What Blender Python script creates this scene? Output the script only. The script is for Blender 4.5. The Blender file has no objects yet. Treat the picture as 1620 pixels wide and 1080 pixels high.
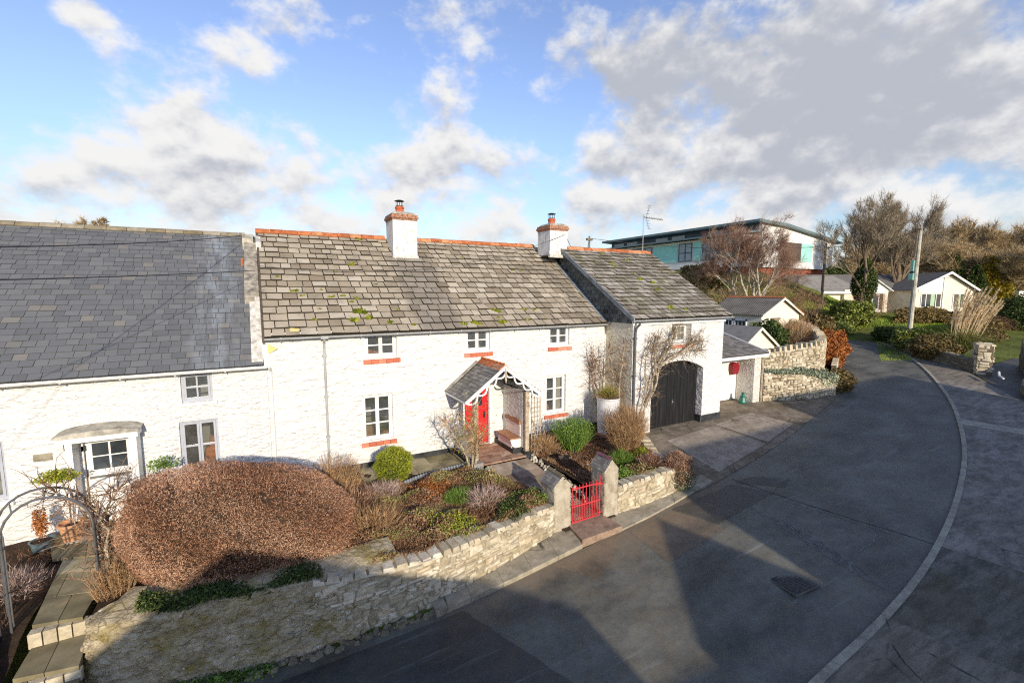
import bpy, math, random
import numpy as np
from math import sin, cos, pi, radians as R
sc = bpy.context.scene
COL = sc.collection
rnd = random.Random(7)
NR = np.random.RandomState(11)
YAW = R(28.8); SY, CY = sin(YAW), cos(YAW)

# ---------------- camera ----------------
cd = bpy.data.cameras.new('camera'); cam = bpy.data.objects.new('camera', cd); COL.objects.link(cam)
cam.location = (0, 0, 5.35); cam.rotation_euler = (pi/2 - math.atan(79/720), 0, -YAW)
cd.sensor_width = 36; cd.lens = 16; cd.clip_end = 3000; cd.clip_start = 0.05
sc.camera = cam
sc.view_settings.view_transform = 'Standard'; sc.view_settings.look = 'None'
sc.view_settings.gamma = 1; sc.view_settings.use_curve_mapping = False
sc.view_settings.exposure = 0.45
sc.cycles.use_denoising = False; sc.cycles.filter_width = 1.15; sc.cycles.max_bounces = 5; sc.cycles.transparent_max_bounces = 8

# ---------------- sun and sky ----------------
SUN_EL = R(17.0); SUN_AZ = math.atan(0.09)      # light travels towards +Y, a little to +X
sd = bpy.data.lights.new('sun', 'SUN'); so = bpy.data.objects.new('sun', sd); COL.objects.link(so)
sd.energy = 3.7; sd.angle = R(0.6); sd.color = (1.0, 0.88, 0.71)
so.rotation_euler = (pi/2 - SUN_EL, 0, -SUN_AZ)
so.location = (0, -30, 30)

w = bpy.data.worlds.new('World'); sc.world = w; w.use_nodes = True
wn = w.node_tree; wn.nodes.clear()
def WN(t, **k):
    n = wn.nodes.new(t)
    for a, b in k.items(): setattr(n, a, b)
    return n
def wl(a, b): wn.links.new(a, b)
def wmath(op, a, b=None, clamp=False):
    n = WN('ShaderNodeMath', operation=op, use_clamp=clamp)
    for i, v in enumerate((a, b)):
        if v is None: continue
        if isinstance(v, (int, float)): n.inputs[i].default_value = v
        else: wl(v, n.inputs[i])
    return n.outputs[0]
def wmix(f, a, b):
    n = WN('ShaderNodeMix', data_type='RGBA')
    wl(f, n.inputs[0]) if not isinstance(f, float) else setattr(n.inputs[0], 'default_value', f)
    for i, v in ((6, a), (7, b)):
        if isinstance(v, tuple): n.inputs[i].default_value = v + (1,)
        else: wl(v, n.inputs[i])
    return n.outputs[2]
sky = WN('ShaderNodeTexSky', sky_type='NISHITA', sun_disc=False, sun_elevation=SUN_EL,
         sun_rotation=pi + SUN_AZ, air_density=1.0, dust_density=0.3, ozone_density=2.0)
geo = WN('ShaderNodeTexCoord'); sep = WN('ShaderNodeSeparateXYZ'); wl(geo.outputs['Generated'], sep.inputs[0])
den = wmath('ADD', wmath('MAXIMUM', sep.outputs[2], 0.0), 0.62)
cmb = WN('ShaderNodeCombineXYZ')
wl(wmath('DIVIDE', sep.outputs[0], den), cmb.inputs[0]); wl(wmath('DIVIDE', sep.outputs[1], den), cmb.inputs[1])
mpv = WN('ShaderNodeMapping'); wl(geo.outputs['Generated'], mpv.inputs[0]); mpv.inputs['Scale'].default_value = (1, 1, 1.45)
def wnoise(vec, scale, detail, rough, off=(0, 0, 0), dist=0.0):
    mp = WN('ShaderNodeMapping'); wl(vec, mp.inputs[0]); mp.inputs['Location'].default_value = off
    n = WN('ShaderNodeTexNoise'); wl(mp.outputs[0], n.inputs['Vector'])
    n.inputs['Scale'].default_value = scale; n.inputs['Detail'].default_value = detail
    n.inputs['Roughness'].default_value = rough; n.inputs['Distortion'].default_value = dist
    return n.outputs[0]
n1 = wnoise(mpv.outputs[0], 6.2, 14, 0.58, (3.1, 1.7, 0), 0.05)
n2 = wnoise(mpv.outputs[0], 6.2, 5, 0.52, (3.1, 1.7, .03), 0.05)
n3 = wnoise(mpv.outputs[0], 17, 10, 0.62, (7, 2, 0), 0.1)
def blob(d, k, amp):
    l = math.sqrt(sum(c*c for c in d)); d = tuple(c/l for c in d)
    dp = WN('ShaderNodeVectorMath', operation='DOT_PRODUCT'); wl(geo.outputs['Generated'], dp.inputs[0]); dp.inputs[1].default_value = d
    e = wmath('POWER', wmath('MAXIMUM', dp.outputs['Value'], 0.0), k)
    return wmath('MULTIPLY', e, amp)
def total(L):
    t = None
    for d, k, a in L: b = blob(d, k, a); t = b if t is None else wmath('ADD', t, b)
    return t
big = total((((.60, .675, .43), 90, .24), ((.755, .535, .40), 60, .27), ((.84, .46, .29), 140, .14), ((.90, .28, .40), 60, .22), ((.90, .33, .30), 260, .10)))
bias = total((((.058, .903, .425), 190, .30), ((-.196, .906, .39), 900, .30), ((-.131, .952, .29), 180, .20), ((.333, .892, .30), 320, .20), ((.19, .95, .36), 900, .12), ((.34, .85, .45), 260, .13),
              ((.52, .80, .24), 300, -.16), ((.872, .392, .285), 1500, -.2), ((-.33, .90, .27), 160, -.12), ((.172, .928, .331), 500, -.10)))
band = WN('ShaderNodeMapRange', interpolation_type='SMOOTHSTEP'); wl(sep.outputs[2], band.inputs[0])
band.inputs[1].default_value = .37; band.inputs[2].default_value = .20; band.inputs[3].default_value = -.12; band.inputs[4].default_value = .16
dens = wmath('ADD', wmath('ADD', wmath('ADD', n1, wmath('MULTIPLY', wmath('SUBTRACT', n3, 0.5), 0.34)), wmath('ADD', bias, big)), band.outputs[0])
mr = WN('ShaderNodeMapRange', interpolation_type='SMOOTHSTEP'); wl(dens, mr.inputs[0])
mr.inputs[1].default_value = 0.50; mr.inputs[2].default_value = 0.72
# thick parts of a cloud are greyer underneath, thin edges stay white
thick = WN('ShaderNodeMapRange', interpolation_type='SMOOTHSTEP'); wl(wmath('ADD', wmath('MULTIPLY', wmath('SUBTRACT', n2, n1), 3.0), wmath('ADD', wmath('MULTIPLY', dens, .45), wmath('MULTIPLY', big, 1.35))), thick.inputs[0])
thick.inputs[1].default_value = 0.12; thick.inputs[2].default_value = 0.88
cloudc = wmix(thick.outputs[0], (6.7, 6.65, 6.6), (3.6, 3.8, 4.3))
hs = WN('ShaderNodeHueSaturation'); wl(sky.outputs[0], hs.inputs['Color']); hs.inputs['Saturation'].default_value = 1.0; hs.inputs['Value'].default_value = 1.75; hs.inputs['Hue'].default_value = .515
low_ = WN('ShaderNodeMapRange', interpolation_type='SMOOTHSTEP'); wl(sep.outputs[2], low_.inputs[0]); low_.inputs[1].default_value = 0.0; low_.inputs[2].default_value = .34; low_.inputs[3].default_value = .60; low_.inputs[4].default_value = 1.0
vs = WN('ShaderNodeVectorMath', operation='SCALE'); wl(hs.outputs[0], vs.inputs[0]); wl(low_.outputs[0], vs.inputs['Scale'])
skyc = wmix(mr.outputs[0], vs.outputs[0], cloudc)
bg = WN('ShaderNodeBackground'); wl(skyc, bg.inputs[0]); bg.inputs[1].default_value = 0.10
ow = WN('ShaderNodeOutputWorld'); wl(bg.outputs[0], ow.inputs[0])

# ---------------- materials ----------------
class NT:
    def __init__(s, name, rough=0.85, spec=0.3):
        s.m = bpy.data.materials.new(name); s.m.use_nodes = True; s.t = s.m.node_tree
        s.b = s.t.nodes['Principled BSDF']; s.b.inputs['Roughness'].default_value = rough
        s.b.inputs['Specular IOR Level'].default_value = spec
        s.g = s.t.nodes.new('ShaderNodeNewGeometry'); s.P = s.g.outputs['Position']
    def n(s, t, **k):
        n = s.t.nodes.new(t)
        for a, b in k.items(): setattr(n, a, b)
        return n
    def L(s, a, b): s.t.links.new(a, b)
    def put(s, inp, v):
        if isinstance(v, (int, float)): inp.default_value = v
        elif isinstance(v, tuple): inp.default_value = v + (1,) if len(v) == 3 and inp.type == 'RGBA' else v
        else: s.L(v, inp)
    def math(s, op, a, b=0.0, clamp=False):
        n = s.n('ShaderNodeMath', operation=op, use_clamp=clamp); s.put(n.inputs[0], a); s.put(n.inputs[1], b); return n.outputs[0]
    def scl(s, sv, off=(0, 0, 0), rot=(0, 0, 0)):
        m = s.n('ShaderNodeMapping'); s.L(s.P, m.inputs[0]); m.inputs['Scale'].default_value = sv
        m.inputs['Location'].default_value = off; m.inputs['Rotation'].default_value = rot; return m.outputs[0]
    def noise(s, scale, detail=4, rough=.55, vec=None, dist=0.0):
        n = s.n('ShaderNodeTexNoise'); s.L(vec or s.P, n.inputs['Vector'])
        for a, b in (('Scale', scale), ('Detail', detail), ('Roughness', rough), ('Distortion', dist)): n.inputs[a].default_value = b
        return n.outputs[0]
    def vor(s, scale, feat='F1', vec=None, out='Distance', rnd_=1.0):
        n = s.n('ShaderNodeTexVoronoi', feature=feat); s.L(vec or s.P, n.inputs['Vector'])
        n.inputs['Scale'].default_value = scale; n.inputs['Randomness'].default_value = rnd_; return n.outputs[out]
    def ramp(s, f, stops, interp='LINEAR'):
        n = s.n('ShaderNodeValToRGB'); s.put(n.inputs[0], f); cr = n.color_ramp; cr.interpolation = interp
        while len(cr.elements) < len(stops): cr.elements.new(0.5)
        for e, (p, c) in zip(cr.elements, stops):
            e.position = p; e.color = (c, c, c, 1) if isinstance(c, (int, float)) else tuple(c) + (1,)
        return n.outputs[0]
    def mix(s, f, a, b, mode='MIX'):
        n = s.n('ShaderNodeMix', data_type='RGBA', blend_type=mode); s.put(n.inputs[0], f); s.put(n.inputs[6], a); s.put(n.inputs[7], b); return n.outputs[2]
    def attr(s, name='rnd'):
        n = s.n('ShaderNodeAttribute', attribute_name=name); return n.outputs['Fac']
    def bump(s, h, strength=.5, dist=.02, prev=None):
        n = s.n('ShaderNodeBump'); s.put(n.inputs['Height'], h); n.inputs['Strength'].default_value = strength; n.inputs['Distance'].default_value = dist
        if prev is not None: s.L(prev, n.inputs['Normal'])
        return n.outputs[0]
    def fin(s, c, bump=None, rough=None):
        s.put(s.b.inputs['Base Color'], c)
        if bump is not None: s.L(bump, s.b.inputs['Normal'])
        if rough is not None: s.put(s.b.inputs['Roughness'], rough)
        return s.m
def flat(name, c, rough=.7, spec=.3, var=.12, sc_=6, metal=0, bump=0.0):
    t = NT(name, rough, spec); n = t.noise(sc_, 6, .6)
    d = tuple(x*(1-var*1.6) for x in c); l = tuple(min(1, x*(1+var)) for x in c)
    t.b.inputs['Metallic'].default_value = metal
    bb = t.bump(t.noise(sc_*6, 4), bump, .01) if bump else None
    return t.fin(t.ramp(n, [(.3, d), (.7, l)]), bb)
def by_attr(name, stops, rough=.85, spec=.15, nvar=.25, nscale=1.3, trans=0.0):
    t = NT(name, rough, spec)
    c = t.ramp(t.attr(), stops)
    k = t.ramp(t.noise(nscale, 3), [(.3, 1-nvar), (.7, 1+nvar*.3)])
    c = t.mix(1.0, c, k, 'MULTIPLY')
    if trans:
        t.fin(c); tr = t.n('ShaderNodeBsdfTranslucent'); t.L(c, tr.inputs[0]); mx = t.n('ShaderNodeMixShader'); mx.inputs[0].default_value = trans
        t.L(t.b.outputs[0], mx.inputs[1]); t.L(tr.outputs[0], mx.inputs[2]); o = t.t.nodes['Material Output']; t.L(mx.outputs[0], o.inputs[0]); return t.m
    return t.fin(c)

def white_wall(name, relief, base=(.74, .73, .705), sx=3.0, sz=6.5, dirty=.5):
    t = NT(name, .9, .15)
    v = t.scl((sx, sx, sz)); v2 = t.scl((sx*2.1, sx*2.1, sz*2.3), (3, 1, 2))
    dn = t.noise(1.2, 5, .6, v, .6)
    a = t.n('ShaderNodeVectorMath', operation='ADD'); t.L(v, a.inputs[0])
    nz = t.n('ShaderNodeTexNoise'); t.L(v, nz.inputs['Vector']); nz.inputs['Scale'].default_value = .9; nz.inputs['Detail'].default_value = 3
    sm = t.n('ShaderNodeVectorMath', operation='SCALE'); t.L(nz.outputs['Color'], sm.inputs[0]); sm.inputs['Scale'].default_value = 1.6; t.L(sm.outputs[0], a.inputs[1])
    vv = t.vor(1.0, 'DISTANCE_TO_EDGE', a.outputs[0])
    st = t.ramp(vv, [(0, 0), (.22, 1)])
    h = t.math('ADD', t.math('MULTIPLY', st, .45), t.math('MULTIPLY', dn, 1.5))
    h = t.math('ADD', h, t.math('MULTIPLY', t.noise(2.5, 6, .65, v2), .35))
    bb = t.bump(h, .95, relief)
    grime = t.noise(.8, 6, .65, t.scl((1.6, 1.6, .45)))
    gz = t.n('ShaderNodeSeparateXYZ'); t.L(t.P, gz.inputs[0])
    low = t.math('SUBTRACT', 1.0, t.math('MULTIPLY', t.math('ADD', gz.outputs[2], .2), 1.1), True)
    g = t.math('ADD', t.math('MULTIPLY', t.ramp(grime, [(.55, 0), (.8, 1)]), .25*dirty), t.math('MULTIPLY', t.math('MULTIPLY', low, grime), .5*dirty), True)
    c = t.mix(g, base, (.50, .44, .30))
    c = t.mix(t.ramp(t.math('MULTIPLY', t.math('SUBTRACT', 1.0, st), t.noise(1.7, 5, .6)), [(.42, 0), (.74, .34)]), c, (.45, .43, .38))  # grey creases: shade of the stone relief put into the colour
    return t.fin(c, bb)
M = {}
M['white_rubble'] = white_wall('white painted rubble', .055, (.74, .73, .705), 2.3, 4.4)
M['white_rough'] = white_wall('white roughcast', .045, (.74, .735, .715), 3.6, 7, .55)
M['cream_side'] = white_wall('cream toned rubble', .045, (.72, .66, .52), 3, 6, 1.6)  # creamier, more stained tone for the garage side wall
M['pillar_rough'] = white_wall('flaking white rubble', .08, (.76, .73, .66), 5, 4, 1.2)
M['white_smooth'] = flat('white gloss paint', (.80, .79, .76), .45, .4, .06, 3)
M['lintel'] = flat('white lintel paint', (.80, .75, .69), .7, .3, .05, 3)
M['grey_frame'] = flat('pale grey window paint', (.40, .42, .47), .45, .4, .06)
M['plinth'] = flat('black bitumen paint', (.035, .038, .042), .6, .4, .5, 5, 0, .5)
M['black'] = flat('black metal', (.03, .03, .033), .5, .4, .3)
M['cable'] = flat('cable sheath', (.05, .05, .055), .6, .3, .2)
M['interior'] = flat('room wall', (.42, .39, .34), .9, .1, .2, 2)
M['curtain'] = flat('curtain cloth', (.62, .55, .44), .9, .1, .15, 12)
M['orange_lamp'] = flat('warm room objects', (.62, .20, .05), .6, .3, .5, 9)
M['green_obj'] = flat('window sill ornament', (.08, .32, .12), .5, .4, .4, 20)
M['red_paint'] = flat('red door paint', (.62, .02, .028), .35, .45, .08, 2)
M['red_gate'] = flat('red gate paint', (.62, .045, .055), .45, .4, .1, 4)
M['terracotta'] = by_attr('terracotta ridge tile', [(0, (.42, .13, .05)), (.5, (.58, .20, .08)), (1, (.66, .30, .15))], .85, .2, .45, 6)
M['brick_sill'] = by_attr('painted brick sill', [(0, (.48, .13, .075)), (.6, (.58, .19, .11)), (1, (.66, .29, .19))], .8, .2, .2, 8)
M['brick'] = flat('chimney brick', (.38, .20, .13), .9, .2, .45, 14, 0, .6)
M['cement'] = flat('weathered cement', (.42, .39, .32), .95, .1, .35, 5, 0, .7)
M['render_grey'] = flat('old grey render', (.33, .30, .25), .95, .1, .4, 6, 0, .8)
M['mortar_white'] = flat('lime mortar fillet', (.60, .58, .53), .95, .1, .3, 6, 0, .6)
M['lead'] = flat('lead flashing', (.22, .24, .26), .55, .4, .3, 3)
M['gutter_grey'] = flat('grey gutter', (.36, .37, .37), .5, .4, .15, 2)
M['gutter_dark'] = flat('dark grey downpipe', (.13, .13, .13), .45, .4, .2, 3)
M['gutter_white'] = flat('white gutter', (.78, .77, .73), .5, .4, .1, 2)
M['wood_pale'] = flat('weathered oak', (.46, .38, .28), .85, .2, .3, 10, 0, .4)
M['wood_brown'] = flat('oiled bench wood', (.42, .22, .12), .6, .3, .25, 8)
M['wood_dark'] = flat('dark timber', (.10, .08, .065), .85, .2, .3, 8)
M['pole_wood'] = flat('pale utility pole timber', (.46, .43, .36), .85, .2, .25, 3)
M['pole_dark'] = flat('dark utility pole timber', (.20, .16, .12), .85, .2, .25, 3)
M['pot'] = flat('terracotta pot', (.60, .32, .17), .8, .2, .15, 5)
M['pot_blue'] = flat('glazed slate blue pot', (.10, .14, .16), .35, .5, .4, 9)
M['planter'] = flat('white galvanised planter', (.66, .67, .69), .5, .4, .12, 5)
M['green_box'] = flat('green metal cabinet', (.20, .42, .36), .5, .4, .12)
M['green_bag'] = flat('green plastic bag', (.012, .16, .12), .35, .5, .3, 10)
M['maroon'] = flat('maroon plastic', (.24, .012, .02), .4, .4, .1)
M['cream_render'] = flat('cream render', (.80, .72, .58), .9, .15, .08, 2, 0, .2)
M['cream_light'] = flat('pale cream boarding', (.78, .72, .59), .85, .15, .07, 2)
M['white_flat'] = flat('white render', (.78, .77, .74), .9, .15, .07, 1)
M['navy'] = flat('navy cladding', (.06, .095, .13), .5, .4, .2, 1)
M['roof_metal'] = flat('grey green roof metal', (.13, .19, .20), .45, .5, .15, .6)
M['aqua'] = flat('aqua cladding panel', (.34, .70, .62), .6, .3, .08, 1)
M['red_brick'] = flat('red brick', (.34, .10, .055), .9, .2, .3, 4)
M['metal'] = flat('galvanised metal', (.20, .20, .20), .4, .5, .2, 5, .6)
M['yellow'] = flat('yellow alarm box', (.72, .55, .22), .6, .3, .1)
M['iron'] = flat('cast iron cover', (.06, .058, .055), .55, .5, .5, 18, 0, .8)
M['moss'] = by_attr('moss', [(0, (.07, .085, .01)), (.6, (.17, .19, .018)), (1, (.32, .31, .04))], .95, .05, .3, 9)

def glass():
    t = NT('window glass', .03, .5); o = t.t.nodes['Material Output']
    tr = t.n('ShaderNodeBsdfTransparent'); tr.inputs[0].default_value = (.80, .84, .82, 1)
    gl = t.n('ShaderNodeBsdfGlossy'); gl.inputs['Roughness'].default_value = .03; gl.inputs[0].default_value = (.9, .93, .95, 1)
    fr = t.n('ShaderNodeFresnel'); fr.inputs[0].default_value = 1.6
    mx = t.n('ShaderNodeMixShader'); t.L(t.math('ADD', fr.outputs[0], .26), mx.inputs[0]); t.L(tr.outputs[0], mx.inputs[1]); t.L(gl.outputs[0], mx.inputs[2]); df = t.n('ShaderNodeBsdfDiffuse'); df.inputs[0].default_value = (.52, .54, .50, 1); m2 = t.n('ShaderNodeMixShader'); t.put(m2.inputs[0], t.ramp(t.noise(2.2, 4), [(.3, .05), (.7, .15)])); t.L(mx.outputs[0], m2.inputs[1]); t.L(df.outputs[0], m2.inputs[2]); t.L(m2.outputs[0], o.inputs[0])
    return t.m
M['glass'] = glass()
def glass_dark(c=(.025, .03, .035)):
    t = NT('dark window glass', .08, .6); return t.fin(t.ramp(t.noise(1.5, 2), [(.35, c), (.75, tuple(x*3 for x in c))]))
M['glass_dark'] = glass_dark()

def slate_mat(name, stops, lich=(.40, .37, .24), lamt=.5, dark=(.06, .055, .045), damt=.6, streak=None, greens=0.0, rough=.85, pale=None, jointc=(.045, .038, .028)):
    t = NT(name, rough, .3)
    c = t.ramp(t.attr(), stops)
    b = t.noise(2.2, 8, .7); c = t.mix(t.ramp(b, [(.48, 0), (.72, damt)]), c, dark)
    l = t.noise(9, 8, .75); c = t.mix(t.ramp(l, [(.50, 0), (.75, lamt)]), c, lich)
    if greens: c = t.mix(t.ramp(t.noise(1.3, 9, .75, t.scl((1, 1, 1), (5, 2, 1))), [(.52, 0), (.66, greens)]), c, (.13, .14, .03))
    if streak:
        sp = t.n('ShaderNodeSeparateXYZ'); t.L(t.P, sp.inputs[0])
        wob = t.math('MULTIPLY', t.math('SUBTRACT', t.noise(1.1, 5), .5), .7)
        for (x0, x1, ytop, col, amt) in streak:
            xx = t.math('ADD', sp.outputs[0], wob)
            f = t.math('MULTIPLY', t.ramp(t.math('DIVIDE', t.math('SUBTRACT', xx, x0), x1-x0), [(0, 0), (.16, 1), (.84, 1), (1, 0)]),
                       t.ramp(t.math('SUBTRACT', ytop, sp.outputs[1]), [(0, 0), (.1, 1)]))
            c = t.mix(t.math('MULTIPLY', f, amt), c, col)
    if pale: c = pale(t, c)
    c = t.mix(t.ramp(t.attr(), [(0, 1), (.02, 1), (.03, 0)]), c, jointc)
    bb = t.bump(t.noise(28, 6, .7), .5, .012)
    return t.fin(c, bb)
M['slate_main'] = slate_mat('weathered stone tiles', [(0, (.24, .19, .13)), (.3, (.37, .31, .225)), (.8, (.45, .385, .29)), (1, (.52, .46, .36))], lamt=.30, damt=.50, dark=(.10, .088, .068),
                            streak=[(4.15, 5.95, 17.6, (.17, .15, .125), .62), (10.7, 11.75, 17.4, (.19, .17, .14), .4)])
M['slate_garage'] = slate_mat('mossy stone tiles', [(0, (.17, .14, .10)), (.5, (.28, .245, .19)), (1, (.44, .40, .34))], greens=.6, lamt=.3, damt=.5)
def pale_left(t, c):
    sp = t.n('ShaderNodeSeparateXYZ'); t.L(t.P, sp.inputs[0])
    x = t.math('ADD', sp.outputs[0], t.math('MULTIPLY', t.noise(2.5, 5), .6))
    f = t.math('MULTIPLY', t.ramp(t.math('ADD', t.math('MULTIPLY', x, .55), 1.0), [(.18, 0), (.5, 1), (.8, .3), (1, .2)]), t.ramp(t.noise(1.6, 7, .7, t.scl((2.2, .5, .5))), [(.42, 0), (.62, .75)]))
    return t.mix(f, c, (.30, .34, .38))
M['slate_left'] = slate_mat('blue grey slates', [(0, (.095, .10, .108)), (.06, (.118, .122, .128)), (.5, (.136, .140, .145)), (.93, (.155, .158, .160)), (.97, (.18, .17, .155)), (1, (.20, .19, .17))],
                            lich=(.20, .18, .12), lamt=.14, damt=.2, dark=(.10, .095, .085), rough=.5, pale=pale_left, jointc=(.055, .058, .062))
M['slate_small'] = slate_mat('dark slates', [(0, (.14, .13, .12)), (1, (.30, .28, .25))], lamt=.35)
M['slate_cheek'] = slate_mat('hung slates', [(0, (.06, .07, .07)), (1, (.16, .17, .16))], lich=(.33, .32, .26), lamt=.7)
M['slate_ridge'] = by_attr('grey ridge tile', [(0, (.22, .18, .11)), (1, (.36, .32, .24))], .9, .1, .4, 5)
M['quarry'] = by_attr('quarry tiles', [(0, (.30, .18, .12)), (.5, (.43, .28, .195)), (1, (.54, .41, .30))], .8, .25, .3, 3)
M['step'] = flat('worn brown step', (.30, .21, .15), .85, .2, .25, 5, 0, .4)
M['path_flag'] = by_attr('worn path flags', [(0, (.20, .145, .10)), (.5, (.33, .255, .185)), (1, (.46, .38, .29))], .8, .25, .35, 3)
M['flag'] = by_attr('flagstones', [(0, (.22, .185, .10)), (.5, (.34, .29, .175)), (1, (.46, .40, .26))], .8, .25, .5, 2.2)

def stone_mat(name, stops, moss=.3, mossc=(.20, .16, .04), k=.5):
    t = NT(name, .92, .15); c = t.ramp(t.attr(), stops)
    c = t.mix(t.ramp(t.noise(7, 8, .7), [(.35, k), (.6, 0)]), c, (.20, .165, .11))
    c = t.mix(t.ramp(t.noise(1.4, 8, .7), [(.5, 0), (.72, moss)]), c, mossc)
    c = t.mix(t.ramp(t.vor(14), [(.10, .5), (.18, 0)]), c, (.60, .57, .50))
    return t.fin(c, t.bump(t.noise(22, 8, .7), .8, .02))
M['stone'] = stone_mat('yellow limestone', [(0, (.40, .33, .22)), (.35, (.58, .50, .35)), (.8, (.74, .67, .52)), (1, (.66, .52, .35))])
M['stone_edge'] = stone_mat('pale edging stone', [(0, (.42, .38, .29)), (1, (.66, .62, .52))], .2)
M['stone_dark'] = stone_mat('dark mossy stone', [(0, (.13, .11, .08)), (1, (.30, .26, .18))], .6, (.10, .10, .03))  # darker and mossier stone for foot stones and low walls
M['mortar'] = flat('dark joint mortar', (.17, .14, .10), .95, .1, .3, 8)
M['mortar_pale'] = flat('pale joint mortar', (.36, .31, .22), .95, .1, .3, 8, 0, .5)
def oldwall():
    t = NT('old rendered rubble', .95, .1)
    c = t.ramp(t.noise(3.0, 12, .76, t.scl((1, 1, 2.0))), [(.30, (.17, .135, .08)), (.44, (.38, .31, .195)), (.6, (.54, .46, .32)), (.72, (.74, .67, .54))])
    c = t.mix(t.ramp(t.noise(1.5, 8, .72, t.scl((1, 1, 1.6), (4, 1, 3))), [(.50, 0), (.66, .75)]), c, (.26, .20, .03))
    c = t.mix(t.ramp(t.vor(5, 'F1', t.scl((1, 1, 1), (1, 2, 3))), [(.07, .9), (.12, 0)]), c, (.66, .65, .60))
    vv = t.vor(4.2, 'DISTANCE_TO_EDGE', t.scl((1, 1, 2.3)))
    c = t.mix(t.math('MULTIPLY', t.ramp(vv, [(.0, .6), (.06, 0)]), t.ramp(t.noise(1.2, 4), [(.48, 0), (.6, 1)])), c, (.07, .06, .045))
    h = t.math('ADD', t.math('MULTIPLY', t.noise(5, 10, .7), 1.2), t.math('MULTIPLY', t.ramp(vv, [(0, 0), (.12, 1)]), .12))
    return t.fin(c, t.bump(h, 1.0, .06))
M['oldwall'] = oldwall()
def pillar_stone():
    t = NT('rendered pillar stone', .95, .1)
    c = t.ramp(t.noise(3.5, 9, .7), [(.3, (.24, .20, .135)), (.5, (.42, .37, .28)), (.7, (.55, .50, .40))])
    return t.fin(c, t.bump(t.noise(9, 9, .7), .9, .04))
M['pillar'] = pillar_stone()

def asphalt(name, base, dirt=.6, rough=.60):
    t = NT(name, rough, .5)
    n = t.noise(1.1, 8, .65, t.scl((.5, .9, 1), (0, 0, 0), (0, 0, .3)))
    c = t.ramp(n, [(.36, tuple(x*.45 for x in base)), (.64, tuple(x*1.6 for x in base))])
    n5 = t.noise(2.6, 9, .75, t.scl((1, 1, 1), (3, 8, 1))); c = t.mix(t.ramp(n5, [(.46, 0), (.68, .6)]), c, (base[0]*1.25+.02, base[1]*1.05+.012, base[2]*.82))
    c = t.mix(t.ramp(t.noise(5.5, 8, .7), [(.5, 0), (.7, .5)]), c, tuple(x*.55 for x in base))
    g = t.noise(30, 5, .9); c = t.mix(t.ramp(g, [(.54, 0), (.72, .5)]), c, tuple(min(1, x*2.4+.02) for x in base)); c = t.mix(t.ramp(g, [(.28, .6), (.44, 0)]), c, tuple(x*.45 for x in base))
    sp = t.n('ShaderNodeSeparateXYZ'); t.L(t.P, sp.inputs[0])
    # mud washed along the garden side of the road
    edge = t.math('SUBTRACT', t.math('ADD', sp.outputs[1], t.math('MULTIPLY', t.math('SUBTRACT', t.noise(1.3, 7, .65), .5), 2.2)), 7.55)
    inx = t.ramp(t.math('DIVIDE', sp.outputs[0], 16.0), [(.15, 0), (.28, 1), (.62, .8), (.8, 0)])
    c = t.mix(t.math('MULTIPLY', t.math('MULTIPLY', t.ramp(edge, [(0, 0), (.55, 1)]), inx), dirt), c, (.25, .18, .11))
    # pale worn tyre scrub marks
    mk = t.noise(1.0, 6, .6, t.scl((.42, 7.5, 1), (0, 0, 0), (0, 0, .62)))
    mk2 = t.noise(.35, 3, .5, t.scl((1, 1, 1), (9, 2, 0)))
    c = t.mix(t.math('MULTIPLY', t.ramp(mk, [(.60, 0), (.76, .55)]), t.ramp(mk2, [(.45, 0), (.6, 1)])), c, (.27, .265, .24))
    rg = t.ramp(n, [(.3, rough-.12), (.7, rough+.1)])
    return t.fin(c, t.bump(t.noise(120, 4, .8), .55, .008), rg)
M['asphalt'] = asphalt('worn asphalt', (.104, .102, .082))
M['asphalt_new'] = asphalt('dark patched asphalt', (.052, .051, .043), .25)
M['asphalt_brown'] = asphalt('brown patched asphalt', (.115, .090, .062), .75)
M['asphalt_light'] = asphalt('light asphalt', (.16, .16, .155), .2)
def concrete(name, a, b, sx=1, sy=1, mossy=.4):
    t = NT(name, .85, .25)
    n = t.noise(1.6, 11, .78, t.scl((sx, sy, 1)))
    c = t.ramp(n, [(.32, a), (.66, b)])
    c = t.mix(t.ramp(t.noise(2.0, 8, .75, t.scl((sx*1.1, sy*1.6, 1), (4, 1, 0), (0, 0, .15))), [(.47, 0), (.60, .55)]), c, tuple(x*.55 for x in a))
    c = t.mix(t.ramp(t.noise(.55, 8, .7, t.scl((1, 1, 1), (4, 7, 0))), [(.48, 0), (.66, mossy)]), c, (.085, .065, .03))
    cr = t.vor(.38, 'DISTANCE_TO_EDGE', t.scl((1, 1, 1), (2, 3, 0)))
    nn = t.math('ADD', cr, t.math('MULTIPLY', t.math('SUBTRACT', t.noise(4, 5), .5), .04))
    c = t.mix(t.math('MULTIPLY', t.ramp(nn, [(.0, .8), (.008, 0)]), t.ramp(t.noise(.5, 3), [(.5, 0), (.56, 1)])), c, (.03, .027, .02))
    c = t.mix(t.ramp(t.noise(75, 3, .8), [(.55, 0), (.8, .3)]), c, tuple(min(1, x*1.8) for x in b))
    return t.fin(c, t.bump(t.noise(60, 6, .75), .5, .01))
M['forecourt'] = concrete('stained forecourt concrete', (.135, .105, .072), (.31, .26, .195), 1, 1, .6)
M['forecourt_pink'] = concrete('pale pinkish concrete', (.25, .205, .155), (.40, .34, .27), 1, 1, .2)  # paler and pinker than the rest of the forecourt
M['pavement'] = concrete('streaked pavement concrete', (.12, .105, .085), (.35, .31, .26), .8, 1.5, .35)
M['pavement_brown'] = concrete('brown pavement concrete', (.12, .10, .075), (.30, .26, .20), .5, 2.0, .2)
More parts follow.
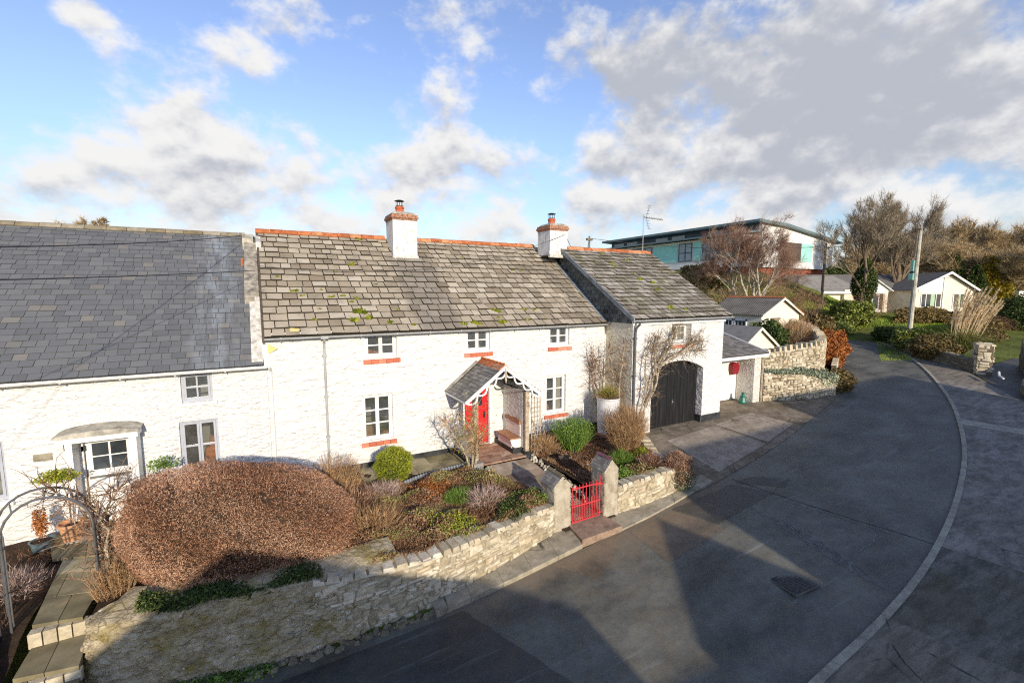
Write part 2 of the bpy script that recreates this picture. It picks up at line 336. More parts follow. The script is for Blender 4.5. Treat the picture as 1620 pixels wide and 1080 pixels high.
M['pavement_dark'] = concrete('dark mossy pavement', (.075, .067, .050), (.24, .215, .17), .55, 1.8, .5)
M['kerb'] = concrete('kerb stone', (.27, .245, .18), (.48, .44, .34), 1, 1, .2)
M['ledge'] = concrete('worn stone ledge', (.27, .23, .16), (.46, .41, .31), 1, 1, .3)
def soil():
    t = NT('garden soil', .95, .1)
    c = t.ramp(t.noise(6, 9, .75), [(.3, (.035, .024, .016)), (.6, (.085, .055, .035)), (.8, (.15, .10, .06))])
    return t.fin(c, t.bump(t.noise(12, 9, .75), 1, .06))
M['soil'] = soil()
def terrain_mat():
    t = NT('hillside ground', .95, .1)
    c = t.ramp(t.noise(.35, 8, .65), [(.35, (.07, .085, .02)), (.55, (.15, .19, .035)), (.75, (.22, .22, .07))])
    c = t.mix(t.ramp(t.noise(3, 8, .7), [(.4, 0), (.7, .5)]), c, (.14, .10, .05))
    return t.fin(c, t.bump(t.noise(4, 8, .7), 1, .15))
M['terrain'] = terrain_mat()
M['grass'] = by_attr('verge grass', [(0, (.13, .20, .03)), (.5, (.34, .46, .06)), (1, (.55, .60, .14))], .9, .1, .35, .8, .25)
def door_black():
    t = NT('weathered black boards', .5, .4)
    sp = t.scl((9, 9, .25)); c = t.ramp(t.noise(3, 6, .6, sp), [(.5, (.008, .008, .009)), (.85, (.05, .05, .048))])
    return t.fin(c, t.bump(t.noise(3, 5, .6, sp), .4, .01))
M['black_boards'] = door_black()

# foliage materials
M['hedge'] = by_attr('clipped winter hedge twigs', [(0, (.06, .032, .02)), (.35, (.24, .12, .07)), (.7, (.44, .25, .16)), (1, (.64, .46, .33))], .9, .1, .3, 1.5)
M['hedge_big'] = by_attr('dense clipped hedge twigs', [(0, (.045, .022, .014)), (.3, (.17, .08, .048)), (.65, (.58, .28, .15)), (1, (.88, .62, .42))], .9, .1, .3, 1.5)
M['laurel'] = by_attr('laurel leaves', [(0, (.05, .08, .012)), (.5, (.19, .23, .035)), (1, (.44, .45, .12))], .6, .3, .35, 1.2, .15)
M['tan_twigs'] = by_attr('tan dry stems', [(0, (.22, .11, .045)), (.5, (.42, .25, .12)), (1, (.60, .43, .25))], .9, .1, .25, 2)
M['rust_leaf'] = by_attr('rusty dry leaves', [(0, (.16, .05, .02)), (.5, (.40, .13, .035)), (1, (.58, .27, .09))], .9, .1, .2, 2)
M['cover'] = by_attr('mixed winter ground cover', [(0, (.07, .045, .028)), (.25, (.21, .11, .06)), (.45, (.36, .20, .11)), (.60, (.44, .31, .18)), (.70, (.26, .25, .08)), (.9, (.38, .42, .10)), (1, (.58, .55, .25))], .9, .1, .5, 2.2)
M['lime'] = by_attr('lime green leaves', [(0, (.10, .13, .015)), (.5, (.28, .32, .025)), (1, (.50, .50, .06))], .7, .25, .2, 3, .2)
M['green'] = by_attr('mid green leaves', [(0, (.045, .095, .014)), (.5, (.17, .29, .045)), (1, (.36, .48, .11))], .7, .25, .2, 3, .2)
M['dark_green'] = by_attr('dark evergreen leaves', [(0, (.02, .04, .01)), (.5, (.06, .10, .022)), (1, (.17, .20, .055))], .7, .25, .25, 1.5, .15)
M['olive'] = by_attr('olive brown scrub', [(0, (.08, .055, .022)), (.5, (.22, .16, .06)), (1, (.38, .29, .13))], .9, .1, .3, .6, .1)
M['silver'] = by_attr('silver green trailing leaves', [(0, (.12, .15, .08)), (.5, (.28, .33, .20)), (1, (.48, .50, .38))], .8, .2, .2, 2)
M['heather'] = by_attr('pale dry flower heads', [(0, (.25, .15, .12)), (.5, (.46, .32, .26)), (1, (.66, .54, .46))], .9, .1, .2, 3)
M['pampas'] = by_attr('pampas plumes', [(0, (.50, .36, .19)), (.5, (.76, .60, .38)), (1, (.88, .78, .58))], .9, .1, .1, 2, .25)
M['pampas_leaf'] = by_attr('pampas leaves', [(0, (.08, .10, .02)), (.5, (.22, .24, .06)), (1, (.42, .38, .15))], .85, .15, .25, 2, .2)
M['gold'] = by_attr('golden conifer foliage', [(0, (.12, .10, .012)), (.5, (.34, .26, .02)), (1, (.55, .40, .04))], .85, .15, .2, .8, .1)
M['bark'] = flat('brown bark', (.20, .15, .10), .95, .1, .35, 6, 0, .6)
M['bark_pale'] = flat('pale bark', (.42, .36, .27), .95, .1, .3, 6, 0, .5)
M['birch_bark'] = flat('birch bark', (.48, .42, .34), .9, .1, .4, 5, 0, .5)
M['twig_red'] = by_attr('reddish birch twigs', [(0, (.16, .09, .06)), (.6, (.31, .185, .135)), (1, (.44, .30, .22))], .95, .05, .25, .3)
M['twig_grey'] = by_attr('grey brown twigs', [(0, (.17, .13, .09)), (.6, (.33, .27, .19)), (1, (.46, .39, .29))], .95, .05, .25, .3)
M['twig_gold'] = by_attr('golden brown twigs', [(0, (.26, .18, .09)), (.6, (.50, .37, .20)), (1, (.66, .52, .32))], .95, .05, .35, .12)
M['climber'] = by_attr('bare climber stems', [(0, (.15, .10, .06)), (.6, (.30, .22, .14)), (1, (.46, .37, .26))], .95, .05, .25, 3)
M['climber_brown'] = by_attr('brown climber stems', [(0, (.11, .06, .035)), (.6, (.25, .145, .085)), (1, (.40, .26, .16))], .95, .05, .25, 3)

# ---------------- geometry helpers ----------------
FR = {}
def thing(name, label, cat, loc=(0, 0, 0), rz=0.0, group=None, kind=None):
    o = bpy.data.objects.new(name, None); COL.objects.link(o); o.location = loc; o.rotation_euler = (0, 0, rz); o.empty_display_size = .3
    o['label'] = label; o['category'] = cat
    if group: o['group'] = group
    FR[o] = (np.array(loc, float), rz); return o
def tolocal(V, fr):
    L, rz = fr; V = V - L
    if rz: c, s = cos(-rz), sin(-rz); V = np.stack([V[:, 0]*c - V[:, 1]*s, V[:, 0]*s + V[:, 1]*c, V[:, 2]], 1)
    return V
def mk(name, V, F, mat, parent=None, rn=None, smooth=False, local=False, loc=None, label=None, cat=None, group=None, kind=None, rz=0.0):
    """V (n,3) array, F list of index tuples or (m,k) array: one mesh object"""
    V = np.asarray(V, float)
    if parent is not None: fr = FR[parent]
    else: fr = (np.array(loc if loc is not None else (0, 0, 0), float), rz)
    if not local: V = tolocal(V, fr)
    me = bpy.data.meshes.new(name)
    if isinstance(F, np.ndarray):
        m, k = F.shape
        me.vertices.add(len(V)); me.vertices.foreach_set('co', V.astype(np.float32).ravel())
        me.loops.add(m*k); me.loops.foreach_set('vertex_index', F.astype(np.int32).ravel())
        me.polygons.add(m); me.polygons.foreach_set('loop_start', np.arange(0, m*k, k, dtype=np.int32)); me.update(calc_edges=True)
    else:
        me.from_pydata([tuple(v) for v in V], [], F)
    nf = len(me.polygons)
    if rn is not None:
        a = me.attributes.new('rnd', 'FLOAT', 'FACE'); a.data.foreach_set('value', np.asarray(rn, np.float32)[:nf])
    mats = mat if isinstance(mat, (list, tuple)) else [mat]
    for q in mats: me.materials.append(q)
    if smooth: me.polygons.foreach_set('use_smooth', [True]*nf)
    me.update()
    o = bpy.data.objects.new(name, me); COL.objects.link(o)
    if parent is not None: o.parent = parent; FR[o] = (fr[0], fr[1])
    else: o.location = tuple(fr[0]); o.rotation_euler = (0, 0, rz); FR[o] = fr
    for a, b in (('label', label), ('category', cat), ('group', group), ('kind', kind)):
        if b: o[a] = b
    return o
class MB:
    def __init__(s): s.v = []; s.f = []; s.r = []
    def add(s, vs, fs, r=None):
        b = len(s.v); s.v += [tuple(p) for p in vs]; s.f += [tuple(b+i for i in f) for f in fs]
        s.r += [rnd.random() if r is None else r]*len(fs); return s
    def box(s, x0, x1, y0, y1, z0, z1, r=None):
        return s.add([(x0,y0,z0),(x1,y0,z0),(x1,y1,z0),(x0,y1,z0),(x0,y0,z1),(x1,y0,z1),(x1,y1,z1),(x0,y1,z1)],
                     [(0,3,2,1),(4,5,6,7),(0,1,5,4),(1,2,6,5),(2,3,7,6),(3,0,4,7)], r)
    def obox(s, c, u, v, n, a, b, t, r=None):
        """oriented box: centre c, unit axes, half sizes"""
        c, u, v, n = (np.array(q, float) for q in (c, u, v, n)); P = []
        for k in (-1, 1):
            for i, j in ((-1,-1),(1,-1),(1,1),(-1,1)): P.append(c+u*a*i+v*b*j+n*t*k)
        return s.add(P, [(0,3,2,1),(4,5,6,7),(0,1,5,4),(1,2,6,5),(2,3,7,6),(3,0,4,7)], r)
    def bar(s, p, q, w, h=None, r=None):
        p, q = np.array(p, float), np.array(q, float); d = q-p; L = np.linalg.norm(d); d /= L
        a = np.cross(d, (0, 0, 1)); 
        if np.linalg.norm(a) < 1e-3: a = np.array([1., 0, 0])
        a /= np.linalg.norm(a); b = np.cross(a, d)
        return s.obox((p+q)/2, d, a, b, L/2, w/2, (h or w)/2, r)
    def tube(s, pts, rad, n=6, r=None, cap=True):
        pts = [np.array(p, float) for p in pts]; m = len(pts); rad = rad if hasattr(rad, '__len__') else [rad]*m
        V = []; up = np.array([.13, .21, .97])
        for i in range(m):
            d = pts[min(i+1, m-1)]-pts[max(i-1, 0)]; d = d/(np.linalg.norm(d)+1e-9)
            a = np.cross(d, up); l = np.linalg.norm(a); a = a/l if l > .05 else np.array([1., 0, 0]); b = np.cross(d, a)
            for k in range(n):
                t = 2*pi*k/n; V.append(pts[i]+(a*cos(t)+b*sin(t))*rad[i])
        F = [(i*n+k, i*n+(k+1) % n, (i+1)*n+(k+1) % n, (i+1)*n+k) for i in range(m-1) for k in range(n)]
        if cap: F += [tuple(range(n))[::-1], tuple((m-1)*n+k for k in range(n))]
        return s.add(V, F, r)
    def lathe(s, c, prof, n=20, r=None):
        V = []; F = []
        for (rr, z) in prof:
            for k in range(n): V.append((c[0]+rr*cos(2*pi*k/n), c[1]+rr*sin(2*pi*k/n), c[2]+z))
        for i in range(len(prof)-1):
            for k in range(n): F.append((i*n+k, i*n+(k+1) % n, (i+1)*n+(k+1) % n, (i+1)*n+k))
        return s.add(V, F, r)
    def prism(s, poly, axis, a0, a1, r=None):
        """poly of 2D points; axis 0: (y,z) along x ; 1: (x,z) along y ; 2: (x,y) along z"""
        def p3(p, a): return (a, p[0], p[1]) if axis == 0 else ((p[0], a, p[1]) if axis == 1 else (p[0], p[1], a))
        n = len(poly); V = [p3(p, a0) for p in poly]+[p3(p, a1) for p in poly]
        F = [tuple(range(n)), tuple(range(n, 2*n))[::-1]]+[(i, n+i, n+(i+1) % n, (i+1) % n) for i in range(n)]
        return s.add(V, F, r)
    def slab(s, pts, t, r=None):
        """top polygon (3D) with thickness t downwards"""
        n = len(pts); V = list(pts)+[(p[0], p[1], p[2]-t) for p in pts]
        return s.add(V, [tuple(range(n)), tuple(range(n, 2*n))[::-1]]+[(i, n+i, n+(i+1) % n, (i+1) % n) for i in range(n)], r)
    def build(s, name, mat, parent=None, **k):
        o = mk(name, np.array(s.v), s.f, mat, parent, s.r, **k)
        if not k.get('noflip'):
            pass
        return o
def each(name, mat, parent, boxes):
    """one part per box / prism call"""
    for f in boxes:
        q = MB(); f(q); q.build(name, mat, parent)
def unit(a): a = np.asarray(a, float); return a/(np.linalg.norm(a, axis=-1, keepdims=True)+1e-9)
def blades(P, Dv, L, W, rs=NR):
    n = len(P); L = np.broadcast_to(L, n)[:, None]; W = np.broadcast_to(W, n)[:, None]
    s_ = unit(np.cross(Dv, rs.normal(size=(n, 3)))); V = np.stack([P - s_*W/2, P + s_*W/2, P + Dv*L], 1).reshape(-1, 3)
    return V, np.arange(3*n).reshape(n, 3)
def leaves(P, S, rs=NR, updir=None, asp=.5):
    n = len(P); S = np.broadcast_to(S, n)[:, None]; u = unit(rs.normal(size=(n, 3)) if updir is None else updir+rs.normal(size=(n, 3))*.5)
    v = unit(np.cross(u, rs.normal(size=(n, 3))))
    V = np.stack([P-u*S, P-v*S*asp, P+u*S, P+v*S*asp], 1).reshape(-1, 3); return V, np.arange(4*n).reshape(n, 4)
def ell_points(n, c, dim, rs=NR, shell=.35, zmin=-.3, lump=.15):
    d = unit(rs.normal(size=(n*2, 3))); d = d[d[:, 2] > zmin][:n]
    ph = rs.uniform(0, 6.28, 6)
    l = 1+lump*(np.sin(d[:, 0]*5+ph[0])*np.sin(d[:, 1]*5+ph[1])+np.sin(d[:, 2]*7+ph[2])*.6+.5*np.sin(d[:, 0]*11+ph[3])*np.sin(d[:, 2]*9+ph[4]))
    r = (1-shell*rs.uniform(0, 1, len(d))**1.5)*l
    return np.array(c)+d*r[:, None]*np.array(dim), d
def bush(name, label, cat, base, dim, mat, n=3000, size=.05, kind='leaf', group=None, shell=.5, up=0.0, asp=.5, stem=True, lump=.15, wfac=.09, seed=None):
    """a shrub: base point, half dims (x,y), height dim[2]"""
    rs = np.random.RandomState(seed if seed is not None else int(abs(base[0]*37+base[1]*91))+3)
    lump = max(lump, .26) if dim[2] < .7 else lump
    c = (base[0], base[1], base[2]+dim[2]*.5); P, d = ell_points(n, c, (dim[0], dim[1], dim[2]*.52), rs, shell, -.85, lump)
    if kind == 'leaf': V, F = leaves(P, size*rs.uniform(.6, 1.3, len(P)), rs, None, asp)
    else: V, F = blades(P, unit(d*(.9-up*.6)+np.array([0, 0, up*1.2])+rs.normal(size=d.shape)*.35), size*rs.uniform(.6, 1.4, len(P)), size*wfac, rs)
    root = thing(name, label, cat, base, 0, group)
    mk('foliage', V, F, mat, root, rs.uniform(0, 1, len(P)))
    if stem:
        b = MB(); r2 = random.Random(5)
        for i in range(7):
            a = i*.9+r2.random(); b.tube([base, (base[0]+cos(a)*dim[0]*.3, base[1]+sin(a)*dim[1]*.3, base[2]+dim[2]*.4), (base[0]+cos(a)*dim[0]*.6, base[1]+sin(a)*dim[1]*.6, base[2]+dim[2]*.75)], [.02*dim[2]+.006, .012*dim[2]+.004, .003], 4)
        b.build('stem', M['bark'], root)
    return root

def zg(x, y):
    """the sloping lane and hillside"""
    d = max(-6, SY*x+CY*y); l = CY*x-SY*y
    return -.9+.0935*(d-11)
def sm(a, b, x): t = min(1, max(0, (x-a)/(b-a))); return t*t*(3-2*t)
def zt(x, y):
    d = SY*x+CY*y; l = CY*x-SY*y
    z = -.9+.0935*(max(-6, min(d, 62))-11)
    z += 4.3*sm(37, 54, d)*sm(41, 29, l) if d > 30 else 0
    if d > 62: z += (d-62)*.06*sm(62, 110, d)
    return z
def struct(o): o['kind'] = 'structure'; return o
def W(d, l, z=0): return (d*SY+l*CY, d*CY-l*SY, z)

# ---------------- ground, road, pavement ----------------
ds = list(np.arange(-40, 30, 2.5))+list(np.arange(30, 70, 1.5))+list(np.arange(70, 130, 6))+[140, 170, 220, 300, 420]
ls = [-400, -250, -150, -100]+list(np.arange(-70, 20, 5))+list(np.arange(20, 60, 2))+list(np.arange(60, 120, 6))+[140, 180, 260, 420]
V = []; F = []
for d in ds:
    for l in ls:
        x, y, _ = W(d, l); z = zt(x, y) + (NR.normal()*.12 if d > 46 else 0)
        V.append((x, y, z))
nl = len(ls)
for i in range(len(ds)-1):
    for j in range(nl-1): F.append((i*nl+j, i*nl+j+1, (i+1)*nl+j+1, (i+1)*nl+j))
struct(mk('ground', V, F, M['terrain'], smooth=True))

EL = [(-30, 9.6), (-6, 9.0), (-.46, 8.42), (2.2, 8.2), (6, 8.36), (9.4, 8.64), (12.1, 9.0), (17, 9.8), (21.4, 10.85), (25, 11.7), (28, 13.35), (30.6, 14.7), (33, 16.1), (36, 18.4), (39.5, 20.8)]
KR = [(-30, 3.2), (-8, 3.2), (0, 3.35), (4, 3.5), (7.83, 3.76), (10, 3.80), (13.05, 4.07), (17.1, 4.81), (21.7, 6.0), (25, 7.15), (28.3, 8.44), (32.2, 10.3), (35.9, 12.3), (39.2, 14.5), (42.3, 17.2)]
def resample(P, n):
    P = np.array(P, float)
    for _ in range(2):
        Q = [P[0]]
        for a, b in zip(P[:-1], P[1:]): Q += [a*.75+b*.25, a*.25+b*.75]
        Q.append(P[-1]); P = np.array(Q)
    s = np.r_[0, np.cumsum(np.linalg.norm(np.diff(P, axis=0), axis=1))]; t = np.linspace(0, s[-1], n)
    return np.stack([np.interp(t, s, P[:, i]) for i in range(P.shape[1])], 1)
def sheet(name, A, B, mat, off, n=60, m=6, zf=None, kind='structure', **k):
    A = resample(A, n); B = resample(B, n); V = []; F = []; zf = zf or zg
    for i in range(n):
        for j in range(m+1):
            p = A[i]*(1-j/m)+B[i]*j/m; V.append((p[0], p[1], zf(p[0], p[1])+off))
    for i in range(n-1):
        for j in range(m): F.append((i*(m+1)+j, i*(m+1)+j+1, (i+1)*(m+1)+j+1, (i+1)*(m+1)+j))
    # faces wound so that normals look up
    a, b, c = (np.array(V[q]) for q in F[0][:3])
    if np.cross(b-a, c-a)[2] < 0: F = [f[::-1] for f in F]
    return mk(name, V, F, mat, smooth=True, kind=kind, **k)
sheet('road', EL, KR, M['asphalt'], .010)
def quad(name, pts, mat, off, kind='structure', n=18):
    (a, b, c, d) = [np.array(p, float) for p in pts]
    V = []; F = []
    for i in range(n+1):
        for j in range(n+1):
            u, v = i/n, j/n; p = (a*(1-u)+b*u)*(1-v)+(d*(1-u)+c*u)*v; p = p+(NR.uniform(-.022, .022, 2) if (i in (0, n) or j in (0, n)) else 0); V.append((p[0], p[1], zg(*p)+off))
    for i in range(n):
        for j in range(n): F.append((i*(n+1)+j, (i+1)*(n+1)+j, (i+1)*(n+1)+j+1, i*(n+1)+j+1))
    q = [np.array(V[t]) for t in F[0][:3]]
    if np.cross(q[1]-q[0], q[2]-q[0])[2] < 0: F = [f[::-1] for f in F]
    return mk(name, V, F, mat, kind=kind)
quad('road_patch', [(8.1, 8.35), (9.85, 8.5), (10.41, 7.25), (8.08, 7.05)], M['asphalt_brown'], .014)
quad('road_patch', [(5.6, 8.3), (7.9, 8.42), (7.2, 7.9), (6.27, 7.42)], M['asphalt_brown'], .014)
quad('road_patch', [(9.86, 8.58), (12.6, 8.67), (13.27, 7.71), (10.42, 7.5)], M['asphalt_new'], .014)
quad('road_patch', [(12.75, 8.7), (13.59, 8.68), (14.58, 8.0), (13.88, 7.75)], M['asphalt_new'], .014)
quad('road_patch', [(-30, 9.0), (3.3, 8.02), (4.3, 5.7), (-30, 4.2)], M['asphalt_new'], .014, n=20)
# junction lane crossing behind
quad('road', [W(39.5, 12)[:2], W(39.5, 41.5)[:2], W(43, 41)[:2], W(43, 12)[:2]], M['asphalt_light'], .016, n=16)

M['crack_pale'] = flat('pale sealed crack', (.22, .215, .20), .85, .2, .4, 6)
M['crack_dark'] = flat('open crack', (.03, .03, .03), .95, .1, .3, 6)
def ribbon(name, P, wd, mat, off):
    P = resample(P, 40); r_ = random.Random(6); V = []; F = []
    for i, p in enumerate(P):
        d = unit(P[min(i+1, 39)]-P[max(i-1, 0)]); q = np.array([-d[1], d[0]]); j = r_.uniform(-1, 1)*wd*.6; w2 = wd*r_.uniform(.3, 1)*.5
        for s_ in (-1, 1): t = p+q*(j+s_*w2); V.append((t[0], t[1], zg(*t)+off))
    mk(name, V, [(2*i, 2*i+1, 2*i+3, 2*i+2) for i in range(39)], mat, kind='structure')
ribbon('road_crack', [(12.9, 8.9), (13.34, 7.28), (13.82, 5.85), (14.29, 4.78), (14.38, 4.3)], .03, M['crack_dark'], .017)
ribbon('road_crack', [(12.75, 8.4), (13.17, 7.2), (13.7, 5.9), (14.0, 4.9)], .025, M['crack_pale'], .017)
ribbon('road_crack', [(13.17, 7.2), (13.59, 6.05), (13.73, 5.48), (13.55, 5.18), (13.0, 5.08), (12.4, 5.1)], .03, M['crack_pale'], .018)
for k_ in range(7):
    ribbon('tyre_scuff', [(12.04+k_*.05-.1, 7.6-k_*.25), (11.89+k_*.06-.15, 6.27), (11.67+k_*.06-.15, 5.12), (11.6+k_*.05-.1, 4.2+.1*k_)], .035, M['crack_pale'], .0175+.0005*k_)
ribbon('pavement_crack', [(9.9, 3.4), (9.6, 3.1), (9.45, 2.7), (9.1, 2.2), (8.9, 1.7)], .02, M['crack_dark'], .075)
# worn stone ledge along the garden wall, stone kerb along the pavement
LG = [(2.9, 8.22), (4.7, 8.28), (6.0, 8.38), (6.5, 8.45)]
def strip(name, A, B, mat, top, bottom, n=40, jit=0.0, mat_r=None, gap=None):
    A = resample(A, n); B = resample(B, n); mb = MB(); r_ = random.Random(3)
    i = 0
    while i < n-1:
        k = min(n-1, i+(gap or 1)); zs = jit*(r_.random()-.5)
        P = []
        for q in (i, k):
            for X_ in (A, B): P.append(X_[q])
        sh = (.006 if 'kerb' in name else .003) if gap else 0
        a0, b0, a1, b1 = P; dv = (a1-a0)/(np.linalg.norm(a1-a0)+1e-9)*sh; a0 = a0+dv; b0 = b0+dv; a1 = a1-dv; b1 = b1-dv
        T = [(p[0], p[1], zg(*p)+top+zs) for p in (a0, a1, b1, b0)]; Bt = [(p[0], p[1], zg(*p)+bottom) for p in (a0, a1, b1, b0)]
        mb.add(T+Bt, [(0, 1, 2, 3), (7, 6, 5, 4), (0, 4, 5, 1), (1, 5, 6, 2), (2, 6, 7, 3), (3, 7, 4, 0)]); i = k
    o = mb.build(name, mat); o['kind'] = 'structure'; return o
KO = [(x+.02+.0*y, y-.14) if x < 10 else (x+.03+.002*x, y-.14+.001*x) for x, y in KR]
strip('kerb', KR, KO, M['kerb'], .075, -.2, 150, .008, gap=2)
# pavement on the far side of the kerb, in poured bays
PO = [(-30, -1.5), (-8, -1.2), (0, -1.0), (4, -.9), (7.83, -.8), (12, -.6), (16, -.2), (20.2, .7), (25.5, 2.6), (29.8, 5.2), (31.6, 6.9), (33.0, 7.9), (36.9, 10.5), (38.4, 12.6), (42.8, 16.6)]
def bay(t0, t1, mat, off):
    n = 400; A = resample(KO, n); B = resample(PO, n); i0, i1 = int(t0*n), min(n-1, int(t1*n))
    sheet('pavement', A[i0:i1+1], B[i0:i1+1], mat, off, 14, 5)
for t0, t1, m_ in ((0, .475, 'pavement_brown'), (.477, .535, 'pavement_brown'), (.537, .585, 'pavement_dark'), (.587, .655, 'pavement'), (.657, .735, 'pavement'), (.737, .745, 'kerb'), (.747, .84, 'pavement'), (.842, .92, 'pavement_brown'), (.922, .985, 'pavement_brown')):
    bay(t0, t1, M[m_], .062)
sheet('pavement_base', KO, PO, M['asphalt_new'], .03, 60, 4)
# dark driveway beyond the pavement at the right
quad('driveway', [(31.5, 6.9), (37, 10.4), (44, 10.2), (40, 2.5)], M['asphalt_new'], .045)

# forecourt: poured slabs from the garage floor down to the lane
def zfc(x, y):
    e = np.interp(x, [p[0] for p in EL], [p[1] for p in EL]); t = sm(0, 1, (y-e)/(12.9-e)) if y > e else 0
    return zg(x, y)*(1-t)+t*max(zg(x, y)+.04, -.10+.0*x if x < 17.2 else -.02)
FA = [(11.05, 8.85), (12.6, 9.0), (14.5, 9.3), (17, 9.74), (19.5, 10.32), (21.4, 10.78), (25, 11.62), (27.5, 13.0)]
FB = [(12.2, 13.1), (13.0, 13.1), (14.5, 13.1), (16.6, 13.1), (18, 14.2), (20.9, 13.4), (22.5, 12.3), (26.4, 12.5)]
sheet('forecourt', FA, FB, M['forecourt'], .022, 50, 12, zfc)
def fquad(pts, mat, off):
    (a, b, c, d) = [np.array(p, float) for p in pts]; V = []; F = []; n = 8
    for i in range(n+1):
        for j in range(n+1):
            u, v = i/n, j/n; p = (a*(1-u)+b*u)*(1-v)+(d*(1-u)+c*u)*v; V.append((p[0], p[1], zfc(*p)+off))
    for i in range(n):
        for j in range(n): F.append((i*(n+1)+j, (i+1)*(n+1)+j, (i+1)*(n+1)+j+1, i*(n+1)+j+1))
    mk('forecourt_slab', V, F, mat, kind='structure')
fquad([(12.9, 9.35), (16.4, 9.95), (15.9, 11.9), (12.9, 11.6)], M['forecourt_pink'], .034)
fquad([(16.55, 10.0), (19.3, 10.6), (18.8, 12.2), (16.1, 12.0)], M['forecourt_pink'], .036)

# cast iron access cover in the lane
mc = thing('access_cover', 'square cast iron access cover with chequered tread set in the lane', 'manhole cover', (9.98, 5.28, zg(9.98, 5.28)+.016), R(-4))
b = MB(); b.box(-.40, .40, -.36, .36, -.05, 0)
b.build('frame', M['asphalt_new'], mc, local=True)
b = MB()
b.box(-.33, .33, -.30, .30, -.03, .006)
for i in range(11):
    for j in range(10): b.box(-.31+i*.057, -.31+i*.057+.034, -.28+j*.057, -.28+j*.057+.034, .006, .013)
b.build('cover', M['iron'], mc, local=True)

# ---------------- house building blocks ----------------
def facade(mb, x0, x1, z0, z1, y, holes, dep, nx=1):
    """front wall facing -Y with openings that have reveals going back by dep"""
    xs = sorted({x0, x1, *[h[0] for h in holes], *[h[1] for h in holes]}); zs = sorted({z0, z1, *[h[2] for h in holes], *[h[3] for h in holes]})
    for a, c in zip(xs[:-1], xs[1:]):
        for e, g in zip(zs[:-1], zs[1:]):
            if any(h[0] <= a and c <= h[1] and h[2] <= e and g <= h[3] for h in holes): continue
            mb.add([(a, y, e), (c, y, e), (c, y, g), (a, y, g)], [(0, 1, 2, 3)])
    for (a, c, e, g) in holes:
        mb.add([(a, y, e), (c, y, e), (c, y, g), (a, y, g), (a, y+dep, e), (c, y+dep, e), (c, y+dep, g), (a, y+dep, g)],
               [(4, 0, 3, 7), (1, 5, 6, 2), (0, 4, 5, 1), (7, 3, 2, 6)])
def tiles(mb, O, U, Vv, W_, H_, tw, th, thick=.018, jit=.012, rs=None, gap=.012):
    """overlapping slabs on a plane: O lower corner, U along eaves, Vv up the slope"""
    rs = rs or random.Random(int(W_*100)); O = np.array(O, float); U = unit(U); Vv = unit(Vv); N = np.cross(U, Vv)
    rows = int(round(H_/th)); th = H_/rows
    for r_ in range(rows):
        x = -rs.random()*tw*.5 if r_ % 2 else -tw*.5*rs.random()-.0
        while x < W_-.01:
            wd = tw*rs.uniform(.72, 1.25); xa = max(0, x)+gap*.5; xb = min(W_, x+wd)-gap*.5; x += wd
            if xb-xa < .03: continue
            v0 = r_*th-.01+rs.uniform(-jit, jit)*.6; v1 = (r_+1)*th+.02
            k = rs.uniform(.7, 1.5)*thick; tw_ = rs.uniform(-jit, jit)*.5
            P = [O+U*xa+Vv*(v0+tw_)+N*k*2, O+U*xb+Vv*(v0-tw_)+N*k*2*rs.uniform(.8, 1.15), O+U*xb+Vv*v1+N*.004, O+U*xa+Vv*v1+N*.004]
            Q = [P[0]-N*k*1.6, P[1]-N*k*1.6]
            mb.add(P+Q, [(0, 1, 2, 3)], .04+.96*rs.random()); mb.add(P+Q, [(4, 5, 1, 0), (4, 0, 3), (1, 5, 2)], .0)
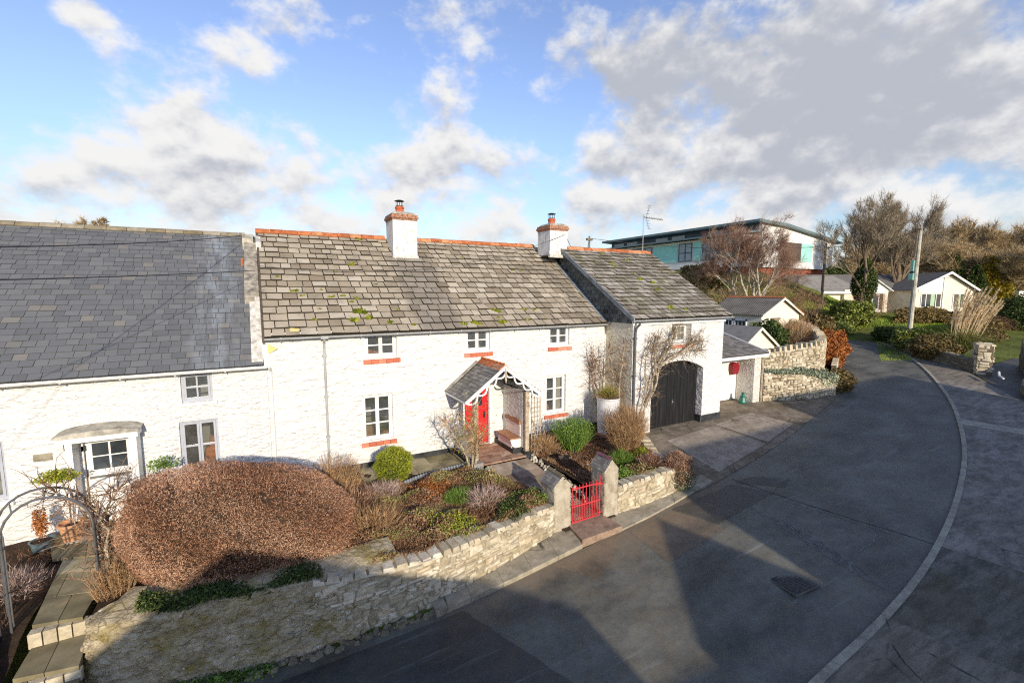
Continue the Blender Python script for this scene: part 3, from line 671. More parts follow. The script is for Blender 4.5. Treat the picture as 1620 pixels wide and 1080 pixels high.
def casement(par, x0, x1, z0, z1, y, rows=2, mat='white_smooth', sill=None, curtain=None, cols=1, lights=2, stuff=None, name='window', sub=True):
    """window of `lights` casements, each cols x rows panes, front face at y, looking to -Y"""
    b = MB(); f = .055
    b.box(x0, x1, y, y+.07, z0, z0+f); b.box(x0, x1, y, y+.07, z1-f, z1); b.box(x0, x0+f, y, y+.07, z0+f, z1-f); b.box(x1-f, x1, y, y+.07, z0+f, z1-f)
    xi0, xi1 = x0+f, x1-f; lw = (xi1-xi0)/lights
    for i in range(lights):
        a, c = xi0+i*lw+.003, xi0+(i+1)*lw-.003; s_ = .050; ya = y-.014
        b.box(a, c, ya, y+.05, z0+f+.003, z0+f+s_); b.box(a, c, ya, y+.05, z1-f-s_, z1-f-.003); b.box(a, a+s_, ya, y+.05, z0+f+s_, z1-f-s_); b.box(c-s_, c, ya, y+.05, z0+f+s_, z1-f-s_)
        for r_ in range(1, rows):
            zz = z0+f+s_+(z1-z0-2*f-2*s_)*r_/rows; b.box(a+s_, c-s_, ya+.004, y+.045, zz-.019, zz+.019)
        for q in range(1, cols):
            xx = a+s_+(c-a-2*s_)*q/cols; b.box(xx-.018, xx+.018, ya+.005, y+.044, z0+f+s_, z1-f-s_)
    w_ = b.build(name, M[mat], par)
    g = MB(); g.add([(x0+f, y+.02, z0+f), (x1-f, y+.02, z0+f), (x1-f, y+.02, z1-f), (x0+f, y+.02, z1-f)], [(0, 1, 2, 3)]); g.build('pane', M['glass'], w_)
    if curtain:
        c_ = MB()
        for (a, c) in curtain:
            n = 10; xa = x0+(x1-x0)*a; xb = x0+(x1-x0)*c; V = []
            for i in range(n+1):
                xx = xa+(xb-xa)*i/n; yy = y+.13+.018*(i % 2); V += [(xx, yy, z0), (xx, yy, z1)]
            c_.add(V, [(2*i, 2*i+2, 2*i+3, 2*i+1) for i in range(n)])
        c_.build('curtain', M['curtain'], w_)
    for st in (stuff or []):
        mt, pos = st
        for (a, c, e, g_) in pos: s_ = MB(); s_.lathe((x0+(x1-x0)*a, y+.2, z0+f), [(0, 0), (c, .0), (c*1.15, g_*.5), (c*.7, g_), (0, g_)], 8); s_.build('ornament', M[mt], w_)
    if sill:
        s_ = MB(); n = max(3, int((x1-x0+.2)/.2)); xa, xb = x0-.06, x1+.10
        for i in range(n):
            p, q = xa+(xb-xa)*i/n+.004, xa+(xb-xa)*(i+1)/n-.004
            z_ = z0-.02+rnd.uniform(-.004, .004); s_.prism([(y+.05, z_), (y-sill-.02, z_-.05), (y-sill-.025, z_-.165), (y+.05, z_-.165)], 0, p, q)
        s_.build('sill', M['brick_sill'], w_)
    return w_
def house_shell(mb, x0, x1, y0, y1, z0, ze, ridge_y=None, ridge_z=None, back=True):
    """side and back walls; gables when ridge given"""
    g = [(y0, z0), (y1, z0), (y1, ze)]
    if ridge_y: g += [(ridge_y, ridge_z)]
    g += [(y0, ze)]
    n = len(g)
    mb.add([(x0, p[0], p[1]) for p in g], [tuple(range(n))[::-1]]); mb.add([(x1, p[0], p[1]) for p in g], [tuple(range(n))])
    mb.add([(x0, y1, z0), (x1, y1, z0), (x1, y1, ze), (x0, y1, ze)], [(3, 2, 1, 0)])
def gutter(mb, x0, x1, y, z, r=.055, n=7):
    V = []
    for x in (x0, x1):
        for i in range(n+1):
            a = pi+pi*i/n; V.append((x, y+cos(a)*r, z+sin(a)*r))
        for i in range(n, -1, -1):
            a = pi+pi*i/n; V.append((x, y+cos(a)*(r-.006), z+sin(a)*(r-.006)))
    m = 2*(n+1); F = [(i, (i+1) % m, m+(i+1) % m, m+i) for i in range(m)]+[tuple(range(m)), tuple(range(m, 2*m))[::-1]]
    mb.add(V, F)
    x = x0+.4
    while x < x1:
        mb.box(x-.02, x+.02, y-r-.006, y-r+.02, z-.03, z+.02); mb.box(x-.015, x+.015, y-r, y+r, z-r-.012, z-r-.002); x += 1.05
def ridge(mb, x0, x1, y, z, tl=.45, hw=.16, hh=.11, hf=1.0):
    x = x0
    while x < x1-.05:
        xe = min(x+tl*rnd.uniform(.95, 1.05), x1); e = rnd.uniform(-.008, .008)
        prof = [(y-hw, z-hh+e), (y-hw*.45, z+.0+e), (y, z+.035+e), (y+hw*.45, z+e), (y+hw, z-hh+e), (y+hw*.9, z-hh-.02+e), (y, z-.02+e), (y-hw*.9, z-hh-.02+e)]
        mb.prism(prof, 0, x+.006, xe-.006); x = xe

# ---------------- the white cottage ----------------
Yf = 14.0
cot = thing('white_cottage', 'long white rubble cottage with red front door, open porch and mossy stone tile roof', 'cottage', (6, 14, 0))
wins = [(2.66, 3.62, 3.36, 4.09, 2), (5.93, 6.83, 3.34, 4.08, 2), (9.26, 10.18, 3.34, 4.07, 2), (2.52, 3.44, .80, 2.22, 3), (9.12, 10.04, .78, 2.22, 3)]
door = (5.84, 6.76, .07, 2.04)
mb = MB(); facade(mb, .05, 11.96, -1.2, 4.22, Yf, [w_[:4] for w_ in wins]+[door], .17)
house_shell(mb, .05, 11.96, Yf, 23.0, -1.2, 4.22, 18.5, 7.30)
mb.build('wall', M['white_rubble'], cot)
mb = MB(); mb.box(.2, 11.8, 19.0, 19.1, 0, 4.1); mb.add([(.1, 14.2, 2.55), (11.9, 14.2, 2.55), (11.9, 19, 2.55), (.1, 19, 2.55)], [(0, 1, 2, 3)]); mb.box(4.4, 4.5, 14.2, 19, 0, 4.1); mb.box(7.8, 7.9, 14.2, 19, 0, 4.1)
mb.box(2.3, 3.9, 14.5, 15.0, .0, .82); mb.build('interior', M['interior'], cot)
each('plinth', M['plinth'], cot, [lambda q: q.box(.06, 5.52, Yf-.022, Yf+.01, -.8, .13), lambda q: q.box(7.28, 11.95, Yf-.022, Yf+.01, -.8, .13)])
# roof
U = (1, 0, 0); s0 = np.array([0, 18.5-13.86, 7.42-4.14]); SL = np.linalg.norm(s0)
mb = MB(); mb.add([(.0, 13.86, 4.10), (11.86, 13.86, 4.10), (11.86, 18.5, 7.38), (0, 18.5, 7.38), (0, 23.1, 4.1), (11.86, 23.1, 4.1)], [(0, 1, 2, 3), (3, 2, 5, 4)], .0)
tiles(mb, (.02, 13.84, 4.13), U, s0, 11.82, SL, .37, .335, .024, .016, gap=.026)
mb.build('roof', M['slate_main'], cot)
roofo = cot.children[-1] if cot.children else None
each('ridge_tiles', M['terracotta'], cot, [lambda q: ridge(q, -.05, 4.42, 18.5, 7.50), lambda q: ridge(q, 5.42, 11.3, 18.5, 7.50)])
# moss cushions and one yellow lichen
def moss(parent, pts, O, Vv, name='moss'):
    O = np.array(O, float); Vv = unit(Vv); N = np.cross((1, 0, 0), Vv); r_ = random.Random(2)
    for (x, t, s_) in pts:
        b = MB(); c = O+np.array([x-O[0], 0, 0])+Vv*t+N*.045
        for q in range(9):
            cc = c+np.array([1, 0, 0])*r_.uniform(-1, 1)*s_*.8+Vv*r_.uniform(-1, 1)*s_*.45; k = s_*r_.uniform(.35, .62)
            V = [cc+N*k*.55]; n = 7
            for i in range(n):
                a = 2*pi*i/n; V.append(cc+(np.array([1, 0, 0])*cos(a)+Vv*sin(a))*k*r_.uniform(.8, 1.15)-N*.02)
            b.add(V, [(0, 1+i, 1+(i+1) % n) for i in range(n)])
        b.build('moss_cushion', M['moss'], parent)
moss(cot, [(2.86, 3.74, 0.13), (2.26, 3.2, 0.08), (0.53, 2.85, 0.09), (3.23, 3.08, 0.07), (3.44, 2.47, 0.08), (0.91, 2.1, 0.12), (1.69, 2.17, 0.05), (1.13, 1.86, 0.08), (1.92, 1.79, 0.12), (2.27, 1.85, 0.1), (2.65, 1.71, 0.09), (2.49, 1.51, 0.07), (1.53, 1.18, 0.06), (2.68, 1.05, 0.2), (2.89, 0.72, 0.13), (2.42, 0.61, 0.15), (3.83, 1.07, 0.08), (3.47, 0.44, 0.11), (1.35, 0.7, 0.08), (4.19, 0.3, 0.08), (7.39, 0.92, 0.16), (7.31, 0.49, 0.12), (7.36, 0.27, 0.14), (6.32, 0.25, 0.16), (9.62, 3.51, 0.1), (9.23, 3.59, 0.07), (7.29, 4.45, 0.09), (8.38, 0.36, 0.11), (9.17, 0.36, 0.08), (9.0, 0.91, 0.07), (8.52, 0.93, 0.1), (3.36, 5.5, 0.14), (5.88, 0.24, 0.12), (6.48, 0.18, 0.1)], (.02, 13.84, 4.13), s0)
def gold_lichen(x, t):
    b = MB(); O = np.array((.02, 13.84, 4.13)); Vv = unit(s0); N = np.cross((1, 0, 0), Vv); c = O+np.array([x, 0, 0])+Vv*t+N*.045
    V = [c+N*.01]+[c+(np.array([1, 0, 0])*cos(a)*.17+Vv*sin(a)*.09)*rnd.uniform(.6, 1.1)-N*.003 for a in np.linspace(0, 2*pi, 16)[:-1]]
    b.add(V, [(0, 1+i, 1+(i+1) % 15) for i in range(15)]); b.build('lichen_patch', M['yellow'], cot)
gold_lichen(.75, .22)
# verge, lead and gutters
mb = MB(); gutter(mb, .02, 11.95, 13.78, 4.09); mb.build('gutter', M['gutter_grey'], cot)
mb = MB(); mb.box(.06, 11.94, 13.962, 13.998, 4.11, 4.20); mb.build('eaves_board', M['white_smooth'], cot)
mb = MB()
mb.tube([(1.52, 13.80, 4.08), (1.52, 13.82, 3.98), (1.52, 13.91, 3.88), (1.52, 13.93, 3.7), (1.52, 13.93, .05)], .036, 8)
for z in (3.5, 2.3, 1.1): mb.box(1.46, 1.58, 13.90, 13.99, z, z+.05)
mb.box(1.42, 1.62, 13.72, 13.85, 4.02, 4.10); mb.build('downpipe', M['gutter_grey'], cot)
mb = MB(); mb.prism([(13.8, 4.13), (14.0, 4.28), (18.45, 7.42), (18.45, 7.3), (13.8, 3.98)], 0, -.03, .03); mb.build('verge', M['wood_dark'], cot)
mb = MB(); mb.prism([(13.86, 4.13), (18.3, 7.30), (18.3, 7.36), (13.86, 4.19)], 0, 11.72, 11.92); mb.build('lead_flashing', M['lead'], cot)
def chimney(parent, x0, x1, y0, y1, zb, zt_, potm):
    b = MB(); b.prism([(y0, zb), (y0, zt_), (y1, zt_), (y1, zb-.0), ((y0+y1)/2, zb)], 0, x0, x1)
    c = b.build('chimney', M['chim'], parent)
    b = MB(); b.box(x0-.02, x1+.02, y0-.02, y1+.02, zt_, zt_+.07); b.box(x0-.06, x1+.06, y0-.06, y1+.06, zt_+.072, zt_+.15); b.box(x0-.03, x1+.03, y0-.03, y1+.03, zt_+.152, zt_+.22); b.build('brick_band', M['brick'], c)
    b = MB(); b.add([(x0-.02, y0-.02, zt_+.222), (x1+.02, y0-.02, zt_+.222), (x1+.02, y1+.02, zt_+.222), (x0-.02, y1+.02, zt_+.222), (x0+.12, y0+.12, zt_+.33), (x1-.12, y0+.12, zt_+.33), (x1-.12, y1-.12, zt_+.33), (x0+.12, y1-.12, zt_+.33)],
                      [(0, 1, 5, 4), (1, 2, 6, 5), (2, 3, 7, 6), (3, 0, 4, 7), (4, 5, 6, 7)]); b.box(x0-.02, x1+.02, y0-.02, y1+.02, zt_+.2, zt_+.24); b.build('cap', M['cement'], c)
    cx_, cy_ = (x0+x1)/2-.05, (y0+y1)/2; z = zt_+.31
    b = MB(); b.lathe((cx_, cy_, z), [(.17, 0), (.155, .03), (.15, .16), (.175, .19), (.18, .235), (.15, .26), (.12, .26), (.12, .1)], 20); b.build('chimney_pot', M[potm], c)
    b = MB(); b.lathe((cx_, cy_, z+.24), [(.13, 0), (.14, .02), (.14, .05), (.10, .05)], 16)
    for k in range(10):
        a = k*.628; b.tube([(cx_+.13*cos(a), cy_+.13*sin(a), z+.28), (cx_+.13*cos(a), cy_+.13*sin(a), z+.48)], .006, 4)
    b.lathe((cx_, cy_, z+.47), [(0.0, .045), (.10, .035), (.19, .0), (.185, -.01), (0, .012)], 18); b.build('cowl', M['black'], c)
    b = MB(); b.prism([(y0-.03, zb-.02), (y0-.03, zb+.16), (y0+.1, zb+.16), (y0+.3, zb+.02)], 0, x0-.04, x1+.04); b.box(x0-.1, x1+.1, y0-.16, y0-.03, zb-.13, zb-.0); b.build('flashing', M['mortar_white'], c)
    return c
def chim_mat():
    t = NT('flaking white chimney paint', .9, .15); v = t.scl((3, 3, 1.0))
    n = t.noise(2.6, 9, .75, v); c = t.ramp(n, [(.34, (.36, .34, .30)), (.46, (.64, .63, .60)), (.6, (.76, .755, .73))])
    return t.fin(c, t.bump(n, .5, .02))
M['chim'] = chim_mat()
M['potm'] = flat('red clay chimney pot', (.50, .13, .06), .8, .2, .25, 10)
chimney(cot, 4.46, 5.38, 17.35, 18.35, 6.55, 8.02, 'potm')
chimney(cot, 11.18, 12.10, 16.9, 17.9, 6.95, 8.0, 'potm')
# windows
cfg = [dict(stuff=[('orange_lamp', [(.18, .10, 0, .16), (.33, .08, 0, .12), (.42, .05, 0, .1)]), ('green_obj', [(.62, .03, 0, .09)])], curtain=[(.90, .98)]),
       dict(stuff=[('planter', [(.22, .05, 0, .16)]), ('green_obj', [(.7, .05, 0, .12)])], curtain=None),
       dict(stuff=[('planter', [(.25, .08, 0, .18)])], curtain=[(.55, .72)]),
       dict(stuff=[('wood_brown', [(.25, .14, 0, .35), (.8, .12, 0, .12)])], curtain=[(.02, .12)]),
       dict(stuff=[('green_obj', [(.15, .09, 0, .3)]), ('orange_lamp', [(.3, .06, 0, .24)])], curtain=[(.52, .98)])]
for w_, k in zip(wins, cfg): casement(cot, w_[0], w_[1], w_[2], w_[3], Yf+.10, w_[4], sill=.13, **k)
for (a, c, z) in ((2.28, 3.72, 2.235), (8.86, 10.38, 2.235)):
    mb = MB(); mb.prism([(a, z), (c, z), (c-.10, z+.24), (a+.10, z+.24)], 1, 13.955, 14.02); mb.build('lintel', M['lintel'], cot)
# front door
b = MB(); b.box(5.86, 6.74, 14.10, 14.15, .09, 1.10); b.box(5.86, 6.74, 14.095, 14.15, 1.112, 2.02)
b.box(5.93, 6.67, 14.085, 14.10, .16, .98); b.box(6.12, 6.22, 14.08, 14.095, 1.18, 1.92); b.box(6.64, 6.71, 14.08, 14.095, 1.18, 1.92)
dr = b.build('front_door', M['red_paint'], cot)
b = MB(); b.box(6.30, 6.56, 14.078, 14.094, 1.42, 1.86); b.build('pane', M['glass_dark'], dr)
b = MB(); b.tube([(6.63, 14.06, 1.02), (6.63, 14.06, 1.10)], .018, 8); b.box(6.60, 6.66, 14.07, 14.098, .98, 1.2); b.build('handle', M['black'], dr)
b = MB(); b.box(6.765, 6.86, 13.93, 14.01, .05, 2.12); b.box(5.74, 5.835, 13.93, 14.01, .05, 2.12); b.box(5.835, 6.765, 13.93, 14.01, 2.045, 2.12); b.build('door_frame', M['white_smooth'], cot)
# porch
px0, px1, pxm, pyf, pze, pzr = 5.20, 7.80, 6.50, 12.25, 2.10, 3.05
mb = MB()
sl = np.array([pxm-px0, 0, pzr-pze]); sL = np.linalg.norm(sl); sr = np.array([pxm-px1, 0, pzr-pze])
mb.add([(px0, pyf+.03, pze), (px0, 13.98, pze), (pxm, 13.98, pzr), (pxm, pyf+.03, pzr)], [(3, 2, 1, 0)], .0); mb.add([(px1, pyf+.03, pze), (px1, 13.98, pze), (pxm, 13.98, pzr), (pxm, pyf+.03, pzr)], [(0, 1, 2, 3)], .0)
tiles(mb, (px0-.03, 13.98, pze), (0, -1, 0), sl, 1.72, sL, .24, .135, .010, .006)
tiles(mb, (px1+.03, pyf+.03, pze), (0, 1, 0), sr, 1.72, sL, .24, .135, .010, .006)
porch = mb.build('porch', M['slate_small'], cot)
each('eaves_board', M['white_smooth'], porch, [lambda q: q.prism([(px0-.04, pze-.02), (px0-.02, pze-.10), (px0+.05, pze-.10), (px0+.05, pze-.0)], 1, pyf+.03, 13.97),
    lambda q: q.prism([(px1+.04, pze-.02), (px1+.02, pze-.10), (px1-.05, pze-.10), (px1-.05, pze-.0)], 1, pyf+.03, 13.97)])
b = MB(); y = pyf+.02
while y < 13.9:   # red ridge tiles with a serrated crest
    b.prism([(pxm-.20, pzr-.10), (pxm, pzr+.055), (pxm+.20, pzr-.10), (pxm+.19, pzr-.12), (pxm, pzr+.02), (pxm-.19, pzr-.12)], 1, y+.004, min(y+.28, 13.95))
    for k in range(3): b.lathe((pxm, y+.045+k*.09, pzr+.05), [(.0, 0), (.03, .0), (.034, .025), (.02, .05), (0, .055)], 8)
    y += .285
b.build('ridge_tiles', M['terracotta'], porch)
b = MB(); b.prism([(px0-.04, pze+.02), (px0+.04, pze+.10), (pxm-.22, pzr-.02), (pxm-.24, pzr-.06)], 1, 13.80, 13.96); b.build('flashing', M['cement'], porch)
b = MB()
for sgn, xe in ((-1, px0), (1, px1)):
    ux = np.array([xe-pxm, 0, pze-pzr]); Lr = np.linalg.norm(ux); ux /= Lr; nn = np.array([-ux[2]*sgn, 0, ux[0]*sgn]); nn = nn if nn[2] > 0 else -nn
    top = np.array([pxm, pyf, pzr+.02]); P = [top, top+ux*(Lr+.06), top+ux*(Lr+.06)-nn*.11, top-nn*.11]; P[3][0] = pxm; P[3][2] -= .03
    V = [tuple(p) for p in P]+[(p[0], p[1]+.03, p[2]) for p in P]; b.add(V, [(0, 1, 2, 3), (7, 6, 5, 4), (0, 4, 5, 1), (1, 5, 6, 2), (2, 6, 7, 3), (3, 7, 4, 0)])
    m = 46; n_sc = 4.0; prev = None
    for i in range(m+1):       # the scalloped ribbon hanging under the board
        t = i/m; off = .11+.12*abs(sin(pi*n_sc*t)); c_ = top+ux*(.06+t*(Lr-.02))-nn*off
        if prev is not None: b.bar(prev, c_, .045, .048)
        prev = c_
b.build('bargeboard', M['white_smooth'], porch)
b = MB(); b.prism([(pxm-.03, 2.62), (pxm, 2.52), (pxm+.03, 2.62), (pxm+.03, 2.9), (pxm, 3.0), (pxm-.03, 2.9)], 1, pyf-.05, pyf-.02); b.build('finial', M['wood_pale'], porch)
for x in (5.58, 7.40):
    b = MB(); b.box(x-.07, x+.07, 12.42, 12.56, .14, 2.14); b.build('post', M['wood_pale'], porch)
    b = MB(); b.box(x-.13, x+.13, 12.36, 12.62, -.35, .15); b.build('plinth_block', M['plinth'], porch)
each('side_wall', M['white_rough'], porch, [lambda q: q.box(7.33, 7.47, 12.62, 13.99, .22, 2.12), lambda q: q.box(5.50, 5.64, 12.62, 13.99, .16, .92)])
each('plinth', M['plinth'], porch, [lambda q: q.box(6.98, 7.51, 12.64, 13.985, -.4, .218), lambda q: q.box(5.46, 5.68, 12.62, 13.985, -.4, .162)])
b = MB(); b.box(6.93, 7.32, 12.72, 13.75, .50, .54); b.box(7.26, 7.325, 12.72, 13.75, .98, 1.06); b.prism([(12.72, 1.05), (13.75, 1.05), (13.75, 1.12), (13.4, 1.10), (13.0, 1.16), (12.72, 1.12)], 0, 7.28, 7.31); b.build('bench_seat', M['wood_brown'], porch)
b = MB(); b.prism([(12.74, .22), (13.72, .22), (13.72, .499), (12.74, .499)], 0, 6.99, 7.01); b.prism([(6.93, .5), (7.0, .3), (7.12, .2), (7.32, .18), (7.32, .5)], 1, 12.72, 12.75); b.prism([(6.93, .5), (7.0, .3), (7.12, .2), (7.32, .18), (7.32, .5)], 1, 13.71, 13.74)
b.box(7.30, 7.325, 12.74, 13.73, .56, .97); b.build('bench_panel', M['lintel'], porch)
# right end: small bits
b = MB(); b.add([(.10, 13.97, 3.93), (.34, 13.90, 3.80), (.10, 13.97, 3.66), (.10, 13.99, 3.93), (.34, 13.93, 3.80), (.10, 13.99, 3.66)], [(2, 1, 0), (3, 4, 5), (0, 1, 4, 3), (1, 2, 5, 4), (2, 0, 3, 5)]); b.build('alarm_box', M['yellow'], cot)

# porch tiles, patio and path down to the gate (one walkable surface per bed of paving)
def paving(name, outline, mat, zf, size=(.42, .3), rot=0.0, kind='structure', gap=.012, th=.05):
    """flags clipped to a quad: outline a,b,c,d as a bilinear patch"""
    a, b_, c, d = [np.array(p, float) for p in outline]; mb = MB(); r_ = random.Random(4)
    LU = np.linalg.norm(b_-a); LV = np.linalg.norm(d-a); nv = max(1, int(LV/size[1]))
    def pt(u, v): p = (a*(1-u)+b_*u)*(1-v)+(d*(1-u)+c*u)*v; return p
    for j in range(nv):
        u = 0.0; first = True
        while u < .999:
            du = size[0]*r_.uniform(.7, 1.4)/LU*(.5 if first and j % 2 else 1); first = False
            u1 = min(1, u+du); u1 = 1 if 1-u1 < .15*size[0]/LU else u1
            g = gap/LU*.5; gv = gap/LV*.5; dz = r_.uniform(-.006, .006)
            P = [pt(u+g, j/nv+gv), pt(u1-g, j/nv+gv), pt(u1-g, (j+1)/nv-gv), pt(u+g, (j+1)/nv-gv)]
            P = [(p[0], p[1], zf(*p)+dz) for p in P]; n_ = np.cross(np.array(P[1])-P[0], np.array(P[2])-P[0])
            if n_[2] < 0: P = P[::-1]
            mb.slab(P, th); u = u1
    o = mb.build(name, M[mat]); o['kind'] = kind; return o
zp = lambda x, y: np.interp(y, [9.1, 9.9, 10.4, 11.4, 12.4], [-.66, -.60, -.42, -.22, .0])
paving('porch_floor', [(5.66, 12.3), (7.30, 12.3), (7.30, 14.05), (5.66, 14.05)], 'quarry', lambda x, y: .055, (.42, .16))
paving('garden_path', [(6.88, 9.25), (7.78, 9.25), (7.35, 12.3), (5.85, 12.3)], 'path_flag', zp, (.45, .3))
mk('path_bed', [(6.5, 9.0, -.74), (8.2, 9.0, -.74), (8.3, 9.9, -.66), (6.3, 9.9, -.66), (8.1, 11.4, -.28), (5.7, 11.4, -.28), (7.9, 12.4, -.07), (5.5, 12.4, -.07)], [(0, 1, 2, 3), (3, 2, 4, 5), (5, 4, 6, 7)], M['soil'], kind='structure')
paving('patio', [(2.3, 12.75), (5.42, 12.75), (5.42, 13.97), (2.3, 13.97)], 'flag', lambda x, y: -.02, (.6, .55))

# ---------------- garage wing ----------------
gar = thing('garage_wing', 'white rubble garage wing with black arched boarded door under a mossy tiled roof', 'garage', (14.5, 12.5, 0))
GX0, GX1, GY = 11.96, 17.08, 12.5
gwin = (13.98, 15.10, 3.32, 4.07); gdoor = (12.98, 15.92, -.5, 2.62)
mb = MB(); facade(mb, GX0, GX1, -1.0, 4.36, GY, [gwin, gdoor], .34)
n = 14; ar = [(12.98+(15.92-12.98)*i/n, 2.22+.40*(1-((i/n)*2-1)**2)) for i in range(n+1)]
for (p, q) in zip(ar[:-1], ar[1:]): mb.add([(p[0], GY-.0005, p[1]), (q[0], GY-.0005, q[1]), (q[0], GY-.0005, 2.622), (p[0], GY-.0005, 2.622), (p[0], GY+.34, p[1]), (q[0], GY+.34, q[1])], [(0, 1, 2, 3), (4, 5, 1, 0)])
mb.add([(GX1, GY, -1), (GX1, 18, -1), (GX1, 22, -1), (GX1, 22, 4.3), (GX1, 17.0, 7.2), (GX1, GY, 4.36)], [(0, 1, 2, 3, 4, 5)])
mb.add([(GX0, 22, -1), (GX1, 22, -1), (GX1, 22, 4.3), (GX0, 22, 4.3)], [(3, 2, 1, 0)])
mb.build('wall', M['white_rubble'], gar)
mb = MB(); mb.add([(GX0-.002, GY+.001, -1), (GX0-.002, 14.0, -1), (GX0-.002, 14.0, 4.18), (GX0-.002, GY+.001, 4.18)], [(3, 2, 1, 0)]); mb.build('side_wall', M['cream_side'], gar)
mb = MB(); mb.add([(GX0, GY, 4.18), (GX0, 17.0, 4.18), (GX0, 17.0, 7.2), (GX0, GY, 4.40)], [(3, 2, 1, 0)], .1)
kr = (7.27-4.40)/(17-12.3)
b2 = MB(); r_ = random.Random(8)
for j in range(20):
    z = 4.17+j*.155; y = 12.5+(-.1 if j % 2 else 0)
    while y < 17:
        yc = y+.13; ztop = 4.40+kr*(yc-12.3)-.10; zlow = 4.16 if yc < 14 else 4.14+(yc-13.86)*s0[2]/s0[1]-.05
        if zlow-.1 < z and z+.12 < ztop:
            mb.add([(GX0-.03, y+.27, z), (GX0-.03, y+.01, z), (GX0-.008, y+.01, z+.17), (GX0-.008, y+.27, z+.17), (GX0-.01, y+.27, z), (GX0-.01, y+.01, z)], [(0, 1, 2, 3), (4, 5, 1, 0)], r_.random())
        y += .28
mb.build('slate_hung_cheek', M['slate_cheek'], gar)
sg = np.array([0, 17.0-12.25, 7.25-4.36]); SG = np.linalg.norm(sg)
mb = MB(); mb.add([(11.80, 12.25, 4.33), (17.22, 12.25, 4.33), (17.22, 17.0, 7.22), (11.80, 17.0, 7.22), (11.8, 22.2, 4.2), (17.22, 22.2, 4.2)], [(0, 1, 2, 3), (3, 2, 5, 4)], .0)
tiles(mb, (11.80, 12.22, 4.36), U, sg, 5.43, SG, .33, .29, .024, .018, gap=.024); mb.build('roof', M['slate_garage'], gar)
mb = MB(); ridge(mb, 12.12, 17.2, 17.0, 7.33, .45); mb.build('ridge_tiles', M['terracotta'], gar)
moss(gar, [(14.15, 0.68, 0.16), (14.47, 1.94, 0.1), (13.76, 4.26, 0.12), (13.72, 3.97, 0.14), (14.98, 4.65, 0.1), (14.34, 2.88, 0.13), (14.87, 2.62, 0.16), (14.79, 2.09, 0.12), (14.83, 0.53, 0.1), (14.33, 3.32, 0.1), (13.85, 5.18, 0.1), (16.87, 3.54, 0.08), (16.34, 3.63, 0.1)], (11.80, 12.22, 4.36), sg)
each('verge_board', M['lead'], gar, [lambda q: q.prism([(12.24, 4.22), (12.24, 4.40), (16.95, 7.28), (16.95, 7.10)], 0, 11.74, 11.80), lambda q: q.prism([(12.24, 4.22), (12.24, 4.36), (16.95, 7.24), (16.95, 7.08)], 0, 17.22, 17.26)])
mb = MB(); gutter(mb, 11.85, 17.25, 12.19, 4.31); mb.build('gutter', M['gutter_grey'], gar)
mb = MB(); mb.box(11.9, 17.12, 12.44, 12.499, 4.10, 4.36); mb.build('eaves_board', M['white_smooth'], gar)
mb = MB(); mb.tube([(12.02, 12.2, 4.28), (12.02, 12.22, 4.16), (12.02, 12.38, 4.02), (12.02, 12.42, 3.86), (12.02, 12.42, -.1)], .045, 8)
for z in (3.6, 2.2, .9): mb.box(11.96, 12.08, 12.38, 12.499, z, z+.06)
mb.build('downpipe', M['gutter_dark'], gar)
casement(gar, gwin[0], gwin[1], gwin[2], gwin[3], GY+.27, 2, sill=.30, curtain=[(.5, .95)])
# boarded door
b = MB(); n = 15; wd = (15.9-13.0)/n
for i in range(n):
    a, c = 13.0+i*wd+.004, 13.0+(i+1)*wd-.004; f = lambda x: 2.20+.40*(1-(((x-12.98)/2.94)*2-1)**2)
    b.prism([(a, -.45), (c, -.45), (c, f(c)+.03), (a, f(a)+.03)], 1, GY+.29+rnd.uniform(-.003, .003), GY+.33)
b.box(14.30, 14.40, GY+.262, GY+.286, 2.2, 2.6)
gd = b.build('garage_door', M['black_boards'], gar)
b = MB(); b.tube([(14.45, GY+.24, .82), (14.45, GY+.22, .88), (14.45, GY+.24, .96)], .015, 6); b.box(14.42, 14.48, GY+.255, GY+.287, .80, 1.0); b.build('handle', M['metal'], gd)
b = MB(); b.box(15.925, 17.11, GY-.03, GY+.005, -.9, .20); b.box(17.082, 17.115, GY+.006, 14.6, -.9, .20); b.box(15.86, 15.918, GY+.01, GY+.3, -.5, .20); b.build('plinth', M['plinth'], gar)
b = MB(); b.box(12.0, 17.0, 17.0, 17.1, 0, 4); b.add([(12, 12.9, 2.75), (17, 12.9, 2.75), (17, 17, 2.75), (12, 17, 2.75)], [(0, 1, 2, 3)]); b.build('interior', M['interior'], gar)

# ---------------- left cottage ----------------
lc = thing('slate_cottage', 'white roughcast cottage with smooth blue grey slate roof at the left', 'cottage', (-6, 14, 0))
lw = [(-1.90, -1.22, 2.52, 3.28), (-2.0, -1.16, .68, 2.04), (-6.3, -5.18, .72, 2.06)]
ldoor = (-3.86, -2.94, -.25, 1.86)
mb = MB(); facade(mb, -16, .045, -1.4, 3.42, 14.0, lw+[ldoor], .16); house_shell(mb, -16, .045, 14.0, 23.2, -1.4, 3.42, 18.6, 7.05); mb.build('wall', M['white_rough'], lc)
sl_ = np.array([0, 18.6-13.8, 7.27-3.40]); SLL = np.linalg.norm(sl_)
mb = MB(); mb.add([(-16, 13.8, 3.38), (-.02, 13.8, 3.38), (-.02, 18.6, 7.24), (-16, 18.6, 7.24), (-16, 23.4, 3.4), (-.02, 23.4, 3.4)], [(0, 1, 2, 3), (3, 2, 5, 4)], .0)
tiles(mb, (-14.2, 13.77, 3.40), U, sl_, 14.16, SLL, .27, .215, .008, .006, gap=.008); mb.build('roof', M['slate_left'], lc)
mb = MB(); ridge(mb, -16, -.35, 18.6, 7.33, .5, .14, .09); mb.build('ridge_tiles', M['slate_ridge'], lc)
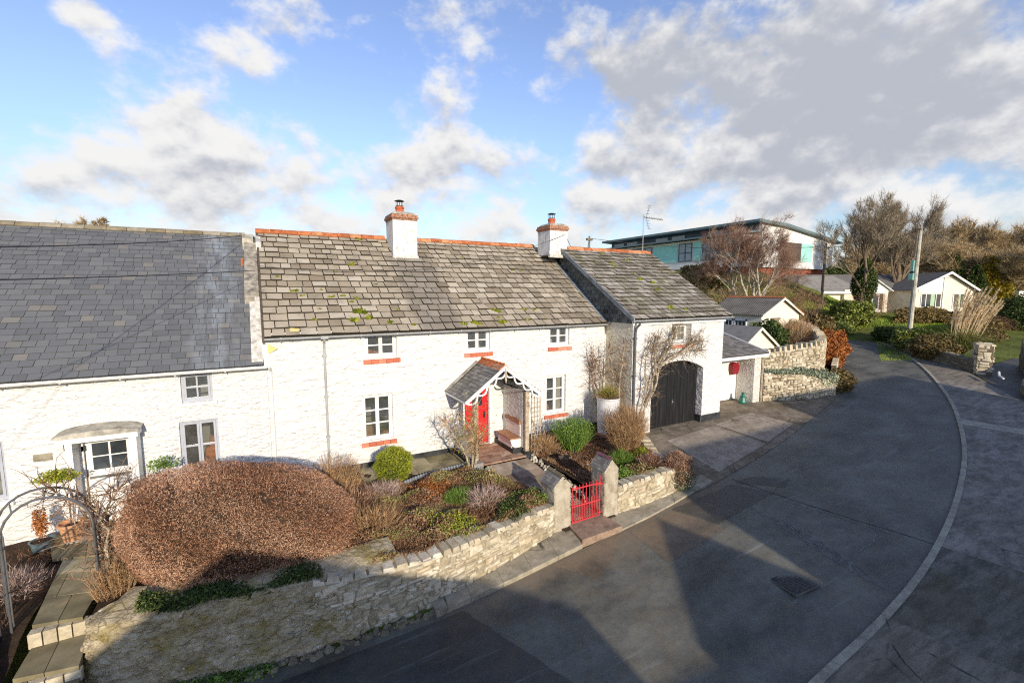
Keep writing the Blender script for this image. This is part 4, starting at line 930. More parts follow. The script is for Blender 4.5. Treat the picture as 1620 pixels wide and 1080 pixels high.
mb = MB(); gutter(mb, -16, .05, 13.72, 3.36, .065)
mb.tube([(.10, 13.72, 3.34), (.13, 13.9, 3.2), (.13, 13.93, 3.0), (.13, 13.93, -.2)], .035, 8); mb.build('gutter', M['gutter_white'], lc)
mb = MB(); mb.box(-15.9, .04, 13.955, 13.998, 3.27, 3.40); mb.build('eaves_board', M['white_smooth'], lc)
# party wall upstand between the two roofs
kL = sl_[2]/sl_[1]; zl = lambda y: 3.40+kL*(y-13.8)
mb = MB(); mb.prism([(y, z) for y, z in ((15.7, zl(15.7)-.1), (15.75, zl(15.7)+.30), (16.7, zl(16.7)+.26), (16.7, zl(16.7)-.1))], 0, -.42, -.04)
mb.prism([(16.7, zl(16.7)-.1), (16.7, zl(16.7)+.2), (17.9, zl(17.9)+.28), (17.9, zl(17.9)-.1)], 0, -.40, -.04)
mb.build('party_wall', M['render_grey'], lc)
each('broken_brickwork', M['cement'], lc, [lambda q: q.prism([(17.9, 6.6), (17.9, 7.12), (18.2, 7.30), (18.5, 7.25), (18.5, 6.8)], 0, -.44, -.12)])
each('loose_brick', M['terracotta'], lc, [lambda q: q.prism([(17.2, 6.18), (17.2, 6.33), (17.36, 6.42), (17.36, 6.25)], 0, -.50, -.42)])
mb = MB(); mb.prism([(13.85, zl(13.85)), (13.85, zl(13.85)+.10), (15.74, zl(15.7)+.26), (15.74, zl(15.7)+.0)], 0, -.16, -.03)
mb.prism([(13.85, zl(13.85)+.02), (13.85, zl(13.85)+.07), (15.7, zl(15.7)+.12), (15.7, zl(15.7)+.02)], 0, -.30, -.161)
each('wall_end', M['white_smooth'], lc, [lambda q: q.box(-.035, .049, 13.985, 14.4, 3.25, 4.12)]); each('ridge_mortar', M['mortar_white'], lc, [lambda q: q.prism([(17.6, 6.62), (17.6, 6.98), (18.5, 7.38), (18.5, 7.2)], 0, -.05, .10)])
mb.build('mortar_fillet', M['mortar_white'], lc)
casement(lc, *lw[0], 14.07, 2, 'grey_frame', lights=1, cols=2); casement(lc, *lw[1], 14.07, 2, 'grey_frame', lights=2, stuff=[('orange_lamp', [(.72, .14, 0, .5), (.8, .09, 0, .8)])]); casement(lc, *lw[2], 14.07, 2, 'grey_frame', lights=2, cols=1)
each('window_sill', M['white_smooth'], lc, [lambda q: q.box(-1.98, -1.14, 13.93, 14.01, 2.44, 2.515), lambda q: q.box(-2.05, -1.10, 13.93, 14.01, .58, .675), lambda q: q.box(-6.4, -5.1, 13.92, 14.01, .60, .715)])
mb = MB(); mb.box(-6.2, -.4, 15.6, 15.7, -.4, 3.3); mb.box(-4.7, -4.6, 14.2, 15.6, -.4, 3.3); mb.box(-2.6, -2.5, 14.2, 15.6, -.4, 3.3); mb.build('interior', M['interior'], lc)
# canopy, door and fittings
b = MB(); b.prism([(-4.20, 1.93), (-2.74, 1.93), (-2.74, 2.06), (-4.20, 2.06)], 1, 13.52, 13.995); b.box(-2.92, -2.78, 13.56, 13.99, -.22, 1.93); b.box(-4.05, -3.93, 13.56, 13.99, -.22, 1.93); pc = b.build('door_canopy', M['white_smooth'], lc)
b = MB(); V = []; n = 12
for i in range(n+1):
    x = -4.24+1.54*i/n; e = .10*sin(pi*min(1, i/n*1.0))**.5; V += [(x, 13.46, 2.065), (x, 13.50, 2.10+e*.8), (x, 13.99, 2.12+e*1.3)]
b.add(V, [(3*i, 3*i+3, 3*i+4, 3*i+1) for i in range(n)]+[(3*i+1, 3*i+4, 3*i+5, 3*i+2) for i in range(n)]+[(0, 1, 2), (3*n+2, 3*n+1, 3*n)]+[(0, 2, 3*n+2, 3*n)]); b.build('canopy_top', M['cement'], pc)
b = MB(); b.box(-3.84, -2.96, 14.06, 14.11, -.22, .92); b.box(-3.84, -2.96, 14.055, 14.11, .935, 1.84); ld = b.build('stable_door', M['white_smooth'], lc)
b = MB()
for i in range(2):
    for j in range(2): b.box(-3.72+i*.34, -3.42+i*.34, 14.045, 14.054, 1.10+j*.34, 1.41+j*.34)
b.build('pane', M['glass_dark'], ld)
b = MB(); b.box(-3.80, -2.98, 14.0, 14.055, .90, .945); b.tube([(-3.04, 14.02, 1.0), (-3.04, 14.0, 1.05)], .02, 6); b.box(-3.06, -3.02, 14.02, 14.056, .5, .62); b.build('handle', M['metal'], ld)
b = MB(); b.box(-4.16, -4.02, 13.86, 13.99, 1.70, 1.90); b.box(-3.90, -3.82, 14.0, 14.06, 1.60, 1.72); b.build('wall_lamp', M['black'], lc)
b = MB(); b.box(-4.14, -4.04, 13.85, 13.862, 1.73, 1.87); b.build('lamp_glass', M['planter'], lc)
b = MB(); b.box(-4.72, -4.40, 13.98, 13.999, 1.50, 1.66); b.build('name_plaque', M['slate_ridge'], lc)
b = MB(); b.box(-4.08, -2.72, 13.2, 14.0, -.6, -.235); b.build('door_step', M['cement'], lc)

# ---------------- garden walls ----------------
def rubble(root, path, thick, mat, core, ch=.15, sl=.28, coping='cap', seed=1, front=1, bothsides=False, name='stonework', cophang=.03, chj=.45):
    """rubble facing laid in wavering courses; path points (x, y, zbottom, ztop); front=1: face is on the right of the path direction"""
    r_ = random.Random(seed); P = np.array(path, float); s = np.r_[0, np.cumsum(np.linalg.norm(np.diff(P[:, :2], axis=0), axis=1))]; Ls = s[-1]
    def at(t, off, zf=None):
        q = [np.interp(t, s, P[:, i]) for i in range(4)]; e = .12
        a = [np.interp(max(0, t-e), s, P[:, i]) for i in range(2)]; b = [np.interp(min(Ls, t+e), s, P[:, i]) for i in range(2)]
        d = unit(np.array(b)-a); n_ = np.array([d[1], -d[0]])*front
        return q[0]+n_[0]*off, q[1]+n_[1]*off, q[2], q[3]
    mb = MB(); zmax = max(P[:, 3]-P[:, 2]); rows = max(1, int(zmax/ch))
    # course lines that wander and follow the wall's foot
    for side in ((1, -1) if bothsides else (1,)):
        base = 0 if side == 1 else -thick
        hs = []; z = 0
        while z < zmax+ch: h = ch*r_.uniform(1-chj, 1+chj); hs.append((z, z+h)); z += h
        for (h0, h1) in hs:
            t = -r_.random()*sl
            while t < Ls:
                wd = sl*r_.choice((.5, .7, 1, 1, 1.3, 1.7)); ta = max(0, t)+.008; tb = min(Ls, t+wd)-.008; t += wd
                if tb-ta < .05: continue
                x_, y_, zb, zt_ = at((ta+tb)/2, 0); hh = zt_-zb
                if h0 > hh-.03: continue
                top = min(h1, hh)
                sub = [(h0, top)] if (top-h0 < ch*.9 or r_.random() < .6) else [(h0, (h0+top)/2), ((h0+top)/2, top)]
                for (e0, e1) in sub:
                    g = .007; hh_ = e1-e0; j = lambda k=.034: r_.uniform(-k, k)*min(1.4, hh_/.10); out = r_.uniform(.012, .05); wv = .02*sin(ta*3+h0*9)
                    V = []
                    for (tt, hz) in ((ta+g, e0+g), (tb-g, e0+g), (tb-g, e1-g), (ta+g, e1-g)):
                        X, Y, zb_, _ = at(min(Ls, max(0, tt+j())), (base*1.0+(-.006 if side == 1 else .006))*1.0); V.append((X, Y, zb_+hz+j(.024)+wv))
                    c = np.mean(V, axis=0)
                    xx, yy, _, _ = at((ta+tb)/2, 1); x0, y0, _, _ = at((ta+tb)/2, 0); nn = np.array([xx-x0, yy-y0, 0])*side
                    F_ = [tuple(np.array(v)*(.80)+c*.20+nn*(out*r_.uniform(.5, 1.2)+j(.012))) for v in V]
                    mid = tuple(np.mean(F_, axis=0)+nn*r_.uniform(.0, .02))
                    mb.add(V+F_+[mid], [(4, 5, 8), (5, 6, 8), (6, 7, 8), (7, 4, 8), (0, 1, 5, 4), (1, 2, 6, 5), (2, 3, 7, 6), (3, 0, 4, 7)], r_.random())
    if coping:
        t = 0
        while t < Ls-.06:
            wd = min(Ls-t, r_.uniform(.13, .30) if coping != 'cock' else r_.uniform(.15, .22)); a, b = t+.008, t+wd-.008; t += wd
            kk = locals().get('kk', 0)+1; hgt = r_.uniform(.05, .10) if coping == 'cap' else (r_.uniform(.20, .30) if kk % 2 else .03)
            V = []
            for (tt, off) in ((a, cophang), (b, cophang), (b, -thick-cophang), (a, -thick-cophang)):
                X, Y, _, zt_ = at(tt, off); V.append((X, Y, zt_-.03))
            c = np.mean(V, axis=0); T = [((v[0]*.8+c[0]*.2)+r_.uniform(-.012, .012), (v[1]*.8+c[1]*.2)+r_.uniform(-.01, .01), v[2]+hgt+r_.uniform(-.015, .02)) for v in V]
            mb.add(V+T, [(4, 5, 6, 7), (0, 1, 5, 4), (1, 2, 6, 5), (2, 3, 7, 6), (3, 0, 4, 7)], r_.random())
    st = mb.build(name, mat, root)
    cb = MB(); n = max(2, int(Ls/.3))
    for i in range(n):
        t0, t1 = Ls*i/n, Ls*(i+1)/n; q = []
        for tt in (t0, t1):
            for off in (-.004, -thick+.004):
                X, Y, zb, zt_ = at(tt, off); q += [(X, Y, zb-.4), (X, Y, zt_-.01)]
        cb.add(q, [(0, 4, 5, 1), (2, 3, 7, 6), (1, 5, 7, 3)]+([(0, 1, 3, 2)] if i == 0 else [])+([(4, 6, 7, 5)] if i == n-1 else []))
    cb.build('joint_mortar', core, root); return st

# limestone wall left of the gate
wl_ = thing('garden_wall', 'sunlit yellow limestone rubble wall left of the red gate, below the brown flower bed', 'wall', (4, 8.5, -1.0))
WP = [(.55, 8.585, -1.26, .03), (1.3, 8.50, -1.20, -.03), (2.4, 8.44, -1.14, -.06), (3.4, 8.52, -1.1, -.07), (4.7, 8.76, -1.02, -.05), (6.27, 9.14, -.93, -.08)]
rubble(wl_, WP, .38, M['stone'], M['mortar_pale'], .125, .215, 'cap', 3)
wr_ = thing('garden_wall', 'sunlit yellow limestone rubble wall right of the red gate, ending at the round shrub', 'wall', (9.4, 9.1, -.8))
rubble(wr_, [(8.32, 9.12, -.86, -.05), (9.3, 9.1, -.80, .0), (10.3, 9.14, -.74, .03), (10.85, 9.2, -.70, -.02), (11.1, 9.7, -.62, -.08), (11.5, 10.6, -.5, -.10), (12.1, 11.6, -.35, -.02), (12.35, 12.35, -.25, .02)], .34, M['stone'], M['mortar_pale'], .13, .215, 'cap', 5)
# old rendered wall carrying the hedge
ow_ = thing('old_wall', 'lichened old rendered rubble wall under the big clipped hedge', 'wall', (-.8, 8.7, -1.2))
def oldwall_mesh():
    from mathutils import noise as mn, Vector
    P = np.array([(-2.88, 9.75, -1.4, -.12), (-2.84, 9.50, -1.35, -.12), (-2.3, 9.2, -1.32, -.05), (-1.5, 8.92, -1.3, .02), (-.3, 8.68, -1.28, .09), (.7, 8.58, -1.25, .06), (1.35, 8.56, -1.22, -.0), (2.2, 8.62, -1.2, -.06)]); s = np.r_[0, np.cumsum(np.linalg.norm(np.diff(P[:, :2], axis=0), axis=1))]
    nu, nv = 300, 96; V = []; F = []
    for i in range(nu+1):
        t = s[-1]*i/nu; q = [np.interp(t, s, P[:, k]) for k in range(4)]; a = [np.interp(max(0, t-.2), s, P[:, k]) for k in range(2)]; b = [np.interp(min(s[-1], t+.2), s, P[:, k]) for k in range(2)]
        d = unit(np.array(b)-a); n_ = np.array([d[1], -d[0]])
        for j in range(nv+1):
            v = j/nv
            if v < .72: h = v/.72; off = .16*(1-h)**1.4; z = q[2]+(q[3]-q[2])*h      # battered face
            else: h = (v-.72)/.28; off = -.75*h; z = q[3]+.09*sin(pi*min(1, h*1.6)*.5)+(.05*h)
            p = Vector((t*2.2, z*3.9+off*2, 7.3)); f1 = mn.fractal(p, .9, 2.1, 6); c_ = mn.cell(Vector((t*5.0+f1*.5, z*9.5+f1*.6, 2))) if v < .8 else 0
            dd_ = mn.voronoi(Vector((t*4.6+f1*.25, z*8.6, 3)))[0]; e_ = min(1, (dd_[1]-dd_[0])*3.2); face = 1 if v < .78 else .35
            off += f1*.05+(e_-.6)*.040*face+c_*.022*face-.10*sm(1.0, 2.0, q[0])+(.05*sm(-.4, -.9, z) if v < .72 else 0)*mn.noise(p*2)
            V.append((q[0]+n_[0]*off, q[1]+n_[1]*off, z+f1*.022))
    for i in range(nu):
        for j in range(nv): a = i*(nv+1)+j; F.append((a, a+nv+1, a+nv+2, a+1))
    return V, F
V, F = oldwall_mesh(); mk('wall_face', V, F, M['oldwall'], ow_, smooth=False)
# tumbled stones and weeds along its foot
b = MB(); r_ = random.Random(9)
def stonelump(b, c, s_, r_, fl=.6):
    V = [(c[0]+cos(k*pi/3+.3)*s_*r_.uniform(.7, 1.1), c[1]+sin(k*pi/3+.3)*s_*.8*r_.uniform(.7, 1.1), c[2]) for k in range(6)]
    T = [((v[0]-c[0])*.65+c[0], (v[1]-c[1])*.65+c[1], c[2]+s_*fl*r_.uniform(.7, 1.2)) for v in V]
    b.add(V+T, [tuple(range(6, 12))]+[(k, (k+1) % 6, 6+(k+1) % 6, 6+k) for k in range(6)], r_.random())
for i in range(95):
    x = -2.0+i*.053; y = np.interp(x, [-2.5, -1.5, 0, 1.5, 3], [8.95, 8.7, 8.44, 8.32, 8.25])+r_.uniform(-.10, .08); stonelump(b, (x, y, zg(x, y)-.01), r_.uniform(.04, .11), r_, .9)
b.build('foot_stones', M['stone_dark'], ow_)
strip('ledge', [(2.75, 8.12), (4.2, 8.20), (5.6, 8.34), (6.62, 8.44)], [(2.75, 8.44), (4.2, 8.62), (5.6, 8.95), (6.75, 9.25)], M['ledge'], .12, -.3, 36, .012, gap=7)
strip('ledge', [(7.92, 8.50), (9.4, 8.62), (11, 8.88), (12.2, 9.05)], [(7.85, 9.10), (9.4, 9.12), (10.9, 9.2), (12.2, 9.5)], M['ledge'], .06, -.3, 36, .006, gap=9)
b = MB(); b.slab([(6.64, 8.47, -.73), (7.94, 8.49, -.71), (7.84, 9.3, -.68), (6.74, 9.3, -.70)], .25); o = b.build('gate_step', M['step']); o['kind'] = 'structure'

# gate pillars with slate covered gable tops
def pillar(x0, x1, y0, y1, zb, ze, zr, label, capred):
    t = thing('gate_pillar', label, 'pillar', ((x0+x1)/2, y0, zb), 0, 'stone pillars of the red garden gate'); xm = (x0+x1)/2
    nx, nz = 10, 24; rs = np.random.RandomState(int(x0*10)); b = MB()
    V = []; F = []
    loop = [(x0, y0)]*0
    pts = []
    for i in range(nx): pts.append((x0+(x1-x0)*i/nx, y0))
    for i in range(nx): pts.append((x1, y0+(y1-y0)*i/nx))
    for i in range(nx): pts.append((x1-(x1-x0)*i/nx, y1))
    for i in range(nx): pts.append((x0, y1-(y1-y0)*i/nx))
    m = len(pts)
    for k in range(nz+1):
        for (x, y) in pts:
            f = k/nz; zt_ = ze+(zr-ze)*(1-abs(x-xm)/((x1-x0)/2)) ; z = zb+(zt_-zb)*f
            e = (rs.normal()*.010)*(1 if 0 < k < nz else .3); fl = 1+.10*(1-f)**3
            V.append((xm+(x-xm)*fl+e, (y0+y1)/2+(y-(y0+y1)/2)*fl+rs.normal()*.008, z))
    for k in range(nz):
        for i in range(m): F.append((k*m+i, k*m+(i+1) % m, (k+1)*m+(i+1) % m, (k+1)*m+i))
    F.append(tuple(nz*m+i for i in range(m)))
    mk('shaft', V, F, M['pillar'], t, smooth=True)
    for sgn in (-1, 1):
        xe = xm+sgn*(x1-x0)/2*1.16; v = np.array([xm-xe, 0, (zr-ze)*1.16]); b = MB(); Lv = np.linalg.norm(v)
        if sgn < 0: tiles(b, (xe, y1+.03, zr+.015-v[2]), (0, -1, 0), v, y1-y0+.04, Lv, .14, .09, .006, .003, gap=.006)
        else: tiles(b, (xe, y0-.01, zr+.015-v[2]), (0, 1, 0), v, y1-y0+.04, Lv, .14, .09, .006, .003, gap=.006)
        b.build('slate_cap', M['slate_small'], t)
    b = MB(); b.prism([(xm-.07, zr+.0), (xm, zr+.06), (xm+.07, zr+.0), (xm, zr+.035)], 1, y0+.0, y1+.03); b.build('ridge_tile', M['maroon_tile'] if capred else M['slate_ridge'], t)
    return t
M['maroon_tile'] = flat('purple ridge tile', (.20, .09, .10), .8, .2, .2, 8)
pillar(6.27, 6.78, 9.17, 9.78, -.95, .42, .66, 'stone gate pillar left of the red gate with grey slate cap', False)
pillar(7.86, 8.32, 9.10, 9.68, -.92, .56, .84, 'stone gate pillar right of the red gate with purple ridge on its slate cap', True)
# red iron gate
gt = thing('garden_gate', 'red painted iron bar gate between two stone pillars', 'gate', (7.32, 9.2, -.80))
b = MB(); xs_ = np.linspace(6.86, 7.76, 9); zt2 = lambda x: np.interp(x, [6.85, 7.76], [.20, .24])
for i, x in enumerate(xs_): b.tube([(x, 9.2, -.72), (x, 9.2, zt2(x)+(.10 if i % 2 == 0 else .10)+(.10 if x > 7.7 else 0))], [.011 if x < 7.7 else .018]*2, 8)
b.build('bars', M['red_gate'], gt)
b = MB()
for i in range(8): x = (xs_[i]+xs_[i+1])/2; b.tube([(x, 9.2, -.72), (x, 9.2, -.13), (x, 9.2, -.09)], [.009, .009, .001], 6)
b.build('dog_bars', M['red_gate'], gt)
b = MB()
for z, h in ((-.70, .03), (-.27, .03), (.21, .03)): b.box(6.83, 7.79, 9.19, 9.21, z, z+h)
b.bar((6.86, 9.225, -.68), (7.55, 9.225, -.26), .022, .008); b.build('rails', M['red_gate'], gt)
b = MB(); b.box(7.70, 7.86, 9.185, 9.215, .17, .20); b.box(7.70, 7.86, 9.185, 9.215, -.62, -.59); b.build('hinges', M['red_gate'], gt)
# pale rounded stones edging the path
def edging(pts, n, name, label, s_=.09):
    b = MB(); r_ = random.Random(n); P = resample(pts, n)
    for p in P:
        z = (zp(p[0], p[1]) if len(p) < 3 else p[2]); stonelump(b, (p[0]+r_.uniform(-.03, .03), p[1], z-.04), s_*r_.uniform(.8, 1.3), r_, 1.4)
        stonelump(b, (p[0]+r_.uniform(-.09, .09), p[1]+.05, z-.05), s_*r_.uniform(.6, 1.0), r_, .9)
    t = thing(name, label, 'edging', tuple(P[0][:2])+(-.1,)); b.build('stones', M['stone_edge'], t)
edging([(5.72, 12.05), (5.95, 11.3), (6.25, 10.5), (6.62, 9.95)], 20, 'stone_edging', 'pale lumpy stone edging on the left side of the garden path')
edging([(7.52, 12.3), (7.62, 11.6), (7.8, 10.7), (7.95, 9.9)], 20, 'stone_edging', 'pale lumpy stone edging on the right side of the garden path')
te = thing('rope_edging', 'blue grey wavy edging tiles between the patio and the flower bed', 'edging', (4, 12.55, 0)); b = MB()
for i, p in enumerate(resample([(3.3, 12.25), (3.9, 12.5), (4.6, 12.6), (5.40, 12.66)], 24)):
    b.lathe((p[0], p[1], -.08), [(.042, 0), (.045, .10), (.035, .135), (0, .15)], 8)
b.build('tiles', M['lead'], te)

# garden soil beds
def soilbed(name, poly_rows, zf):
    V = []; F = []; n = len(poly_rows[0])
    for row in poly_rows:
        for p in row: V.append((p[0], p[1], zf(p[0], p[1])+rnd.uniform(-.03, .03)))
    for i in range(len(poly_rows)-1):
        for j in range(n-1): F.append((i*n+j, i*n+j+1, (i+1)*n+j+1, (i+1)*n+j))
    mk(name, V, F, M['soil'], smooth=True, kind='structure')
def rows(A, B, n, m): A, B = resample(A, n), resample(B, n); return [[tuple(A[i]*(1-j/m)+B[i]*j/m) for i in range(n)] for j in range(m+1)]
zbed = lambda x, y: np.interp(y, [8.6, 9.3, 12.5], [-.16, -.10, -.04])
soilbed('flower_bed', rows([(-2.8, 9.6), (-1.5, 9.1), (0, 8.8), (1.5, 8.65), (3.4, 8.65), (4.7, 8.9), (6.35, 9.3), (6.68, 9.7)], [(-2.8, 14), (-1.5, 14), (0, 13.98), (1.5, 13.98), (3.4, 12.9), (4.5, 12.8), (5.4, 12.75), (5.62, 12.1)], 40, 20), zbed)
soilbed('flower_bed', rows([(7.85, 9.35), (8.8, 9.2), (9.8, 9.25), (10.8, 9.4), (11.1, 10.2)], [(7.5, 13.98), (8.8, 13.98), (10, 13.98), (11.5, 13.98), (12.0, 12.5)], 30, 20), lambda x, y: np.interp(y, [9.2, 12.5], [-.12, -.04]))
soilbed('flower_bed', rows([(-7, 9.4), (-5, 9.5), (-4.05, 9.6)], [(-7, 14), (-5, 14), (-4.3, 14)], 12, 16), lambda x, y: -.42+.03*(y-11))
soilbed('flower_bed', rows([(-4.6, 8.0), (-4.2, 8.0), (-3.72, 8.0)], [(-4.7, 12.9), (-4.4, 12.9), (-3.98, 12.9)], 6, 14), lambda x, y: -.40-.25*sm(10.4, 9.4, y))
# left garden path of flagstones with two steps
zlp = lambda x, y: -.30
paving('path_upper', [(-4.15, 12.6), (-2.75, 12.2), (-2.72, 13.25), (-4.6, 13.95)], 'flag', lambda x, y: -.26, (.7, .5))
paving('path_upper', [(-3.72, 10.25), (-3.02, 10.1), (-2.95, 12.4), (-4.0, 12.8)], 'flag', lambda x, y: -.30, (.42, .8), th=.14)
paving('path_lower', [(-3.68, 9.35), (-2.86, 9.2), (-2.95, 10.2), (-3.7, 10.3)], 'flag', lambda x, y: -.60, (.45, .9), th=.16)
paving('path_lower', [(-3.95, 8.2), (-2.8, 8.2), (-2.86, 9.3), (-3.70, 9.4)], 'flag', lambda x, y: -.80, (.6, .9), th=.2)
b = MB()
for i in range(4): b.box(-3.72+i*.19, -3.72+i*.19+.17, 10.06, 10.22, -.62, -.36-rnd.random()*.01)
for i in range(4): b.box(-3.70+i*.22, -3.70+i*.22+.20, 9.19, 9.30, -.86, -.68)
b.build('step_riser', M['stone'])['kind'] = 'structure'
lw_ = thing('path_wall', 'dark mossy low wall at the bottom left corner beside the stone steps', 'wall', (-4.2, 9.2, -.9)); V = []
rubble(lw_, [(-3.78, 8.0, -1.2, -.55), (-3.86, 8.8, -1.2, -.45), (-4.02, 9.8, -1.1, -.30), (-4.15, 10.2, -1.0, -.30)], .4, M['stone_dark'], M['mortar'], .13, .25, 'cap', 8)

# ---------------- plants of the front gardens ----------------
def clipped(name, label, cat, c, dim, mat, n, L, wd, ex=3.2, fn=None, group=None, seed=1, core='soil', zmin=-.95, chaos=.62, gaps=False, lumpy=1.0):
    """clipped shrub: dense twigs standing on a super-ellipsoid, over a dark inner mass"""
    rs = np.random.RandomState(seed); c = np.array(c, float); dim = np.array(dim, float)
    d = unit(rs.normal(size=(int(n*1.15), 3))); d = d[d[:, 2] > zmin][:n]
    def surf(d, k=1.0):
        r = 1/(np.sum(np.abs(d)**ex, 1)**(1/ex)); l = 1+.035*np.sin(d[:, 0]*7+1)*np.cos(d[:, 1]*6)+.03*np.sin(d[:, 2]*9+d[:, 0]*5)+.018*np.sin(d[:, 0]*23+d[:, 2]*17)*np.sin(d[:, 1]*19+d[:, 2]*21)
        l = 1+(l-1)*lumpy
        p = d*(r*l*k)[:, None]*dim
        return p
    u = rs.uniform(0, 1, len(d)); k = 1-.16*u**1.4; P = surf(d, 1.0)*k[:, None]
    if gaps:
        q = np.sin(P[:, 0]*6.1+1.3*np.sin(P[:, 2]*5))*np.sin(P[:, 2]*8.3+P[:, 0]*2.1)+.5*np.sin(P[:, 0]*13+P[:, 2]*11); kp = (q < 1.02)|(rs.uniform(0, 1, len(P)) < .25); P = P[kp]; d = d[kp]; u = u[kp]
    if fn is not None: P = fn(P)
    nn = unit(d/dim); V, F = blades(P+c, unit(nn*.55+rs.normal(size=d.shape)*chaos+np.array([0, 0, .12])), L*rs.uniform(.5, 1.3, len(d)), wd, rs)
    root = thing(name, label, cat, (c[0], c[1], c[2]-dim[2]), 0, group)
    rn = np.clip(.08+.92*rs.uniform(0, 1, len(d))+.12*np.sin(P[:, 0]*3+P[:, 2]*4), 0, 1)
    mk('twigs', V, F, mat, root, rn)
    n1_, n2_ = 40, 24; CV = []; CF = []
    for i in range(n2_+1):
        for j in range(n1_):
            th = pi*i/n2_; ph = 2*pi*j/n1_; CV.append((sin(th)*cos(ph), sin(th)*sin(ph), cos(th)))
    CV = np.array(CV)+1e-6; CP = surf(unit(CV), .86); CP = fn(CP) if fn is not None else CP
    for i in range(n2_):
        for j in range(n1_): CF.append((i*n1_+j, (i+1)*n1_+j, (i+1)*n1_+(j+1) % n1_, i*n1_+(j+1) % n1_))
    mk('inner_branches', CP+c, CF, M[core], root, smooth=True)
    return root
def hedge_taper(P):
    Q = P.copy(); x = P[:, 0]/2.05; Q[:, 2] = (P[:, 2]+1.0)*(1-.14*np.clip(x, -1, 1)-.10*np.clip(x, 0, 1)**2)-1.0
    Q[:, 1] = P[:, 1]-.30*np.clip(x, -1, 1)+.0*x; return Q
clipped('clipped_hedge', 'big rounded russet hedge of bare clipped twigs on the old roadside wall', 'hedge', (-.52, 10.22, .76), (1.98, 1.18, 1.10), M['hedge_big'], 250000, .048, .0068, 2.8, hedge_taper, seed=4, chaos=.95, gaps=True)
# ivy creeping out below the hedge
rs = np.random.RandomState(3); n = 6500; x = rs.uniform(-2.1, .75, n); y = np.interp(x, [-2.3, -1.5, -.3, .7], [9.22, 8.98, 8.76, 8.68])+rs.uniform(-.06, .40, n); z = .05+.14*rs.uniform(0, 1, n)+.10*np.sin(x*5)*.5
V, F = leaves(np.stack([x, y, z], 1), .032*rs.uniform(.6, 1.3, n), rs); mk('ivy', V, F, M['dark_green'], None, rs.uniform(0, 1, n), loc=(-.7, 9, 0), label='dark ivy creeping along the wall top below the clipped hedge', cat='ivy')
rs = np.random.RandomState(6); n = 1500; x = -2.0+1.9*rs.uniform(0, 1, n)**1.3; y = np.interp(x, [-2.5, -1.5, 0, 1.5], [8.95, 8.66, 8.38, 8.3])+rs.normal(size=n)*.07; z = -1.27+.0+rs.uniform(0, .15, n)
V, F = leaves(np.stack([x, y, z], 1), .03*rs.uniform(.6, 1.4, n), rs); mk('wall_foot_weeds', V, F, M['green'], None, rs.uniform(0, .7, n), loc=(-1, 8.5, -1.27), label='green weeds growing along the foot of the old wall', cat='weeds', kind='stuff')
# ground cover in the beds
def cover(name, n, fx, size, mat, label, seed, hgt=.2, lo=0, hi=1, mode='leaf', clump=1.0):
    rs = np.random.RandomState(seed); x, y, z0 = fx(rs, n)
    hl = .5+.5*np.sin(x*3.1+1.3*np.sin(y*2.3))*np.cos(y*3.7+.8*np.sin(x*2.9)); hl = hl*clump+.25*(1-clump)
    z = z0+hgt*hl*rs.uniform(.2, 1, len(x))
    P = np.stack([x, y, z], 1); tone = .5+.5*np.sin(x*1.7+2.2*np.sin(y*1.9+.6))*np.sin(y*2.6+1.1*np.sin(x*2.4)); rn = np.clip(lo+(hi-lo)*(.62*tone+.5*rs.uniform(0, 1, len(x))-.06), 0, 1)
    if mode == 'leaf': V, F = leaves(P, size*rs.uniform(.5, 1.4, len(x)), rs)
    else: V, F = blades(P-[0, 0, .03], unit(rs.normal(size=P.shape)*.8+np.array([0, 0, .9])), size*rs.uniform(.5, 1.5, len(x)), size*.09, rs)
    return mk(name, V, F, mat, None, rn, loc=(float(np.mean(x)), float(np.mean(y)), 0), label=label, cat='ground cover', kind='stuff')
def fx_left(rs, n):
    x = rs.uniform(1.15, 6.2, n*2); y = rs.uniform(8.7, 12.7, n*2); yl = np.interp(x, [1, 1.5, 3.4, 4.7, 6.35], [8.85, 8.75, 8.75, 9.0, 9.4]); yr = np.interp(x, [1, 2.3, 3.3, 5.4, 5.9, 6.3], [13.2, 12.7, 12.15, 12.4, 11.2, 10.2])
    k = (y > yl)&(y < yr)&(x < np.interp(y, [9.4, 10, 10.5, 11.3, 12.05], [6.35, 6.3, 6.08, 5.75, 5.5])); return x[k], y[k], zbed(x[k], y[k])
def fx_right(rs, n):
    x = rs.uniform(7.7, 11.7, n*2); y = rs.uniform(9.3, 13.8, n*2); xl = np.interp(y, [9.3, 12.5, 14], [8.05, 7.7, 7.6]); xr = np.interp(y, [9.3, 12, 14], [10.9, 11.9, 11.9])
    k = (x > xl)&(x < xr); return x[k], y[k], zbed(x[k], y[k])
def fx_far(rs, n):
    x = rs.uniform(-7, -4.1, n); y = rs.uniform(9.5, 13.6, n); return x, y, -.42+.03*(y-11)
cover('ground_cover', 38000, fx_left, .032, M['cover'], 'reddish brown and green winter ground cover left of the garden path', 1, .30, 0, .99)
cover('ground_cover', 15000, fx_left, .16, M['cover'], 'dry brown stems through the left flower bed', 2, .2, 0, .62, 'blade')
cover('ground_cover', 12000, fx_right, .030, M['cover'], 'sparse brown leaf litter in the bed right of the path', 3, .06, 0, .78, clump=.4)
cover('ground_cover', 3500, fx_far, .12, M['cover'], 'dead stems on the dark bed at the far left', 4, .12, 0, .5, 'blade')
